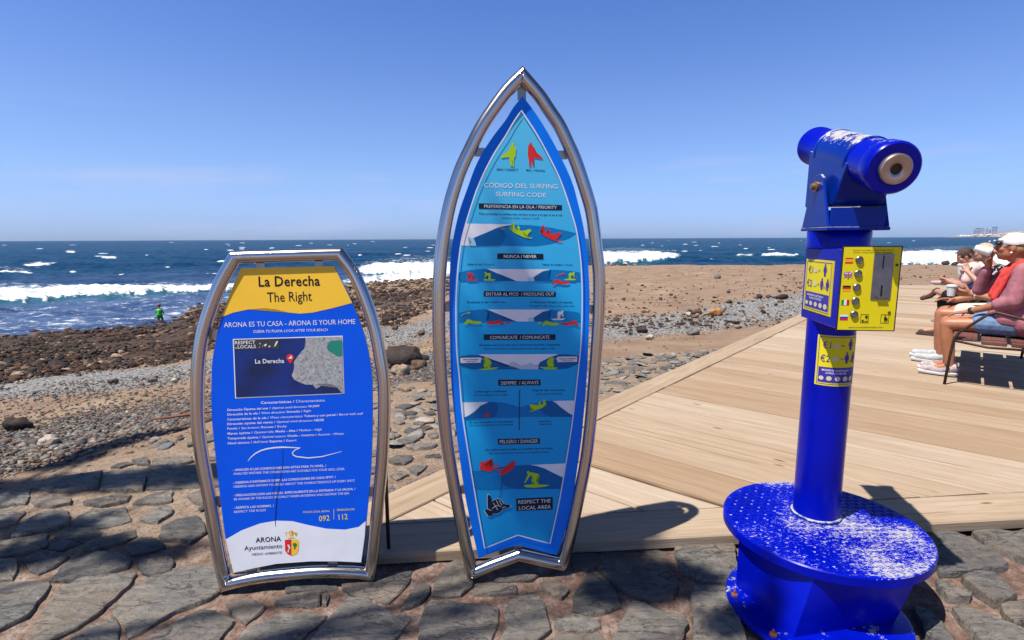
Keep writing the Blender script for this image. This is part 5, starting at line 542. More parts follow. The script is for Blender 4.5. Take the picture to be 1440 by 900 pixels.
for tries in range(7000):
    y = random.uniform(3.3, 6.6); x = random.uniform(-2.3, 2.6)
    if len(COB) > 420: break
    s0 = random.uniform(.07, .16)
    if on_deck(x, y, .05) or not free(x, y) or float(edge_dist(np.array([x]), np.array([y]))[0]) < .02: continue
    if any(abs(x-a) < (s0+c_)*.56 and abs(y-b_) < (s0+c_)*.42 for a, b_, c_ in COB) or not free(x-s0*.5, y) or not free(x+s0*.5, y): continue
    COB.append((x, y, s0))
# ---------------------------------------------------------------- boardwalk
deck = empty('boardwalk', (0, 0, 0)); tag(deck, kind='structure')
E_ = Vector((.646, .763)); Nn = Vector((.763, -.646)); O_ = Vector((.689, 4.101)); TOP = .05
def clip(poly, a, n):      # keep the side where (p-a).n >= 0
    out = []
    for p, q in zip(poly, poly[1:]+poly[:1]):
        dp, dq = (p-a).dot(n), (q-a).dot(n)
        if dp >= 0: out.append(p)
        if dp*dq < 0: out.append(p.lerp(q, dp/(dp-dq)))
    return out
def board(poly, z1, th, dirv, mat, name='plank', off=0):
    if len(poly) < 3: return
    c = sum(poly, Vector((0, 0)))/len(poly); a = math.atan2(dirv.y, dirv.x); ca, sa = math.cos(-a), math.sin(-a)
    P_ = [((p-c).x*ca-(p-c).y*sa, (p-c).x*sa+(p-c).y*ca) for p in poly]
    bm = bmesh.new(); n = len(P_); rings = []
    P3 = []
    for p, q in zip(P_, P_[1:]+P_[:1]):
        L = math.hypot(q[0]-p[0], q[1]-p[1]); k = max(1, min(9, int(L/.35)))
        for j in range(k):
            jx = 0 if j == 0 else random.uniform(-.0025, .0025); P3.append((p[0]+(q[0]-p[0])*j/k, p[1]+(q[1]-p[1])*j/k+jx))
    mx_ = max(abs(p[1]) for p in P3) or 1; n = len(P3)
    for s_, z in ((0, -th), (0, -.006), (.0045, 0)):
        rings.append([bm.verts.new((p[0]-math.copysign(s_, p[0]), p[1]-math.copysign(min(s_, abs(p[1])), p[1]), z+(random.uniform(-.0012, .0012) if z == 0 else 0))) for p in P3])
    for a_, b_ in zip(rings, rings[1:]):
        for i_ in range(n): bm.faces.new((a_[i_], a_[(i_+1) % n], b_[(i_+1) % n], b_[i_]))
    bm.faces.new(rings[0][::-1]); bm.faces.new(rings[-1]); o = bobj(name, bm, mat, deck); o.location = (c.x, c.y, z1+off); o.rotation_euler = (random.uniform(-.0015, .0015), 0, a); return o
F0 = Vector((-.6, 2.02)); FD = Vector((2.89, .262)).normalized(); FN = Vector((-FD.y, FD.x)); FW = .232
SEC = 2.62
def D2(s_, w_): return O_+E_*s_+Nn*w_
# border boards: one along the front, one along the seaward side
front = [F0+FD*-.75, F0+FD*7.5, F0+FD*7.5+FN*FW, F0+FD*-.75+FN*FW]
side_w = .215
for k, (a, b_) in enumerate(((-.75, 3.55), (3.556, 7.6))):
    q = [F0+FD*a, F0+FD*b_, F0+FD*b_+FN*FW, F0+FD*a+FN*FW]
    q = clip(q, O_-Nn*.0, Nn) if k == 0 else q; board(q, TOP, .046, FD, WOODE, 'edge_board')
s_ = -3.4
for L in (4.1, 4.4, 4.6, 4.5, 4.5):
    q = [D2(s_, 0), D2(s_+L-.005, 0), D2(s_+L-.005, side_w), D2(s_, side_w)]; q = clip(q, F0+FN*(FW+.006), FN); q = [p for p in q]
    if len(q) > 2: board(clip(q, Vector((0, 14.25)), Vector((0, -1))) if s_+L > 12 else q, TOP, .046, E_, WOODE, 'side_board')
    s_ += L
for sec, (w0, w1) in enumerate(((side_w+.012, SEC), (SEC+.015, SEC+2.6), (SEC+2.62, SEC+5.2))):
    s_ = -3.2 if sec == 0 else -6.5
    while s_ < 19:
        wd = random.choice((.26, .28, .30, .33, .35, .29)); gap = random.choice((.009, .012, .017, .022))
        q = [D2(s_, w0), D2(s_, w1), D2(s_+wd-gap, w1), D2(s_+wd-gap, w0)]; s_ += wd
        q = clip(q, F0+FN*(FW+.007), FN)
        if len(q) > 2: q = clip(q, Vector((0, 14.25)), Vector((0, -1)))
        if len(q) < 3: continue
        c = sum(q, Vector((0, 0)))/len(q)
        if max(abs(p.x) for p in q) > 17 or min(p.x-1.12*p.y for p in q) > 1.6 or abs(sum(a.x*b_.y-b_.x*a.y for a, b_ in zip(q, q[1:]+q[:1])))/2 < .004: continue
        board(q, TOP, .044, Nn, WOOD, 'plank', random.uniform(-.003, .002))
bm = bmesh.new()                                 # bearers under the boards
for w_ in (.1, 1.3, 2.5, 3.8, 5.1):
    a0, b0 = D2(-1.4, w_), D2(16, w_)
    if w_ > 1: a0 = D2(-1.4-w_*.75, w_)
    pr = clip([a0+Nn*.04, b0+Nn*.04, b0-Nn*.04, a0-Nn*.04], F0+FN*.05, FN); prism(bm, [(p.x, p.y) for p in pr][::-1], -.12, .0035)
bobj('bearer', bm, WOODE, deck)
# ---------------------------------------------------------------- loose rocks, one by one
RC = {'k': (.055, .042, .036), 'b': (.14, .085, .06), 'g': (.20, .185, .17), 't': (.36, .27, .19), 'w': (.55, .47, .38), 'o': (.50, .24, .09)}
RL = {'k': 'dark brown lava rock', 'b': 'reddish brown rock', 'g': 'grey broken rock', 't': 'tan flat rock', 'w': 'pale cream stone', 'o': 'orange boulder'}
def ico(sub):
    bm = bmesh.new(); bmesh.ops.create_icosphere(bm, subdivisions=sub, radius=1); v = np.array([q.co[:] for q in bm.verts]); f = np.array([[w.index for w in q.verts] for q in bm.faces]); bm.free(); return v, f
I1, I2, I3 = ico(1), ico(2), ico(3)
NEARBY = []
def rock(x, y, z, w, kind, label, group):
    v, f = I3; v = v.copy(); sd_ = random.randint(0, 999)
    d = 1+.55*(vnoise(v[:, 0]*1.6+sd_, v[:, 1]*1.6+v[:, 2]*1.9, sd_)-.5)+.3*(vnoise(v[:, 0]*4+sd_, v[:, 1]*4+v[:, 2]*4, sd_+1)-.5)
    v = v*d[:, None]*np.array([w/2, w*.42, w*.36]); v = np.round(v/(w*.11))*(w*.11)*.35+v*.65
    a = random.uniform(-.5, .5); c_, s2 = math.cos(a), math.sin(a); v = v @ np.array([[c_, s2, 0], [-s2, c_, 0], [0, 0, 1]])
    col = np.array(RC[kind])*(.8+.5*vnoise(v[:, 0]*60/w*.1+5, v[:, 2]*60/w*.1, 4))[:, None]
    o = mobj('rock', v, f, ROCKM, cols=col); o.location = (x, y, z+w*.16); tag(o, label, 'rock', group); return o
RLAB = ['grey broken rock alone on the sand, well behind the shingle band', 'dark rock at the right end of the shingle, left of two', 'brown rock at the right end of the shingle, right of two', 'small dark rock on the sand close to the telescope post, far back',
 'dark brown rock heaped against a white stone on the shingle', 'low flat brown rock just left of the orange boulder', 'large orange boulder on the grey shingle', 'white stone in front of the small dark heap on the shingle',
 'small dark rock below the heap, left of two on the sand', 'small dark rock below the heap, right of two on the sand', 'dark lava rock close behind the tall sign, largest there', 'small dark rock left of the lava rock behind the tall sign', 'lowest of three small dark rocks beside the tall sign',
 'tiny dark rock, topmost of the three beside the tall sign', 'pale cream stone lying on sand between the lava rock and the grey rock', 'grey rock with a pale top on the sand near the boardwalk edge', 'small brown rock at the left end of the shingle beside the tall sign', 'tiny dark pebble of rock on the far sand beside the tall sign', 'tiny brown rock on the far sand, left of the grey one',
 'flat tan rock at the far left edge of the gravel', 'flat brown rock on the sand at the left, by itself', 'flat grey slab on the sand left of the small sign', 'dark rock at the foot of the lava band near the small sign', 'white oval stone on the gravel, brightest at the left', 'black clump of lava rock on the gravel at the far left',
 'small tan stone on the gravel under the lava band at the left', 'white chip of stone on the sand close to the small sign', 'small tan stone under the dark rock near the small sign',
 'big dark boulder between the two signs', 'reddish brown boulder right behind the big dark one between the signs', 'tan rock in front of the big dark boulder between the signs', 'brown rock at the upper left of the cluster between the signs', 'dark rock behind the boulder cluster between the signs', 'dark rock at the right edge of the cluster, against the tall sign', 'small brown rock by the small sign frame, left of the cluster',
 'small brown rock on the slope above the cluster between the signs', 'dark rock up the slope just right of the small sign', 'small brown rock beside the dark one up the slope', 'dark rock on the rim of the beach left of the sitting people', 'smaller dark rock on the rim of the beach next to the bigger one']
for q, lb in zip(ROCKS, RLAB): rock(*q[:3], q[3], q[4], lb, 'loose rocks on the beach')
def scatter(name, xs, ys, size, cols, base, flat=.5, mat=None, sink=.1, kind='stuff'):
    v, f = base; n = len(xs); nv = len(v)
    a = rng.uniform(0, 2*PI, n); e1 = rng.uniform(.45, 1.0, n); V = np.repeat(v[None], n, 0)
    V = V*(1+rng.uniform(-.36, .30, (n, nv, 1))); V[:, :, 1] *= e1[:, None]; V[:, :, 2] *= flat*rng.uniform(.6, 1.3, n)[:, None]
    tl = rng.uniform(-.4, .4, n); x_, z_ = V[:, :, 0].copy(), V[:, :, 2].copy(); V[:, :, 0] = x_*np.cos(tl)[:, None]+z_*np.sin(tl)[:, None]; V[:, :, 2] = -x_*np.sin(tl)[:, None]+z_*np.cos(tl)[:, None]
    x_, y_ = V[:, :, 0].copy(), V[:, :, 1].copy(); V[:, :, 0] = x_*np.cos(a)[:, None]-y_*np.sin(a)[:, None]; V[:, :, 1] = x_*np.sin(a)[:, None]+y_*np.cos(a)[:, None]
    V *= (size/2)[:, None, None]; z = land(xs, ys)-.015; V[:, :, 0] += xs[:, None]; V[:, :, 1] += ys[:, None]; V[:, :, 2] += (z+size*flat*sink)[:, None]
    F = (f[None]+(np.arange(n)*nv)[:, None, None]).reshape(-1, 3); C = np.repeat(cols, nv, 0)
    return tag(mobj(name, V.reshape(-1, 3), F, mat or ROCKM, cols=C), kind=kind)
# lava rubble along the waterline
n = 60000; a = rng.uniform(-54, 6, n); r = 1/rng.uniform(1/66., 1/10.5, n); xs = r*np.sin(np.radians(a)); ys = r*np.cos(np.radians(a)); zl = land(xs, ys)
k = smooth01((-1.15-zl+fbm(xs*.5, ys*.5, 61)*1.3)/.5)*smooth01((zl+3.3)/.3); keep = rng.random(n) < k*.75; xs, ys, r = xs[keep], ys[keep], r[keep]
n = len(xs); size = rng.gamma(1.2, .04, n)+.035; size = np.minimum(np.minimum(size, .12+.012*r)*(1+np.maximum(0, r-15)/26), .5)
pal = np.array([(.032, .022, .018), (.065, .036, .025), (.12, .06, .038), (.20, .12, .08), (.40, .27, .18), (.05, .047, .045)]); ci = rng.choice(6, n, p=[.36, .27, .15, .09, .05, .08])
lc = pal[ci]*rng.uniform(.7, 1.3, (n, 1)); bg_ = size > .15
scatter('lava_rubble', xs[bg_], ys[bg_], size[bg_], lc[bg_], I2, .5); scatter('lava_shingle', xs[~bg_], ys[~bg_], size[~bg_], lc[~bg_], I1, .5)
cob = np.array(COB); scatter('cobbles', cob[:, 0], cob[:, 1], cob[:, 2], np.array([(.20, .195, .19), (.27, .25, .23), (.15, .15, .155), (.36, .31, .26)])[rng.choice(4, len(cob))]*rng.uniform(.8, 1.15, (len(cob), 1)), I2, .13, GRAVM, 1.0)
# rim stones of the plateau on the right
n = 500; a = rng.uniform(2, 52, n); xs0 = rng.uniform(40, 62, n); xs = xs0*np.sin(np.radians(a)); ys = xs0*np.cos(np.radians(a)); zl = land(xs, ys); keep = (zl < -.66) & (zl > -2.2)
xs, ys = xs[keep], ys[keep]; n = len(xs); scatter('rim_stones', xs, ys, rng.uniform(.1, .5, n), pal[rng.choice(6, n)], I1, .5)
n = 5200; a = rng.uniform(4, 40, n); r = 1/rng.uniform(1/48., 1/9., n); xs = r*np.sin(np.radians(a)); ys = r*np.cos(np.radians(a)); keep = (land(xs, ys) > -.75) & (rng.random(n) < .25+1.2*vnoise(xs*.35, ys*.5, 71)**2)
xs, ys = xs[keep], ys[keep]; dk = np.array([not on_deck(x, y, .03) or y > 14.4 for x, y in zip(xs, ys)]); xs, ys = xs[dk], ys[dk]; n = len(xs)
scatter('beach_stones', xs, ys, rng.gamma(1.3, .025, n)+.02, pal[rng.choice(6, n)]*1.3, I1, .45, sink=.3)
# pebbles
n = 95000; a = rng.uniform(-50, 34, n); r = 1/rng.uniform(1/24., 1/3.6, n); xs = r*np.sin(np.radians(a)); ys = r*np.cos(np.radians(a)); ed = edge_dist(xs, ys)
w_ = fbm(xs*.6, ys*.6, 21)*2.0
g1 = smooth01(1.5-np.abs(seg_d(xs, ys, [(-9, 3.2), (-4.2, 3.9), (-3.0, 4.9), (-1.6, 5.6), (-.2, 7)])+w_*.4)/1.0)
g2 = smooth01(1.4-np.abs(seg_d(xs, ys, [(-14, 8.2), (-8, 9.3), (-5.5, 10.5), (-3.5, 12), (-1.5, 15)])+w_)/2.0)
g3 = smooth01(1.3-np.abs(seg_d(xs, ys, [(-1.5, 7.6), (1.51, 8.9), (5.9, 11.4), (12, 15)])+w_*.5)/1.5)*.55
k = np.maximum(np.maximum(g1, g2), g3)*.95+.24*(a < 0)+.03
dk = np.array([not on_deck(x, y, .03) for x, y in zip(xs, ys)]); keep = (rng.random(n) < k) & (ed < .0) & dk; xs, ys, a = xs[keep], ys[keep], a[keep]; n = len(xs)
pal2 = np.array([(.16, .15, .14), (.23, .215, .20), (.09, .085, .085), (.30, .24, .18), (.19, .11, .075), (.42, .38, .32)]); ci = rng.choice(6, n, p=[.24, .16, .22, .13, .20, .05])
size = (rng.gamma(2.6, .0085, n)+.010)*np.where(a > 3, .6, 1); scatter('pebbles', xs, ys, size, pal2[ci]*.88*rng.uniform(.7, 1.25, (n, 1)), I1, .42, GRAVM, .25)
bm = bmesh.new(); tube(bm, [(-2.62, 3.80, .012), (-2.45, 3.86, .02), (-2.25, 3.98, .018), (-2.05, 4.02, .03)], [.006, .011, .009, .005], 7); tag(bobj('stick', bm, simple('bark', (.26, .09, .06), .9), smooth=True), 'reddish dry stick lying on the gravel beside the small sign', 'stick')
# ---------------------------------------------------------------- lettering and flat print
FONTC = {}
def glyphs(txt, st):
    key = (txt, st)
    if key in FONTC: return FONTC[key]
    cu = bpy.data.curves.new('t', 'FONT'); cu.body = txt; cu.size = 1; cu.resolution_u = 2
    if st == 'b': cu.offset = .014; cu.space_character = 1.04
    if st == 'i': cu.shear = .22
    o = bpy.data.objects.new('t', cu); COL.objects.link(o); dg = bpy.context.evaluated_depsgraph_get(); dg.update()
    me = o.evaluated_get(dg).to_mesh(); v = np.zeros(len(me.vertices)*3); me.vertices.foreach_get('co', v); v = v.reshape(-1, 3)[:, :2]
    f = [tuple(p.vertices) for p in me.polygons]; o.evaluated_get(dg).to_mesh_clear(); bpy.data.objects.remove(o)
    adv = (v[:, 0].max() if len(v) else 0)
    FONTC[key] = (v, f, adv); return FONTC[key]
CAPH = glyphs('H', 'n')[0][:, 1].max()
LAY = .0007
def flat(u, v, lay): return (u, -lay*LAY, v)
def text(parent, name, mat, lay, segs, p0, p1, h, mp=flat):
    V, F, x = [], [], 0
    for s_, st in segs:
        body = s_.rstrip(' '); v, f, adv = glyphs(body, st); i0 = sum(len(q) for q in V)
        V.append(np.stack([v[:, 0]+x, v[:, 1]], -1)); F += [tuple(q+i0 for q in g_) for g_ in f]; x += adv+(.28*(len(s_)-len(body)))
    V = np.concatenate(V); x = V[:, 0].max(); p0, p1 = np.array(p0), np.array(p1); d = p1-p0; L = np.hypot(*d); d = d/L; nn = np.array([-d[1], d[0]])
    V = p0+np.outer(V[:, 0]*L/x, d)+np.outer(V[:, 1]*h/CAPH, nn)
    o = mobj(name, [mp(u, v, lay) for u, v in V], F, mat, parent); return o
def flatpoly(parent, name, mat, lay, pts, mp=flat):
    bm = bmesh.new(); vs = [bm.verts.new(mp(u, v, lay)) for u, v in pts]
    try: f = bm.faces.new(vs)
    except ValueError: bm.free(); return None
    bmesh.ops.triangulate(bm, faces=[f]); return bobj(name, bm, mat, parent, fix=False)
def catmull(pts, corners, k=4):
    out = []; n = len(pts)
    for i_ in range(n):
        p0, p1, p2, p3 = [np.array(pts[(i_+j) % n]) for j in (-1, 0, 1, 2)]
        if i_ in corners: p0 = 2*p1-p2 if False else p1-(p2-p1)
        if (i_+1) % n in corners: p3 = p2+(p2-p1)
        for j in range(k):
            t_ = j/k; out.append((tuple(.5*((2*p1)+(-p0+p2)*t_+(2*p0-5*p1+4*p2-p3)*t_*t_+(-p0+3*p1-3*p2+p3)*t_**3)), i_ in corners and j == 0))
    return out
def corners_of(pts, deg=27):
    c = set(); n = len(pts)
    for i_ in range(n):
        a, b_, c_ = [np.array(pts[(i_+j) % n]) for j in (-1, 0, 1)]; d1, d2 = b_-a, c_-b_
        if math.degrees(math.acos(np.clip(d1@d2/np.linalg.norm(d1)/np.linalg.norm(d2), -1, 1))) > deg: c.add(i_)
    return c
def ring_frame(parent, outline, r):
    cs = corners_of(outline); pts = catmull(outline, cs); n = len(pts); P_ = [np.array(p) for p, _ in pts]
    if sum(a[0]*b_[1]-b_[0]*a[1] for a, b_ in zip(P_, P_[1:]+P_[:1])) < 0: P_.reverse(); pts.reverse()
    seg = 20; V = []
    for i_ in range(n):
        a, b_, c_ = P_[i_-1], P_[i_], P_[(i_+1) % n]; d1 = (b_-a)/np.linalg.norm(b_-a); d2 = (c_-b_)/np.linalg.norm(c_-b_)
        n1 = np.array([-d1[1], d1[0]]); n2 = np.array([-d2[1], d2[0]]); m_ = n1+n2; m_ /= np.linalg.norm(m_); k_ = 1/max(.3, m_@n1)
        ctr = b_+m_*k_*r
        for j in range(seg): ph = 2*PI*j/seg; q = ctr+m_*k_*r*math.cos(ph); V.append((q[0], math.sin(ph)*r, q[1]))
    F = [(i_*seg+j, ((i_+1) % n)*seg+j, ((i_+1) % n)*seg+(j+1) % seg, i_*seg+(j+1) % seg) for i_ in range(n) for j in range(seg)]
    bm = bmesh.new(); vv = [bm.verts.new(v) for v in V]
    for f in F: bm.faces.new([vv[q] for q in f])
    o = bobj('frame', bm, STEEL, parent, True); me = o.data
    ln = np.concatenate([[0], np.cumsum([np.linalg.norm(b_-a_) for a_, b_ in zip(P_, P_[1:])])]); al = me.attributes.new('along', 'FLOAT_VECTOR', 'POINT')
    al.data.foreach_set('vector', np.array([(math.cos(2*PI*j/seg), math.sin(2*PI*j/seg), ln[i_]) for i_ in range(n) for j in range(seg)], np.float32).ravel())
    a = me.attributes.new('sharp_edge', 'BOOLEAN', 'EDGE'); cset = {i_ for i_, (p, s_) in enumerate(pts) if s_}
    for e_ in me.edges:
        if e_.vertices[0]//seg == e_.vertices[1]//seg and e_.vertices[0]//seg in cset: a.data[e_.index].value = True
    return o
def panel(parent, outline, mat, th=.012, name='panel'):
    cs = corners_of(outline, 22); pts = [p for p, _ in catmull(outline, cs, 3)]
    bm = bmesh.new(); a = [bm.verts.new((x, 0, z)) for x, z in pts]; b_ = [bm.verts.new((x, th, z)) for x, z in pts]; n = len(pts)
    for i_ in range(n): bm.faces.new((a[i_], a[(i_+1) % n], b_[(i_+1) % n], b_[i_]))
    f1 = bm.faces.new(a[::-1]); f2 = bm.faces.new(b_); bmesh.ops.triangulate(bm, faces=[f1, f2]); return bobj(name, bm, mat, parent)
def sign(pos, frame, pan, panmat, polys, texts, brk, label, name, front_y):
    (ox, oy, oz), yaw, tilt = pos; o = empty(name, (0, 0, 0), label=label, cat='information board')
    o.matrix_world = Matrix.Translation((ox, oy, oz)) @ Matrix.Rotation(math.radians(yaw), 4, 'Z') @ Matrix.Rotation(-math.radians(tilt), 4, 'X')
    ring_frame(o, frame, .0235)
    p = panel(o, pan, panmat); p.location.y = front_y
    for nm, c, lay, q in polys:
        ob = flatpoly(o, nm, PR[c], lay, q)
        if ob: ob.location.y = front_y
    for nm, c, lay, segs, p0, p1, h in texts: text(o, nm, PR[c], lay, segs, p0, p1, h).location.y = front_y
    for u, v, a, b_ in brk:
        bm = bmesh.new(); box(bm, u-a/2, u+a/2, front_y+.0125, front_y+.02, v-b_/2, v+b_/2); bobj('bracket', bm, BRK, o, bevel=.001)
    return o
SB = sign(SMALL_POS, SMALL_FRAME, SMALL_PANEL, PR['sign_blue'], SMALL_POLYS, SMALL_TEXT, SMALL_BRK, 'low barrel shaped blue and yellow beach board in a steel tube frame, map on it', 'information_board', -.004)
BB = sign(BIG_POS, BIG_FRAME, BIG_PANEL, PR['panel_blue'], [('surf_print', 'sky_print', 1, BIG_INNER)]+BIG_POLYS, BIG_TEXT, BIG_BRK, 'tall surfboard shaped turquoise surfing code board in a steel tube frame', 'surfing_code_board', -.002)
def outline_strip(parent, pts, w, lay, mat, y):
    cs = corners_of(pts, 22); P_ = [np.array(p) for p, _ in catmull(pts, cs, 3)]; n = len(P_); V = []; c = np.mean(P_, 0)
    for i_ in range(n):
        a, b_, d = P_[i_-1], P_[i_], P_[(i_+1) % n]; t_ = d-a; t_ /= np.linalg.norm(t_); nn = np.array([-t_[1], t_[0]])
        if nn @ (b_-c) < 0: nn = -nn
        for k in (-.5, .5): q = b_+nn*w*k; V.append(flat(q[0], q[1], lay))
    F = [(2*i_, 2*i_+1, (2*i_+3) % (2*n), (2*i_+2) % (2*n)) for i_ in range(n)]; o = mobj('border_line', V, F, mat, parent); o.location.y = y
outline_strip(BB, BIG_INNER, .0045, 8, PR['white'], -.002)
for s_ in (-1, 1):       # props behind
    for par, u, zt, yb in ((SB, .33, .5, .16),):
        bm = bmesh.new(); tube(bm, [(u*s_, .02, zt), (u*s_*.96, yb, -.01)], .0075, 10); bobj('prop_rod', bm, DARKROD, par, True)
# ---------------------------------------------------------------- the pay telescope
TP = Vector((1.164, 1.961, 0)); DC = Vector((1.152, 1.896, 0)); ZP = .25
T = empty('viewing_telescope', (DC.x, DC.y, 0), label='blue coin operated viewing telescope on a round step, salt-worn paint', cat='telescope')
def TL(p): return Vector(p)-Vector((DC.x, DC.y, 0))
# base drum of folded plates, footing ring, step
top = [(.829, 1.857), (.975, 1.618), (1.262, 1.572), (1.40, 1.80), (1.33, 2.08), (1.12, 2.16), (.93, 2.08)]; bot = [(.829, 1.857), (.905, 1.590), (1.285, 1.665), (1.38, 1.82), (1.33, 2.08), (1.12, 2.16), (.93, 2.08)]
bm = bmesh.new()
for i_ in range(7):      # each side is a ruled sheet between its top and bottom edge
    a0, a1, b0, b1 = [TL((*q, z)) for q, z in ((top[i_], ZP-.036), (top[(i_+1) % 7], ZP-.036), (bot[i_], .014), (bot[(i_+1) % 7], .014))]
    gr = [[bm.verts.new(a0.lerp(a1, u/8).lerp(b0.lerp(b1, u/8), w/8)) for u in range(9)] for w in range(9)]
    for w in range(8):
        for u in range(8): bm.faces.new((gr[w][u], gr[w][u+1], gr[w+1][u+1], gr[w+1][u]))
bmesh.ops.remove_doubles(bm, verts=bm.verts, dist=.0005); bobj('base_drum', bm, BLUE, T, True, ang=25)
bm = bmesh.new(); lathe(bm, [(.285, .0), (.29, .006), (.29, .012), (.282, .016), (.1, .016)], 64, Matrix.Translation(TL((1.06, 1.75, .004)))); bobj('footing_ring', bm, BLUE, T, True, ang=30)
for p in ((.80, 1.80), (.845, 1.60), (1.06, 1.50)):
    bm = bmesh.new(); lathe(bm, [(.013, 0), (.013, .008), (.006, .012), (.004, .022)], 6, Matrix.Translation(TL((*p, .019)))); bobj('anchor_bolt', bm, simple('rust', (.22, .07, .03), .9), T)
bm = bmesh.new(); R0 = .343; lathe(bm, [(R0-.006, ZP-.036), (R0, ZP-.033), (R0, ZP-.004), (R0-.004, ZP), (.0001, ZP)], 96); bobj('step_plate', bm, BLUET, T, True, ang=35)
vs, fs = [], []
def addring(x, y, r1, r2, h, n=10):
    i0 = len(vs)
    for r_, z in ((r1, ZP), (r1*.9+r2*.1, ZP+h), (r2, ZP+h), (r2*.9, ZP)):
        for k in range(n): vs.append((x+r_*math.cos(2*PI*k/n), y+r_*math.sin(2*PI*k/n), z))
    for q in range(3):
        for k in range(n): fs.append((i0+q*n+k, i0+q*n+(k+1) % n, i0+(q+1)*n+(k+1) % n, i0+(q+1)*n+k))
pp = TL(TP)
for ix in range(-12, 13):
    for iy in range(-14, 15):
        x = ix*.033+(iy % 2)*.0165; y = iy*.028
        if math.hypot(x, y) < R0-.014 and math.hypot(x-pp.x, y-pp.y) > .095: addring(x, y, .0092, .0045, .0022)
        x += .0165
        if math.hypot(x, y) < R0-.014 and math.hypot(x-pp.x, y-pp.y) > .095:
            a = (.6 if (ix+iy) % 2 else -.4)+random.uniform(-.1, .1); c_, s_ = math.cos(a), math.sin(a); i0 = len(vs)
            for u, v, z in ((-.010, 0, 0), (0, -.0026, 0), (.010, 0, 0), (0, .0026, 0), (0, 0, .0022)): vs.append((x+u*c_-v*s_, y+u*s_+v*c_, ZP+z))
            fs.extend([(i0, i0+1, i0+4), (i0+1, i0+2, i0+4), (i0+2, i0+3, i0+4), (i0+3, i0, i0+4)])
tag(mobj('tread_pattern', vs, fs, BLUET, T), kind='stuff')
def at(p): return Matrix.Translation(TL(p))
bm = bmesh.new(); lathe(bm, [(.0795, ZP), (.0795, 1.02)], 64, Matrix.Translation(pp)); bobj('post', bm, BLUE, T, True, ang=40)
bm = bmesh.new(); lathe(bm, [(.090, ZP+.0005), (.088, ZP+.006), (.081, ZP+.010)], 48, Matrix.Translation(pp)); bobj('weld_bead', bm, BLUEW, T, True)
bm = bmesh.new(); lathe(bm, [(.101, 1.262), (.101, 1.318), (.098, 1.322)], 64, Matrix.Translation(pp)); bobj('neck', bm, BLUE, T, True, ang=40)
# coin box
YB = math.radians(-7); CB = Matrix.Translation(TL((1.0595, 1.757, 0))) @ Matrix.Rotation(YB, 4, 'Z')
bm = bmesh.new(); box(bm, 0, .165, .003, .29, 1.003, 1.262, CB); bobj('coin_box', bm, BLUE, T, bevel=.004)
fe = bpy.data.objects.new('front_plate', None); fe.empty_display_size = .05
bm = bmesh.new(); box(bm, -.001, .176, -.004, .002, .999, 1.272); fp = bobj('front_plate', bm, simple('plate_edge', (.01, .012, .03), .5), T); fp.matrix_local = CB
def fl(u, v, lay): return (u, -.0045-lay*.0006, v)
def fpoly(name, c, lay, pts, mp=fl, par=None): return flatpoly(par or fp, name, c if not isinstance(c, str) else PR[c], lay, pts, mp)
ox, oy, sc = 1120, 340, 6.925     # plate drawing in units of the plate: u 0..170 mm, v up
def U(x, y):     # drawing grid of the plate (0-560 wide, 0-770 high) to metres, lower left origin
    return (x/560*.172+.001, 1.2695-y/770*.268)
def ub(x0, y0, x1, y1): return [U(x0, y1), U(x1, y1), U(x1, y0), U(x0, y0)]
fpoly('yellow_face', 'label_yellow', 1, ub(2, 2, 556, 768))
for k, (fy, cs) in enumerate(((100, ('flag_red', 'flag_gold', 'flag_red')), (228, None), (355, ('black', 'flag_red', 'flag_gold')), (487, 'it'), (628, ('white', 'flag_blue', 'flag_red')))):
    x0 = 22-k*1; w_, h_ = 78, 50
    if cs == 'it':
        for j, c in enumerate(('flag_green', 'white', 'flag_red')): fpoly('flag', c, 2, ub(x0+j*26, fy, x0+j*26+26, fy+h_))
    elif cs is None:
        fpoly('flag', 'flag_blue', 2, ub(x0, fy, x0+w_, fy+h_))
        for d in (0, 1):
            p, q = ((x0, fy), (x0+w_, fy+h_)) if d else ((x0+w_, fy), (x0, fy+h_))
            fpoly('flag_cross', 'white', 3, [U(p[0]-7, p[1]), U(p[0]+7, p[1]), U(q[0]+7, q[1]), U(q[0]-7, q[1])])
        for cc, ww, ly in (('white', 9, 4), ('flag_red', 5, 5)):
            fpoly('flag_cross', cc, ly, ub(x0+w_/2-ww, fy, x0+w_/2+ww, fy+h_)); fpoly('flag_cross', cc, ly+.3, ub(x0, fy+h_/2-ww*.8, x0+w_, fy+h_/2+ww*.8))
    else:
        hs_ = (.25, .5, .25) if k == 0 else (1/3,)*3; yy = fy
        for c, hh in zip(cs, hs_): fpoly('flag', c, 2, ub(x0, yy, x0+w_, yy+h_*hh)); yy += h_*hh
BTN = simple('button_steel', (.32, .30, .28), .38, 1, .2, 60)
for k in range(5):
    u, v = U(158-k*1, 118+k*126); bm = bmesh.new(); lathe(bm, [(.0118, 0), (.0118, .004), (.0100, .006), (.0096, .0035), (.0001, .0032)], 24, Matrix.Translation((u, -.0045, v)) @ Matrix.Rotation(PI/2, 4, 'X')); bobj('button', bm, BTN, fp, True, ang=30)
bm = bmesh.new(); p0, p1 = U(300, 482), U(492, 62); box(bm, p0[0], p1[0], -.0075, -.0045, p0[1], p1[1]); bobj('coin_plate', bm, simple('coin_plate_steel', (.30, .29, .30), .42, 1, .15, 30), fp, bevel=.0015)
def fl2(u, v, lay): return (u, -.0077-lay*.0004, v)
fpoly('coin_slot', 'black', 1, ub(385, 78, 396, 200), fl2); fpoly('coin_slot', 'black', 1, ub(390, 350, 406, 456), fl2)
bm = bmesh.new(); p0, p1 = U(355, 468), U(455, 452); box(bm, p0[0], p1[0], -.013, -.0072, p0[1], p1[1]); bobj('coin_tray', bm, BTN, fp)
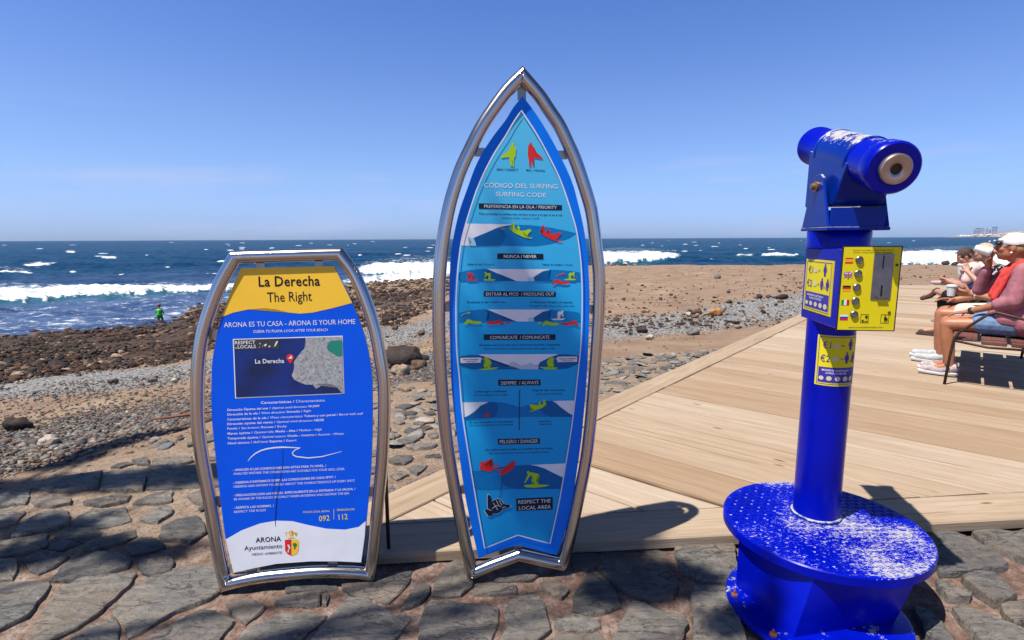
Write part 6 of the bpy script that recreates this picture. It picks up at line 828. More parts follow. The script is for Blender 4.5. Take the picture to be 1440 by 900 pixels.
for x, y in ((527, 165), (497, 600)):
    u, v = U(x, y); bm = bmesh.new(); lathe(bm, [(.0045, 0), (.0045, .002), (.0025, .0035)], 12, Matrix.Translation((u, -.0045, v)) @ Matrix.Rotation(PI/2, 4, 'X')); bobj('screw', bm, simple('screw', (.16, .06, .03), .7, .3), fp)
def ftext(s_, x0, y0, x1, y1, h, c='navy', st='n', lay=2, name='lettering'): text(fp, name, PR[c], lay, [(s_, st)], U(x0, y0), U(x1, y1), h/770*.268, fl)
ftext('Insertar monedas y seleccionar idioma', 85, 36, 480, 36, 13); ftext('Insert money and select language', 95, 56, 470, 56, 13); ftext('www.touristtelescopes.com', 110, 752, 450, 745, 15)
PURP = PR['label_purple']
def person_icon(par, mp, x, y, s_, Uf, col='label_purple'):
    flatpoly(par, 'person_icon', PR[col], 3, [Uf(x+a*s_, y+b_*s_) for a, b_ in ((-3, -10), (3, -10), (5, -4), (5, 2), (3, 3), (2.5, 12), (.6, 12), (0, 4), (-.6, 12), (-2.5, 12), (-3, 3), (-5, 2), (-5, -4))], mp)
    flatpoly(par, 'person_icon', PR[col], 3, [Uf(x+2.6*s_*math.cos(k), y-13.4*s_+2.8*s_*math.sin(k)) for k in np.linspace(0, 2*PI, 9)[:-1]], mp)
for x0 in (222, 420):
    for q in ((x0, 620, x0+80, 624), (x0, 698, x0+80, 702), (x0, 620, x0+4, 702), (x0+76, 620, x0+80, 702)): fpoly('icon_frame', 'black', 2, ub(*q))
person_icon(fp, fl, 462, 662, 2.2, U, 'black'); person_icon(fp, fl, 480, 668, 1.4, U, 'black')
fpoly('icon_mark', 'black', 3, [U(278+14*math.cos(k), 645+13*math.sin(k)) for k in np.linspace(0, 2*PI, 11)[:-1]]); fpoly('icon_mark', 'black', 3, [U(230, 690), U(240, 672), U(250, 668), U(258, 690)]); fpoly('icon_mark', 'black', 3, ub(262, 682, 296, 690))
# the two price labels: unit square drawing 0..100 wide, 0..140 high
def price_label(par, mp, W_, H_, u0, v0, curved=0):
    def U2(x, y): return (u0+x/100*W_, v0+(140-y)/140*H_)
    def rect(name, c, lay, x0, y0, x1, y1):
        n = curved or 1; vs = []
        for k in range(n+1): vs += [mp(*U2(x0+(x1-x0)*k/n, y1), lay), mp(*U2(x0+(x1-x0)*k/n, y0), lay)]
        return mobj(name, vs, [(2*k, 2*k+2, 2*k+3, 2*k+1) for k in range(n)], PR[c], par)
    rect('label_face', 'label_yellow', 1, 0, 0, 100, 140)
    for q in ((4, 4, 96, 5.6), (4, 134.4, 96, 136), (4, 4, 5.4, 136), (94.6, 4, 96, 136)): rect('label_border', 'label_purple', 2, *q)
    rect('label_band', 'label_purple', 2, 7, 88, 93, 131)
    def tx(s_, x0, y0, x1, h, c='label_purple', st='n', name='price'): text(par, name, PR[c], 3, [(s_, st)], U2(x0, y0), U2(x1, y0), h/140*H_, mp)
    tx('€1', 12, 36, 29, 18); tx('€2', 9, 73, 29, 18); tx('=', 50, 31, 57, 8, st='b'); tx('=', 50, 68, 57, 8, st='b')
    tx('MONEDAS ACEPTADAS /', 14, 98.5, 76, 5, 'white', 'b', 'lettering'); tx('COINS ACCEPTED', 22, 106.5, 68, 5, 'white', 'b', 'lettering')
    for x, y, r_ in ((40, 27, 6), (40, 64, 6.6), (14, 119, 5.2), (30, 119, 5.8), (48, 119, 6), (66, 119, 6.2), (83, 119, 6.6)):
        flatpoly(par, 'coin_print', PR['coin'], 3, [U2(x+r_*math.cos(k), y+r_*1.1*math.sin(k)) for k in np.linspace(0, 2*PI, 17)[:-1]], mp)
    person_icon(par, mp, 74, 26, 1.15, U2); person_icon(par, mp, 66, 63, 1.1, U2); person_icon(par, mp, 86, 63, 1.1, U2)
    tx('H', 72, 73, 80, 7, name='icon_mark')
def leftface(u, v, lay): q = CB @ Vector((-.0022-lay*.0006, .268-u, v)); return q[:]
bm = bmesh.new(); box(bm, -.0022, .0008, .268-.222, .268, 1.036, 1.222, CB); lf = bobj('price_plate', bm, PR['label_yellow'], T)
price_label(lf, leftface, .218, .182, .002, 1.038)
def onpost(u, v, lay):
    r_ = .0805+lay*.0005; a = math.radians(-120.5-31)+u/.0795; return (pp.x+r_*math.cos(a), pp.y+r_*math.sin(a), v)
lp = empty('price_sticker'); lp.parent = T; price_label(lp, onpost, .150, .182, .004, .775, 14)
# yoke, saddle and tube
BRASS = simple('brass', (.45, .28, .12), .4, .8, .25, 80)
HA, HB = Vector((1.13, 1.655, 1.500)), Vector((1.205, 2.225, 1.655)); ax = (HB-HA).normalized(); hx = Vector((ax.y, -ax.x, 0)).normalized()
YM = Matrix.Translation(TL((1.158, 1.93, 0))) @ Matrix.Rotation(-math.atan2(ax.x, ax.y), 4, 'Z')
bm = bmesh.new(); box(bm, -.098, .098, -.112, .112, 1.322, 1.334, YM); box(bm, -.086, .086, -.104, -.096, 1.334, 1.398, YM); box(bm, -.086, .086, .096, .104, 1.334, 1.398, YM); bobj('yoke_base', bm, BLUEW, T, bevel=.003)
for s_ in (-1, 1):
    bm = bmesh.new(); M_ = YM @ Matrix(((0, 0, 1, s_*.091-.005), (1, 0, 0, 0), (0, 1, 0, 0), (0, 0, 0, 1)))
    prism(bm, [(-.110, 1.334), (.110, 1.334), (.042, 1.50), (.02, 1.515), (-.02, 1.515), (-.045, 1.50)], 0, .010, M_); bobj('yoke_ear', bm, BLUEW, T, bevel=.003)
    bm = bmesh.new(); lathe(bm, [(.018, 0), (.018, .006), (.012, .009), (.011, .019), (.006, .021)], 20, YM @ Matrix.Translation((s_*.096, 0, 1.475)) @ Matrix.Rotation(s_*PI/2, 4, 'Y')); bobj('pivot_bolt', bm, BRASS, T, True, ang=30)
HM = axisM(TL(HA), TL(HB)); L_ = (HB-HA).length
hy = hx.cross(ax); BX = Matrix(((hx.x, ax.x, hy.x, 0), (hx.y, ax.y, hy.y, 0), (hx.z, ax.z, hy.z, 0), (0, 0, 0, 1))); BX = Matrix.Translation(TL(HA)) @ BX
bm = bmesh.new()
v = [BX @ Vector(q) for q in ((-.0745, .13, .0), (.0745, .13, .0), (.0745, .46, .0), (-.0745, .46, 0), (-.080, .168, -.145), (.080, .168, -.145), (.080, .40, -.20), (-.080, .40, -.20))]
v = [bm.verts.new(q) for q in v]
for f in ((0, 1, 2, 3), (4, 7, 6, 5), (0, 4, 5, 1), (1, 5, 6, 2), (2, 6, 7, 3), (3, 7, 4, 0)): bm.faces.new([v[q] for q in f])
bobj('saddle', bm, BLUEW, T, bevel=.006)
bm = bmesh.new(); lathe(bm, [(.072, .0), (.077, .006), (.0785, .012), (.0785, .052), (.0765, .056), (.0725, .058), (.0725, .17)], 72, HM); bobj('eyepiece_housing', bm, BLUE, T, True, ang=35)
bm = bmesh.new(); lathe(bm, [(.0745, .155), (.0785, .16), (.0785, .176), (.0755, .18), (.0755, .40), (.0785, .404), (.0785, .418), (.073, .422)], 72, HM); bobj('tube_sleeve', bm, BLUEW, T, True, ang=35)
bm = bmesh.new(); lathe(bm, [(.070, .41), (.070, L_-.02), (.073, L_-.015), (.073, L_), (.064, L_), (.062, L_-.03), (.0001, L_-.03)], 64, HM); bobj('lens_barrel', bm, BLUE, T, True, ang=35)
bm = bmesh.new(); lathe(bm, [(.044, .0005), (.0445, -.012), (.041, -.0155), (.026, -.0162), (.020, -.0135), (.0165, -.0115), (.0150, .0005)], 48, HM); bobj('eyepiece', bm, simple('eyepiece_metal', (.56, .45, .39), .36, .85, .12, 50), T, True, ang=30)
bm = bmesh.new(); lathe(bm, [(.0155, -.002), (.0001, -.0021)], 32, HM); bobj('eyepiece_lens', bm, simple('dark_glass', (.03, .02, .018), .1), T)
# ---------------------------------------------------------------- benches
FWD = Vector((-.763, .646)); HEAD = math.atan2(FWD.y, FWD.x)-PI/2       # people on the benches face the sea
def bench(name, org, rz, length, label):
    o = empty(name, org, rz, label=label, cat='bench', group='benches along the boardwalk')
    y0, y1 = -.10, .42
    for s_ in (-1, 1):
        x = s_*length/2; bm = bmesh.new()
        tube(bm, [(x, .40, 0), (x, .385, .25), (x, .37, .40), (x, .34, .46), (x, .18, .62), (x, .13, .645), (x, -.05, .60), (x, -.28, .545)], .011, 8); tube(bm, [(x, -.16, 0), (x, -.17, .2), (x, -.14, .40), (x, -.22, .60), (x, -.30, .84)], .011, 8)
        tube(bm, [(x, .375, .385), (x, .15, .352), (x, -.14, .36)], .010, 8); bobj('side_frame', bm, IRON, o, True)
    for k, (y, z) in enumerate(((.30, .388), (.115, .368), (-.07, .368))):
        bm = bmesh.new(); box(bm, -length/2+.02, length/2-.02, y-.08, y+.08, z, z+.032); ob = bobj('seat_slat', bm, BENCHW, o, bevel=.006)
    for k, (y, z) in enumerate(((-.20, .52), (-.245, .66), (-.285, .80))):
        bm = bmesh.new(); box(bm, -length/2+.02, length/2-.02, -.014, .014, -.055, .055, Matrix.Translation((0, y, z)) @ Matrix.Rotation(.3, 4, 'X')); bobj('back_slat', bm, BENCHW, o, bevel=.006)
    return o
def spot(s_, f_=0): return Vector((4.30, 4.62))+E_*s_+FWD*f_
c = spot(.42); bench('bench', (c.x, c.y, TOP), HEAD, 1.75, 'near bench with red-brown slats, two people drinking coffee on it')
c = spot(3.0); bench('bench', (c.x, c.y, TOP), HEAD, 1.9, 'far bench behind the near one, its curved front leg by the crossed legs')
# ---------------------------------------------------------------- people: closed limb volumes fused into one skin by a voxel remesh
def capsule(V, F, a, b, ra, rb, n=14):
    a, b = Vector(a), Vector(b)
    if (b-a).length < 1e-5: b = a+Vector((0, 0, 1e-4))
    x, y, d = frame_of(a, b); i0 = len(V); prof = []
    for k in range(5): th = PI/2*k/4; prof.append((a-d*ra*math.cos(th), ra*math.sin(th)))
    for k in range(5): th = PI/2*k/4; prof.append((b+d*rb*math.sin(th), rb*math.cos(th)))
    for c_, r_ in prof:
        r_ = max(r_, .0008)
        for j in range(n): V.append(c_+(x*math.cos(2*PI*j/n)+y*math.sin(2*PI*j/n))*r_)
    for q in range(9):
        for j in range(n): F.append((i0+q*n+j, i0+q*n+(j+1) % n, i0+(q+1)*n+(j+1) % n, i0+(q+1)*n+j))
    F.append(tuple(i0+j for j in range(n))[::-1]); F.append(tuple(i0+9*n+j for j in range(n)))
def blob(V, F, c, r, rot=None):
    v, f = I3; i0 = len(V); M_ = rot or Matrix.Identity(3)
    for q in v: V.append(Vector(c)+M_ @ Vector((q[0]*r[0], q[1]*r[1], q[2]*r[2])))
    F += [tuple(i0+int(k) for k in q) for q in f]
def fuse(name, prims, mat, parent, vox=.008, it=4, keep=None):
    V, F = [], []
    for p in prims:
        if p[0] == 'c': capsule(V, F, *p[1:])
        else: blob(V, F, *p[1:])
    me = bpy.data.meshes.new(name); me.from_pydata([tuple(v) for v in V], [], F); me.update()
    tmp = bpy.data.objects.new('tmp', me); COL.objects.link(tmp)
    m = tmp.modifiers.new('r', 'REMESH'); m.mode = 'VOXEL'; m.voxel_size = vox; m2 = tmp.modifiers.new('s', 'SMOOTH'); m2.iterations = it; m2.factor = .5
    dg = bpy.context.evaluated_depsgraph_get(); dg.update(); m3 = bpy.data.meshes.new_from_object(tmp.evaluated_get(dg)); bpy.data.objects.remove(tmp)
    if keep:
        bm = bmesh.new(); bm.from_mesh(m3); bmesh.ops.delete(bm, geom=[v for v in bm.verts if not keep(v.co)], context='VERTS'); bm.to_mesh(m3); bm.free()
    m3.materials.clear(); m3.materials.append(mat); m3.name = name; m3.polygons.foreach_set('use_smooth', [True]*len(m3.polygons))
    return link(bpy.data.objects.new(name, m3), parent)
def lerp(a, b, k): return Vector(a).lerp(Vector(b), k)
def hand_p(wr, tip_dir, palm_n, side, curl=.5, s=1.):
    """palm, four bent fingers of unequal length and a thumb off the side of the palm"""
    wr = Vector(wr); d = Vector(tip_dir).normalized(); n = Vector(palm_n); n = (n-d*n.dot(d)).normalized(); w = d.cross(n).normalized()*side; P_ = []
    for k in (-1, -.33, .33, 1): P_.append(('c', wr+w*k*.012*s, wr+d*.075*s+w*k*.028*s, .015*s, .0105*s))
    for k, L in zip((-1, -.33, .33, 1), (.058, .074, .080, .070)):
        b0 = wr+d*.082*s+w*k*.029*s; a1 = curl*.7; d1 = d*math.cos(a1)+n*math.sin(a1); b1 = b0+d1*L*.5*s; a2 = curl*1.7; d2 = d*math.cos(a2)+n*math.sin(a2); b2 = b1+d2*L*.32*s; a3 = curl*2.3; d3 = d*math.cos(a3)+n*math.sin(a3); b3 = b2+d3*L*.22*s
        P_ += [('c', b0, b1, .0092*s, .0085*s), ('c', b1, b2, .0085*s, .008*s), ('c', b2, b3, .008*s, .0072*s)]
    t0 = wr+d*.02*s+w*.026*s; t1 = t0+(d*.6+w*.7+n*.45).normalized()*.042*s; t2 = t1+(d*.75+w*.1+n*.7).normalized()*.034*s
    P_ += [('c', t0, t1, .0135*s, .0105*s), ('c', t1, t2, .0105*s, .0085*s)]
    return P_
def head_p(c, fwd, up, s=1.):
    c = Vector(c); f = Vector(fwd).normalized(); u = Vector(up); u = (u-f*u.dot(f)).normalized(); r = f.cross(u); M_ = Matrix((r, f, u)).transposed()
    def g(x, y, z): return c+(r*x+f*y+u*z)*s
    return [('b', g(0, -.012, .022), (.074*s, .093*s, .088*s), M_), ('b', g(0, .022, -.045), (.058*s, .066*s, .062*s), M_), ('b', g(0, .052, -.085), (.027*s, .024*s, .02*s), M_),
            ('c', g(0, .082, .012), g(0, .104, -.024), .010*s, .013*s), ('b', g(0, .094, -.028), (.017*s, .013*s, .010*s), M_), ('b', g(0, .083, -.052), (.024*s, .010*s, .007*s), M_), ('b', g(0, .081, -.062), (.021*s, .010*s, .007*s), M_),
            ('c', g(-.034, .074, .03), g(.034, .074, .03), .012*s, .012*s), ('b', g(.04, .06, -.02), (.022*s, .022*s, .022*s), M_), ('b', g(-.04, .06, -.02), (.022*s, .022*s, .022*s), M_),
            ('b', g(.075, -.005, -.004), (.010*s, .019*s, .030*s), M_), ('b', g(-.075, -.005, -.004), (.010*s, .019*s, .030*s), M_)], g, M_
def cup(name, base, direc, r0, r1, h, label):
    o = empty(name, (0, 0, 0), label=label, cat='cup', group='white paper coffee cups'); M_ = axisM(base, Vector(base)+Vector(direc)); bm = bmesh.new()
    lathe(bm, [(r0, 0), (r1, h), (r1+.003, h+.002)], 28, M_); bobj('paper_cup', bm, simple('cup_paper', (.78, .77, .74), .6, 0, .03), o, True, ang=40)
    bm = bmesh.new(); lathe(bm, [(r1+.005, h), (r1+.005, h+.008), (r1-.001, h+.010), (r1-.003, h+.018), (r1-.008, h+.018), (r1-.010, h+.014), (.0001, h+.014)], 28, M_); bobj('lid', bm, simple('cup_lid', (.8, .8, .8), .35, 0, .02), o, True, ang=40); return o
def glasses(g, par, s=1.):
    bm = bmesh.new()
    for k in (-1, 1):
        for a, b_ in (((.010, .100, .022), (.062, .084, .022)), ): tube(bm, [g(k*a[0], a[1], a[2]), g(k*(a[0]+b_[0])/2, .099, a[2]), g(k*b_[0], b_[1], b_[2])], [.014*s, .018*s, .013*s], 10)
        tube(bm, [g(k*.062, .084, .026), g(k*.078, .0, .022), g(k*.076, -.02, .012)], .003*s, 6)
    bobj('sunglasses', bm, simple('lens_black', (.01, .01, .012), .4), par, True)
def place(par, s_, f_=0): c_ = spot(s_, f_); par.location = (c_.x, c_.y, TOP); par.rotation_euler = (0, 0, HEAD)
def W2(par_xy, p):   # local to world for things held
    c_ = Vector((*par_xy, TOP)); return c_+Matrix.Rotation(HEAD, 3, 'Z') @ Vector(p)
def legs(kn, an, r=(.082, .057, .056, .036), hipx=.09, hip=(0, .50)):
    P_ = []
    for s_, k, a in ((-1, kn[0], an[0]), (1, kn[1], an[1])):
        P_ += [('c', (s_*hipx, hip[0], hip[1]), lerp((s_*hipx, hip[0], hip[1]), k, .97), r[0], r[1]), ('c', k, lerp(k, a, .35), r[1]*.93, r[2]), ('c', lerp(k, a, .35), a, r[2], r[3])]
    return P_
def shoe(par, a, toe, mat, sole, w=.044, nm='shoe'):
    a, toe = Vector(a), Vector(toe); d = (toe-a).normalized(); o = fuse(nm, [('c', a-d*.03+Vector((0, 0, -.01)), a+d*.05+Vector((0, 0, -.025)), w*.95, w*.9), ('c', a+d*.05+Vector((0, 0, -.03)), toe-d*.02+Vector((0, 0, -.01)), w*.9, w*.72)], mat, par, .006, 5)
    
    if abs(toe.z-a.z) > .04 or a.z > .12: return o
    s_ = fuse('sole', [('c', a-d*.035+Vector((0, 0, -.055)), a+d*.06+Vector((0, 0, -.055)), .036, .037), ('c', a+d*.06+Vector((0, 0, -.055)), toe+Vector((0, 0, -.03)), .038, .03)], sole, o, .006, 2, keep=lambda c_: True)
    for v in s_.data.vertices: v.co.z = min(v.co.z, a.z-.045); v.co.z = max(v.co.z, a.z-.078)
    return o
# --- woman with the white cap
pa = empty('person', label='woman in pink blouse, white cap and denim shorts drinking from a paper cup', cat='person'); place(pa, 0)
KL, KR, AL, AR = (-.085, .44, .475), (.10, .445, .475), (-.085, .385, .095), (.09, .40, .095)
hc = Vector((0, .065, 1.155)); HP, g, M_ = head_p(hc, (0, 1, .14), (0, 0, 1), 1.04)
sL, eL, wL = Vector((-.185, -.02, .97)), Vector((-.215, .02, .72)), Vector((-.10, .30, .60)); sR, eR, wR = Vector((.18, .0, .97)), Vector((.16, .24, .78)), Vector((.05, .20, 1.02))
P_ = HP+[('c', (0, -.01, 1.0), hc+Vector((0, -.02, -.05)), .052, .050), ('c', (-.07, 0, .52), (.07, 0, .52), .11, .11), ('c', (0, -.01, .56), (0, -.03, .85), .115, .12), ('c', (-.10, -.02, .94), (.10, -.02, .94), .08, .08),
    ('c', sL, eL, .05, .040), ('c', eL, wL, .040, .026), ('c', sR, eR, .05, .038), ('c', eR, wR, .038, .025)]+legs((KL, KR), (AL, AR))
P_ += hand_p(wL, (.25, .9, -.2), (.1, -.1, -1), -1, .35)+hand_p(wR, (-.25, .0, 1.), (-.5, -.8, -.1), -1, .75)
for s_, a in ((-1, AL), (1, AR)): P_ += [('c', a, (a[0], a[1]+.12, .055), .036, .026), ('c', (a[0], a[1]-.03, .05), (a[0], a[1]+.1, .045), .032, .032)]
fuse('body', P_, TAN, pa, .0075)
PK = cloth('pink_linen', (.44, .17, .20), .2)
fuse('blouse', [('c', (-.06, -.03, .58), (.06, -.03, .58), .15, .15), ('c', (-.11, -.09, .53), (.11, -.09, .53), .125, .125), ('c', (-.12, .05, .56), (-.11, -.08, .56), .09, .11), ('c', (-.05, -.03, .62), (-.05, -.03, .90), .13, .115), ('c', (.05, -.03, .62), (.05, -.03, .90), .13, .115), ('c', (-.13, -.02, .95), (.13, -.015, .95), .076, .076), ('c', (-.05, .09, .575), (.06, .10, .58), .075, .075), ('c', (-.09, .10, .60), (-.02, .02, .80), .035, .06), ('c', (-.13, -.02, .60), (-.12, -.05, .84), .05, .045),
    ('c', sL, eL, .070, .066), ('c', eL, lerp(eL, wL, .30), .064, .058), ('c', sR, eR, .068, .058), ('c', eR, lerp(eR, wR, .72), .056, .046), ('c', sL+Vector((.0, .04, -.12)), eL+Vector((.06, .03, .05)), .05, .05)], PK, pa, .0085, 3)
DN = cloth('pale_denim', (.16, .26, .42), .35)
fuse('shorts', [('c', (-.08, -.02, .515), (.08, -.02, .515), .112, .112), ('c', (-.092, .0, .51), (-.09, .19, .50), .105, .094), ('c', (.092, .0, .51), (.09, .19, .50), .105, .094)], DN, pa, .008, 3)
SC = cloth('coral_cotton', (.72, .07, .06), .25)
fuse('scarf', [('c', (-.10, -.03, 1.03), (.08, -.03, 1.035), .038, .038), ('c', (-.11, .0, 1.02), (-.07, .10, .92), .036, .032), ('c', (-.07, .10, .92), (-.05, .15, .76), .030, .036), ('c', (-.10, .08, .90), (-.09, .14, .73), .022, .028), ('c', (-.12, -.07, 1.0), (-.09, .03, 1.0), .036, .034), ('c', (.07, .03, 1.02), (-.02, .10, .95), .034, .03), ('c', (-.115, .03, .98), (-.10, .11, .86), .018, .016)], SC, pa, .008, 2)
cp = fuse('cap', [('b', g(0, -.016, .042), (.087, .107, .086), M_), ('c', g(-.045, .085, .052), g(.045, .085, .052), .018, .018)], cloth('white_cotton', (.80, .80, .80), .04), pa, .007, 4, keep=lambda c_: (c_-hc).z > .022-.14*(c_-hc).y)
fuse('cap_peak', [('c', g(-.03, .09, .048), g(.03, .09, .048), .012, .012), ('c', g(-.035, .12, .040), g(.035, .12, .040), .010, .010), ('c', g(-.025, .15, .030), g(.025, .15, .030), .009, .009)], cloth('white_peak', (.62, .62, .66), .05), cp, .006, 2)
fuse('hair', [('b', g(0, -.03, -.005), (.079, .080, .065), M_), ('c', g(0, -.10, 0), g(0, -.12, -.06), .035, .022)], cloth('blond_hair', (.36, .21, .10), .3), pa, .007, 2, keep=lambda c_: (c_-hc).y < .02)
glasses(g, pa); bm = bmesh.new(); bmesh.ops.create_icosphere(bm, subdivisions=2, radius=.009, matrix=Matrix.Translation(g(-.084, .0, -.038))); bobj('earring', bm, simple('pearl', (.85, .85, .82), .2), pa, True)
SH = cloth('grey_pink_mesh', (.50, .42, .42), .35); SO = simple('white_sole', (.76, .76, .75), .6, 0, .04)
for a in (AL, AR): shoe(pa, (a[0], a[1], .085), (a[0], a[1]+.20, .058), SH, SO)
for a in (AL, AR):
    bm = bmesh.new(); tube(bm, [(a[0]-.046, a[1]+.0, .075), (a[0]-.035, a[1]+.03, .125), (a[0]+.035, a[1]+.03, .125), (a[0]+.046, a[1], .075)], .008, 8); bobj('strap', bm, simple('shoe_strap', (.06, .06, .07), .6), pa, True)
bm = bmesh.new(); q = lerp(eL, wL, .93); MM = axisM(q, wL); lathe(bm, [(.030, -.012), (.032, -.008), (.032, .010), (.030, .013)], 20, MM); bobj('watch', bm, simple('black_watch', (.02, .02, .025), .3), pa, True)
c0 = spot(0); cupb = W2(c0, wR+Vector((-.035, -.015, .125)));
e1 = W2(c0, g(0, .112, -.055)); far_ = W2(c0, g(.02, .235, -.035)); dd = (e1-far_).normalized(); cup('coffee_cup', e1-dd*.125, dd, .029, .039, .105, 'paper cup tipped up at the lips of the woman in the white cap')
# --- man beside her
pb = empty('person', label='man in blue shirt and cream shorts leaning forward beside the white-capped woman', cat='person'); place(pb, .60)
KL, KR, AL, AR = (-.10, .50, .50), (.12, .50, .50), (-.10, .47, .095), (.13, .50, .095); hc = Vector((-.02, .0, 1.13)); HP, g, M_ = head_p(hc, (0, 1, -.12), (0, .1, 1), 1.06)
sL, eL, wL = Vector((-.20, -.04, .93)), Vector((-.27, .02, .66)), Vector((-.13, .29, .71)); sR, eR, wR = Vector((.19, -.03, .93)), Vector((.24, .14, .70)), Vector((.14, .42, .62))
P_ = HP+[('c', (0, -.05, .97), hc+Vector((0, -.03, -.05)), .06, .058), ('c', (-.07, .0, .52), (.07, .0, .52), .13, .13), ('c', (0, .0, .56), (0, -.05, .85), .13, .13), ('c', (-.11, -.05, .91), (.11, -.04, .91), .085, .085),
    ('c', sL, eL, .055, .044), ('c', eL, wL, .044, .029), ('c', sR, eR, .055, .044), ('c', eR, wR, .044, .029)]+legs((KL, KR), (AL, AR), (.09, .062, .062, .038))
P_ += hand_p(wL, (.25, .9, .05), (.6, -.2, .35), -1, .75, 1.08)+hand_p(wR, (-.3, .9, .1), (-.3, 0, -1), 1, .4, 1.08)
fuse('body', P_, TAN, pb, .008)
fuse('shirt', [('c', (-.06, .02, .58), (.06, .02, .58), .16, .16), ('c', (-.06, .0, .64), (-.06, -.05, .88), .14, .125), ('c', (.06, .0, .64), (.06, -.05, .88), .14, .125), ('c', (-.13, -.045, .93), (.13, -.04, .93), .085, .085), ('c', sL, lerp(sL, eL, .75), .075, .072), ('c', sR, lerp(sR, eR, .75), .075, .072)], cloth('sky_blue_cotton', (.10, .33, .66), .3), pb, .009, 3)
fuse('shorts', [('c', (-.08, .0, .50), (.08, .0, .50), .145, .145), ('c', (-.095, .0, .51), (-.10, .34, .505), .118, .092), ('c', (.10, .0, .51), (.115, .34, .505), .118, .092)], cloth('cream_cotton', (.62, .55, .47), .12), pb, .009, 3)
cp = fuse('cap', [('b', g(0, -.016, .040), (.087, .107, .084), M_)], cloth('navy_cotton', (.04, .05, .09), .2), pb, .007, 4, keep=lambda c_: (c_-hc).z > .03)
fuse('cap_peak', [('c', g(-.035, .095, .050), g(.035, .095, .050), .013, .013), ('c', g(-.035, .13, .045), g(.035, .13, .045), .011, .011), ('c', g(-.02, .16, .040), g(.02, .16, .040), .010, .010)], cloth('grey_peak', (.24, .24, .28), .2), cp, .006, 2)
glasses(g, pb)
for a in (AL, AR): shoe(pb, (a[0], a[1], .085), (a[0], a[1]+.21, .058), cloth('grey_mesh', (.48, .50, .52), .2), SO, .047)
bm = bmesh.new(); MM = axisM(lerp(eL, wL, .86), wL); lathe(bm, [(.033, -.008), (.036, -.004), (.036, .006), (.033, .010)], 20, MM); bobj('bracelet', bm, simple('pale_bracelet', (.7, .66, .6), .4), pb, True)
cb = spot(.60); q = W2(cb, wL+Vector((.015, .155, -.03))); cup('coffee_cup', q, (0, 0, 1), .030, .040, .092, 'paper cup with white lid held upright by the man in the blue shirt')
# --- woman on the far bench, black and white top
pc = empty('person', label='blond woman in sunglasses with black and white patterned top, cup in both hands', cat='person'); place(pc, 2.3, .13)
hc = Vector((0, .11, 1.06)); HP, g, M_ = head_p(hc, (-.15, 1, .02), (0, 0, 1), 1.0); K1, A1 = (-.19, .37, .55), (.05, .50, .575); K2, A2 = (.10, .42, .45), (.10, .46, .09)
sL, eL, wL = Vector((-.17, -.05, .87)), Vector((-.21, .06, .66)), Vector((-.06, .22, .83)); sR, eR, wR = Vector((.17, -.05, .87)), Vector((.18, .10, .66)), Vector((.06, .22, .83))
P_ = HP+[('c', (0, .0, .90), hc+Vector((0, -.02, -.05)), .05, .048), ('c', (-.07, 0, .50), (.07, 0, .50), .12, .12), ('c', (0, .0, .52), (0, -.04, .78), .12, .12), ('c', (-.1, -.05, .85), (.1, -.05, .85), .075, .075),
   ('c', sL, eL, .046, .038), ('c', eL, wL, .038, .025), ('c', sR, eR, .046, .038), ('c', eR, wR, .038, .025), ('c', (-.09, 0, .47), K1, .078, .056), ('c', K1, A1, .052, .033), ('c', (.09, 0, .47), K2, .078, .056), ('c', K2, A2, .052, .033),
   ('c', A1, Vector(A1)+Vector((0, .11, -.06)), .034, .026), ('c', A2, (.10, .58, .055), .034, .026)]+hand_p(wL, (.3, .3, .8), (.8, .2, 0), 1, .7)+hand_p(wR, (-.3, .3, .8), (-.8, .2, 0), 1, .7)
fuse('body', P_, FAIR, pc, .009)
m, t, b = newmat('black_white_print', (.02, .02, .02), .85, 0, .2); PAT = m
t.links.new(ramp(t, noise(t, coords(t), 26, 3, .5, 1.2), [(.54, (.012, .012, .014)), (.56, (.62, .60, .58))]), b.inputs['Base Color'])
fuse('blouse', [('c', (-.05, .0, .55), (.05, .0, .55), .15, .15), ('c', (0, .02, .6), (0, -.03, .80), .15, .12), ('c', (-.12, -.05, .865), (.12, -.05, .865), .072, .072), ('c', (-.05, .12, .55), (.05, .12, .55), .09, .09), ('c', sL, lerp(sL, eL, .8), .062, .06), ('c', sR, lerp(sR, eR, .8), .062, .06)], PAT, pc, .009, 3)
fuse('trousers', [('c', (-.07, 0, .48), (.07, 0, .48), .135, .135), ('c', (-.09, 0, .48), K1, .10, .073), ('c', (.09, 0, .48), K2, .10, .073), ('c', K1, lerp(K1, A1, .12), .068, .06), ('c', K2, lerp(K2, A2, .15), .068, .06)], cloth('black_cotton', (.014, .015, .022), .2), pc, .009, 3)
fuse('hair', [('b', g(0, -.022, .032), (.084, .098, .088), M_), ('c', g(0, -.075, -.01), g(0, -.07, -.06), .05, .03)], cloth('pale_blond_hair', (.58, .42, .26), .25), pc, .008, 2, keep=lambda c_: (c_-hc).y < .045 or (c_-hc).z > .075)
glasses(g, pc)
for nm, a, tt in (('a', Vector(A1)+Vector((0, .02, .0)), Vector(A1)+Vector((0, .15, -.10))), ('b', Vector((A2[0], A2[1], .075)), Vector((.10, .64, .05)))): shoe(pc, a, tt, cloth('brown_leather', (.10, .06, .045), .2), simple('dark_sole', (.05, .035, .03), .8), .040)
cc = spot(2.3, .13); q = W2(cc, (.0, .285, .80)); cup('coffee_cup', q, (0, 0, 1), .030, .041, .105, 'paper cup in both hands of the blond woman on the far bench')
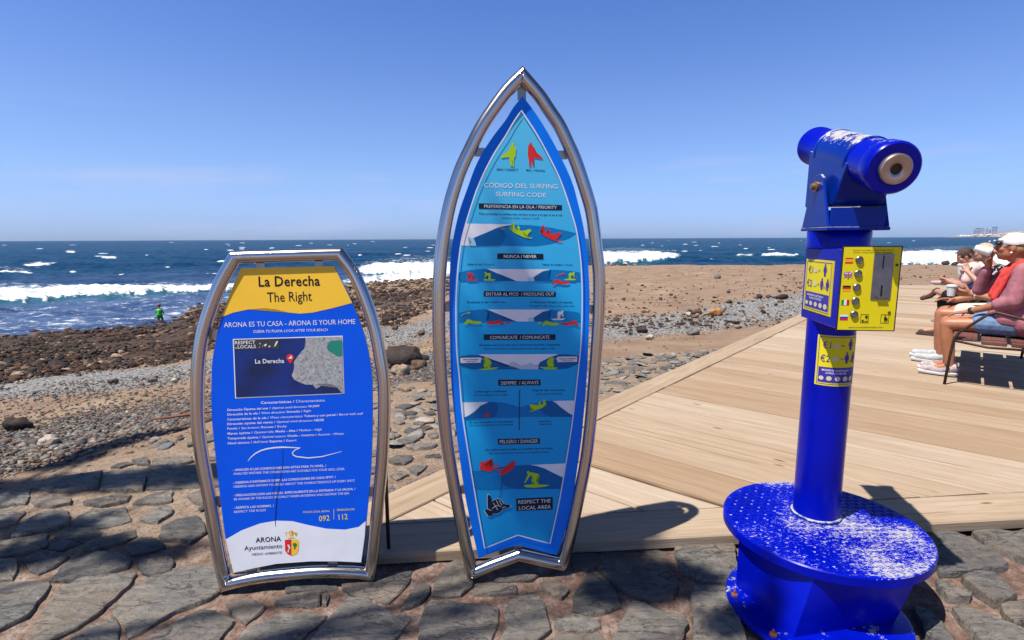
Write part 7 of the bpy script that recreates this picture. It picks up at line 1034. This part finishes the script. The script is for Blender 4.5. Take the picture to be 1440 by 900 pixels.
# --- person at the far end bent forward
pd = empty('person', label='person with brown hair and peach T-shirt bent forward at the far bench end', cat='person'); place(pd, 3.75)
hc = Vector((-.02, .41, .97)); HP, g, M_ = head_p(hc, (-.2, 1, -.55), (0, .4, 1), 1.0); K1, A1 = (-.17, .40, .58), (.09, .56, .62); K2, A2 = (.11, .46, .47), (.11, .50, .09)
sL, eL, wL = Vector((-.17, .33, .80)), Vector((-.21, .38, .56)), Vector((-.05, .56, .62)); sR, eR, wR = Vector((.17, .35, .80)), Vector((.20, .42, .56)), Vector((.07, .58, .62))
P_ = HP+[('c', (0, .27, .85), hc+Vector((0, -.04, -.03)), .055, .05), ('c', (-.07, 0, .50), (.07, 0, .50), .125, .125), ('c', (0, .03, .55), (0, .22, .74), .125, .12), ('c', (-.1, .31, .80), (.1, .32, .80), .08, .08),
   ('c', sL, eL, .048, .04), ('c', eL, wL, .04, .026), ('c', sR, eR, .048, .04), ('c', eR, wR, .04, .026), ('c', (-.09, 0, .48), K1, .08, .058), ('c', K1, A1, .053, .034), ('c', (.09, 0, .48), K2, .08, .058), ('c', K2, A2, .053, .034), ('c', A2, (.11, .62, .055), .034, .026)]+hand_p(wL, (.4, .6, .2), (.6, 0, .4), 1, .6)+hand_p(wR, (-.4, .6, .2), (-.6, 0, .4), 1, .6)
fuse('body', P_, FAIR, pd, .010)
fuse('t_shirt', [('c', (-.05, .0, .55), (.05, .0, .55), .155, .155), ('c', (0, .06, .60), (0, .25, .76), .155, .14), ('c', (-.11, .31, .81), (.11, .32, .81), .09, .09), ('c', sL, lerp(sL, eL, .6), .07, .066), ('c', sR, lerp(sR, eR, .6), .07, .066)], cloth('peach_cotton', (.85, .62, .56), .1), pd, .010, 3)
fuse('shorts', [('c', (-.07, 0, .48), (.07, 0, .48), .14, .14), ('c', (-.09, 0, .485), lerp((-.09, 0, .48), K1, .75), .105, .082), ('c', (.09, 0, .485), lerp((.09, 0, .48), K2, .75), .105, .082)], cloth('dark_blue_cotton', (.02, .035, .13), .2), pd, .010, 3)
fuse('hair', [('b', g(0, -.024, .034), (.088, .102, .094), M_), ('c', g(0, -.08, -.01), g(0, -.08, -.05), .055, .045), ('b', g(0, .05, .075), (.06, .045, .03), M_)], cloth('brown_hair', (.09, .055, .04), .35), pd, .009, 2, keep=lambda c_: (c_-hc).y < .05 or (c_-hc).z > .04)
for a, tt in ((Vector(A1)+Vector((.02, .0, .0)), Vector(A1)+Vector((.0, .20, -.03))), (Vector((A2[0], A2[1], .075)), Vector((.11, .69, .05)))): shoe(pd, a, tt, cloth('pale_pink_canvas', (.56, .40, .38), .1), simple('grey_sole', (.35, .30, .30), .7), .042)
# --- the child by the water
ch = empty('child', (-17.6, 26.95, float(land(-17.6, 26.95))+.06), math.radians(12), label='small child in bright green shirt and shorts standing on the lava rocks, seen from behind', cat='person'); hc = Vector((.01, .03, .90)); HP, g, M_ = head_p(hc, (-.1, 1, -.25), (0, .1, 1), .88)
fuse('body', HP+[('c', (0, 0, .72), (0, .02, .84), .035, .033), ('c', (0, 0, .42), (0, 0, .66), .08, .085), ('c', (-.06, 0, .40), (-.06, .01, .22), .055, .04), ('c', (-.06, .01, .22), (-.065, -.01, .05), .038, .026), ('c', (.07, 0, .40), (.10, .04, .22), .055, .04), ('c', (.10, .04, .22), (.11, .02, .06), .038, .026),
   ('c', (-.065, -.01, .035), (-.07, .08, .025), .026, .022), ('c', (.11, .02, .035), (.12, .10, .03), .026, .022), ('c', (-.11, 0, .68), (-.16, .03, .54), .032, .028), ('c', (-.16, .03, .54), (-.10, .13, .50), .026, .02), ('c', (.11, 0, .68), (.17, .03, .54), .032, .028), ('c', (.17, .03, .54), (.12, .13, .50), .026, .02)]
   + hand_p((-.10, .13, .50), (.3, 1, 0), (1, 0, 0), 1, .4, .6)+hand_p((.12, .13, .50), (-.3, 1, 0), (-1, 0, 0), 1, .4, .6), FAIR, ch, .008, 3)
GN = cloth('lime_green_cotton', (.10, .62, .09), .1)
fuse('shirt', [('c', (-.02, 0, .45), (.02, 0, .45), .108, .108), ('c', (0, 0, .46), (0, 0, .64), .115, .10), ('c', (-.08, 0, .68), (.08, 0, .68), .055, .055), ('c', (-.11, 0, .68), (-.155, .025, .56), .05, .046), ('c', (.11, 0, .68), (.165, .025, .56), .05, .046)], GN, ch, .009, 2)
fuse('shorts', [('c', (-.05, 0, .40), (.05, 0, .40), .088, .088), ('c', (-.06, 0, .38), (-.062, .01, .24), .068, .064), ('c', (.07, 0, .38), (.095, .035, .24), .068, .064)], cloth('green_cotton', (.03, .35, .10), .15), ch, .009, 2)
fuse('hair', [('b', g(0, -.022, .03), (.082, .095, .084), M_)], cloth('light_brown_hair', (.30, .15, .08), .3), ch, .008, 2, keep=lambda c_: (c_-hc).y < .03 or (c_-hc).z > .05)
# ---------------------------------------------------------------- the tree whose shade falls across the paving (it stands left of the camera)
LEAF = newmat('leaf', (.06, .10, .035), .6)[0]; BARK = simple('grey_bark', (.20, .16, .125), .9, 0, .3, 12, .6)
tr = empty('tree', (-5.4, -1.2, 0), label='tree standing left of the viewpoint, its leafy shade falling on the paving', cat='tree')
TO = Vector((-5.4, -1.2, 0)); bm = bmesh.new(); tube(bm, [(0, 0, -.1), (.05, .1, 1.5), (.2, .3, 3.2), (.5, .6, 4.6)], [.20, .16, .14, .11], 14)
shade = []     # shade patches wanted on the ground: x, y, radius x, radius y
def clump(gx, gy, h, r3, gz=0): k = (h-gz)/SUN.z; return (Vector((gx+SUN.x*k, gy+SUN.y*k, h)), r3)
CL = [clump(-2.95, 2.74, 6.6, (.45, .10, .2)), clump(-2.25, 2.80, 6.9, (.42, .09, .2)), clump(-1.7, 2.92, 7.1, (.32, .09, .2)), clump(-2.74, 3.15, 7.4, (.16, .12, .2)), clump(-2.72, 3.42, 7.3, (.15, .13, .2)), clump(-2.58, 3.68, 7.4, (.16, .08, .2)), clump(-3.4, 2.6, 6.8, (.4, .2, .2)),
      clump(-2.2, 2.33, 6.2, (.26, .045, .15)), clump(-1.85, 2.17, 6.0, (.24, .045, .15)), clump(-1.52, 2.12, 6.0, (.13, .04, .15)), clump(-2.1, 2.05, 6.1, (.16, .035, .15)),
      clump(.52, 1.97, 6.3, (.15, .06, .12)), clump(.42, 1.86, 6.5, (.15, .05, .12)), clump(.66, 1.90, 6.4, (.10, .05, .12)), clump(.80, 1.69, 6.2, (.12, .035, .12)),
      clump(.13, 1.98, 6.8, (.10, .07, .18), .62), clump(.18, 1.98, 6.7, (.08, .06, .15), .80), clump(.06, 1.97, 6.5, (.07, .05, .12), .45), clump(.30, 1.99, 6.6, (.10, .05, .1), .25)]
LV, LF = [], []
for c_, r3 in CL:
    a = TO+Vector((.5, .6, 4.6)); mid = a.lerp(c_, .5)+Vector((random.uniform(-.3, .3), random.uniform(-.2, .2), .35)); tube(bm, [q-TO for q in (a, a.lerp(mid, .5), mid, c_)], [.06, .04, .025, .008], 8)
    n = int(2100*(r3[0]*r3[1]/.1)**.6)
    for _ in range(n):
        while True:
            q = Vector((random.gauss(0, .48), random.gauss(0, .48), random.gauss(0, .48)))
            if q.length < 1.35: break
        p = c_-TO+Vector((q.x*r3[0], q.y*r3[1], q.z*r3[2])); d = Vector((random.gauss(0, 1), random.gauss(0, 1), random.gauss(0, .5))).normalized(); e_ = d.cross(Vector((random.gauss(0, .3), random.gauss(0, .3), 1))).normalized(); L = random.uniform(.05, .10); i0 = len(LV)
        LV += [p, p+d*L*.5+e_*L*.2, p+d*L, p+d*L*.5-e_*L*.2]; LF.append((i0, i0+1, i0+2, i0+3))
bobj('trunk', bm, BARK, tr, True); tag(mobj('crown', [tuple(v) for v in LV], np.array(LF), LEAF, tr), kind='stuff')
# ---------------------------------------------------------------- sea air
if HAZE:
    bm = bmesh.new(); box(bm, -9600, 9600, -9600, 9600, -5.8, 640); hz = bobj('haze', bm, None); hm = bpy.data.materials.new('haze'); hm.use_nodes = True; t = hm.node_tree; t.nodes.remove(t.nodes['Principled BSDF'])
    v = t.nodes.new('ShaderNodeVolumePrincipled'); v.inputs['Color'].default_value = (.86, .91, 1, 1); v.inputs['Density'].default_value = HAZE; v.inputs['Anisotropy'].default_value = .2
    t.links.new(v.outputs[0], t.nodes['Material Output'].inputs['Volume']); hz.data.materials.append(hm); tag(hz, kind='stuff')
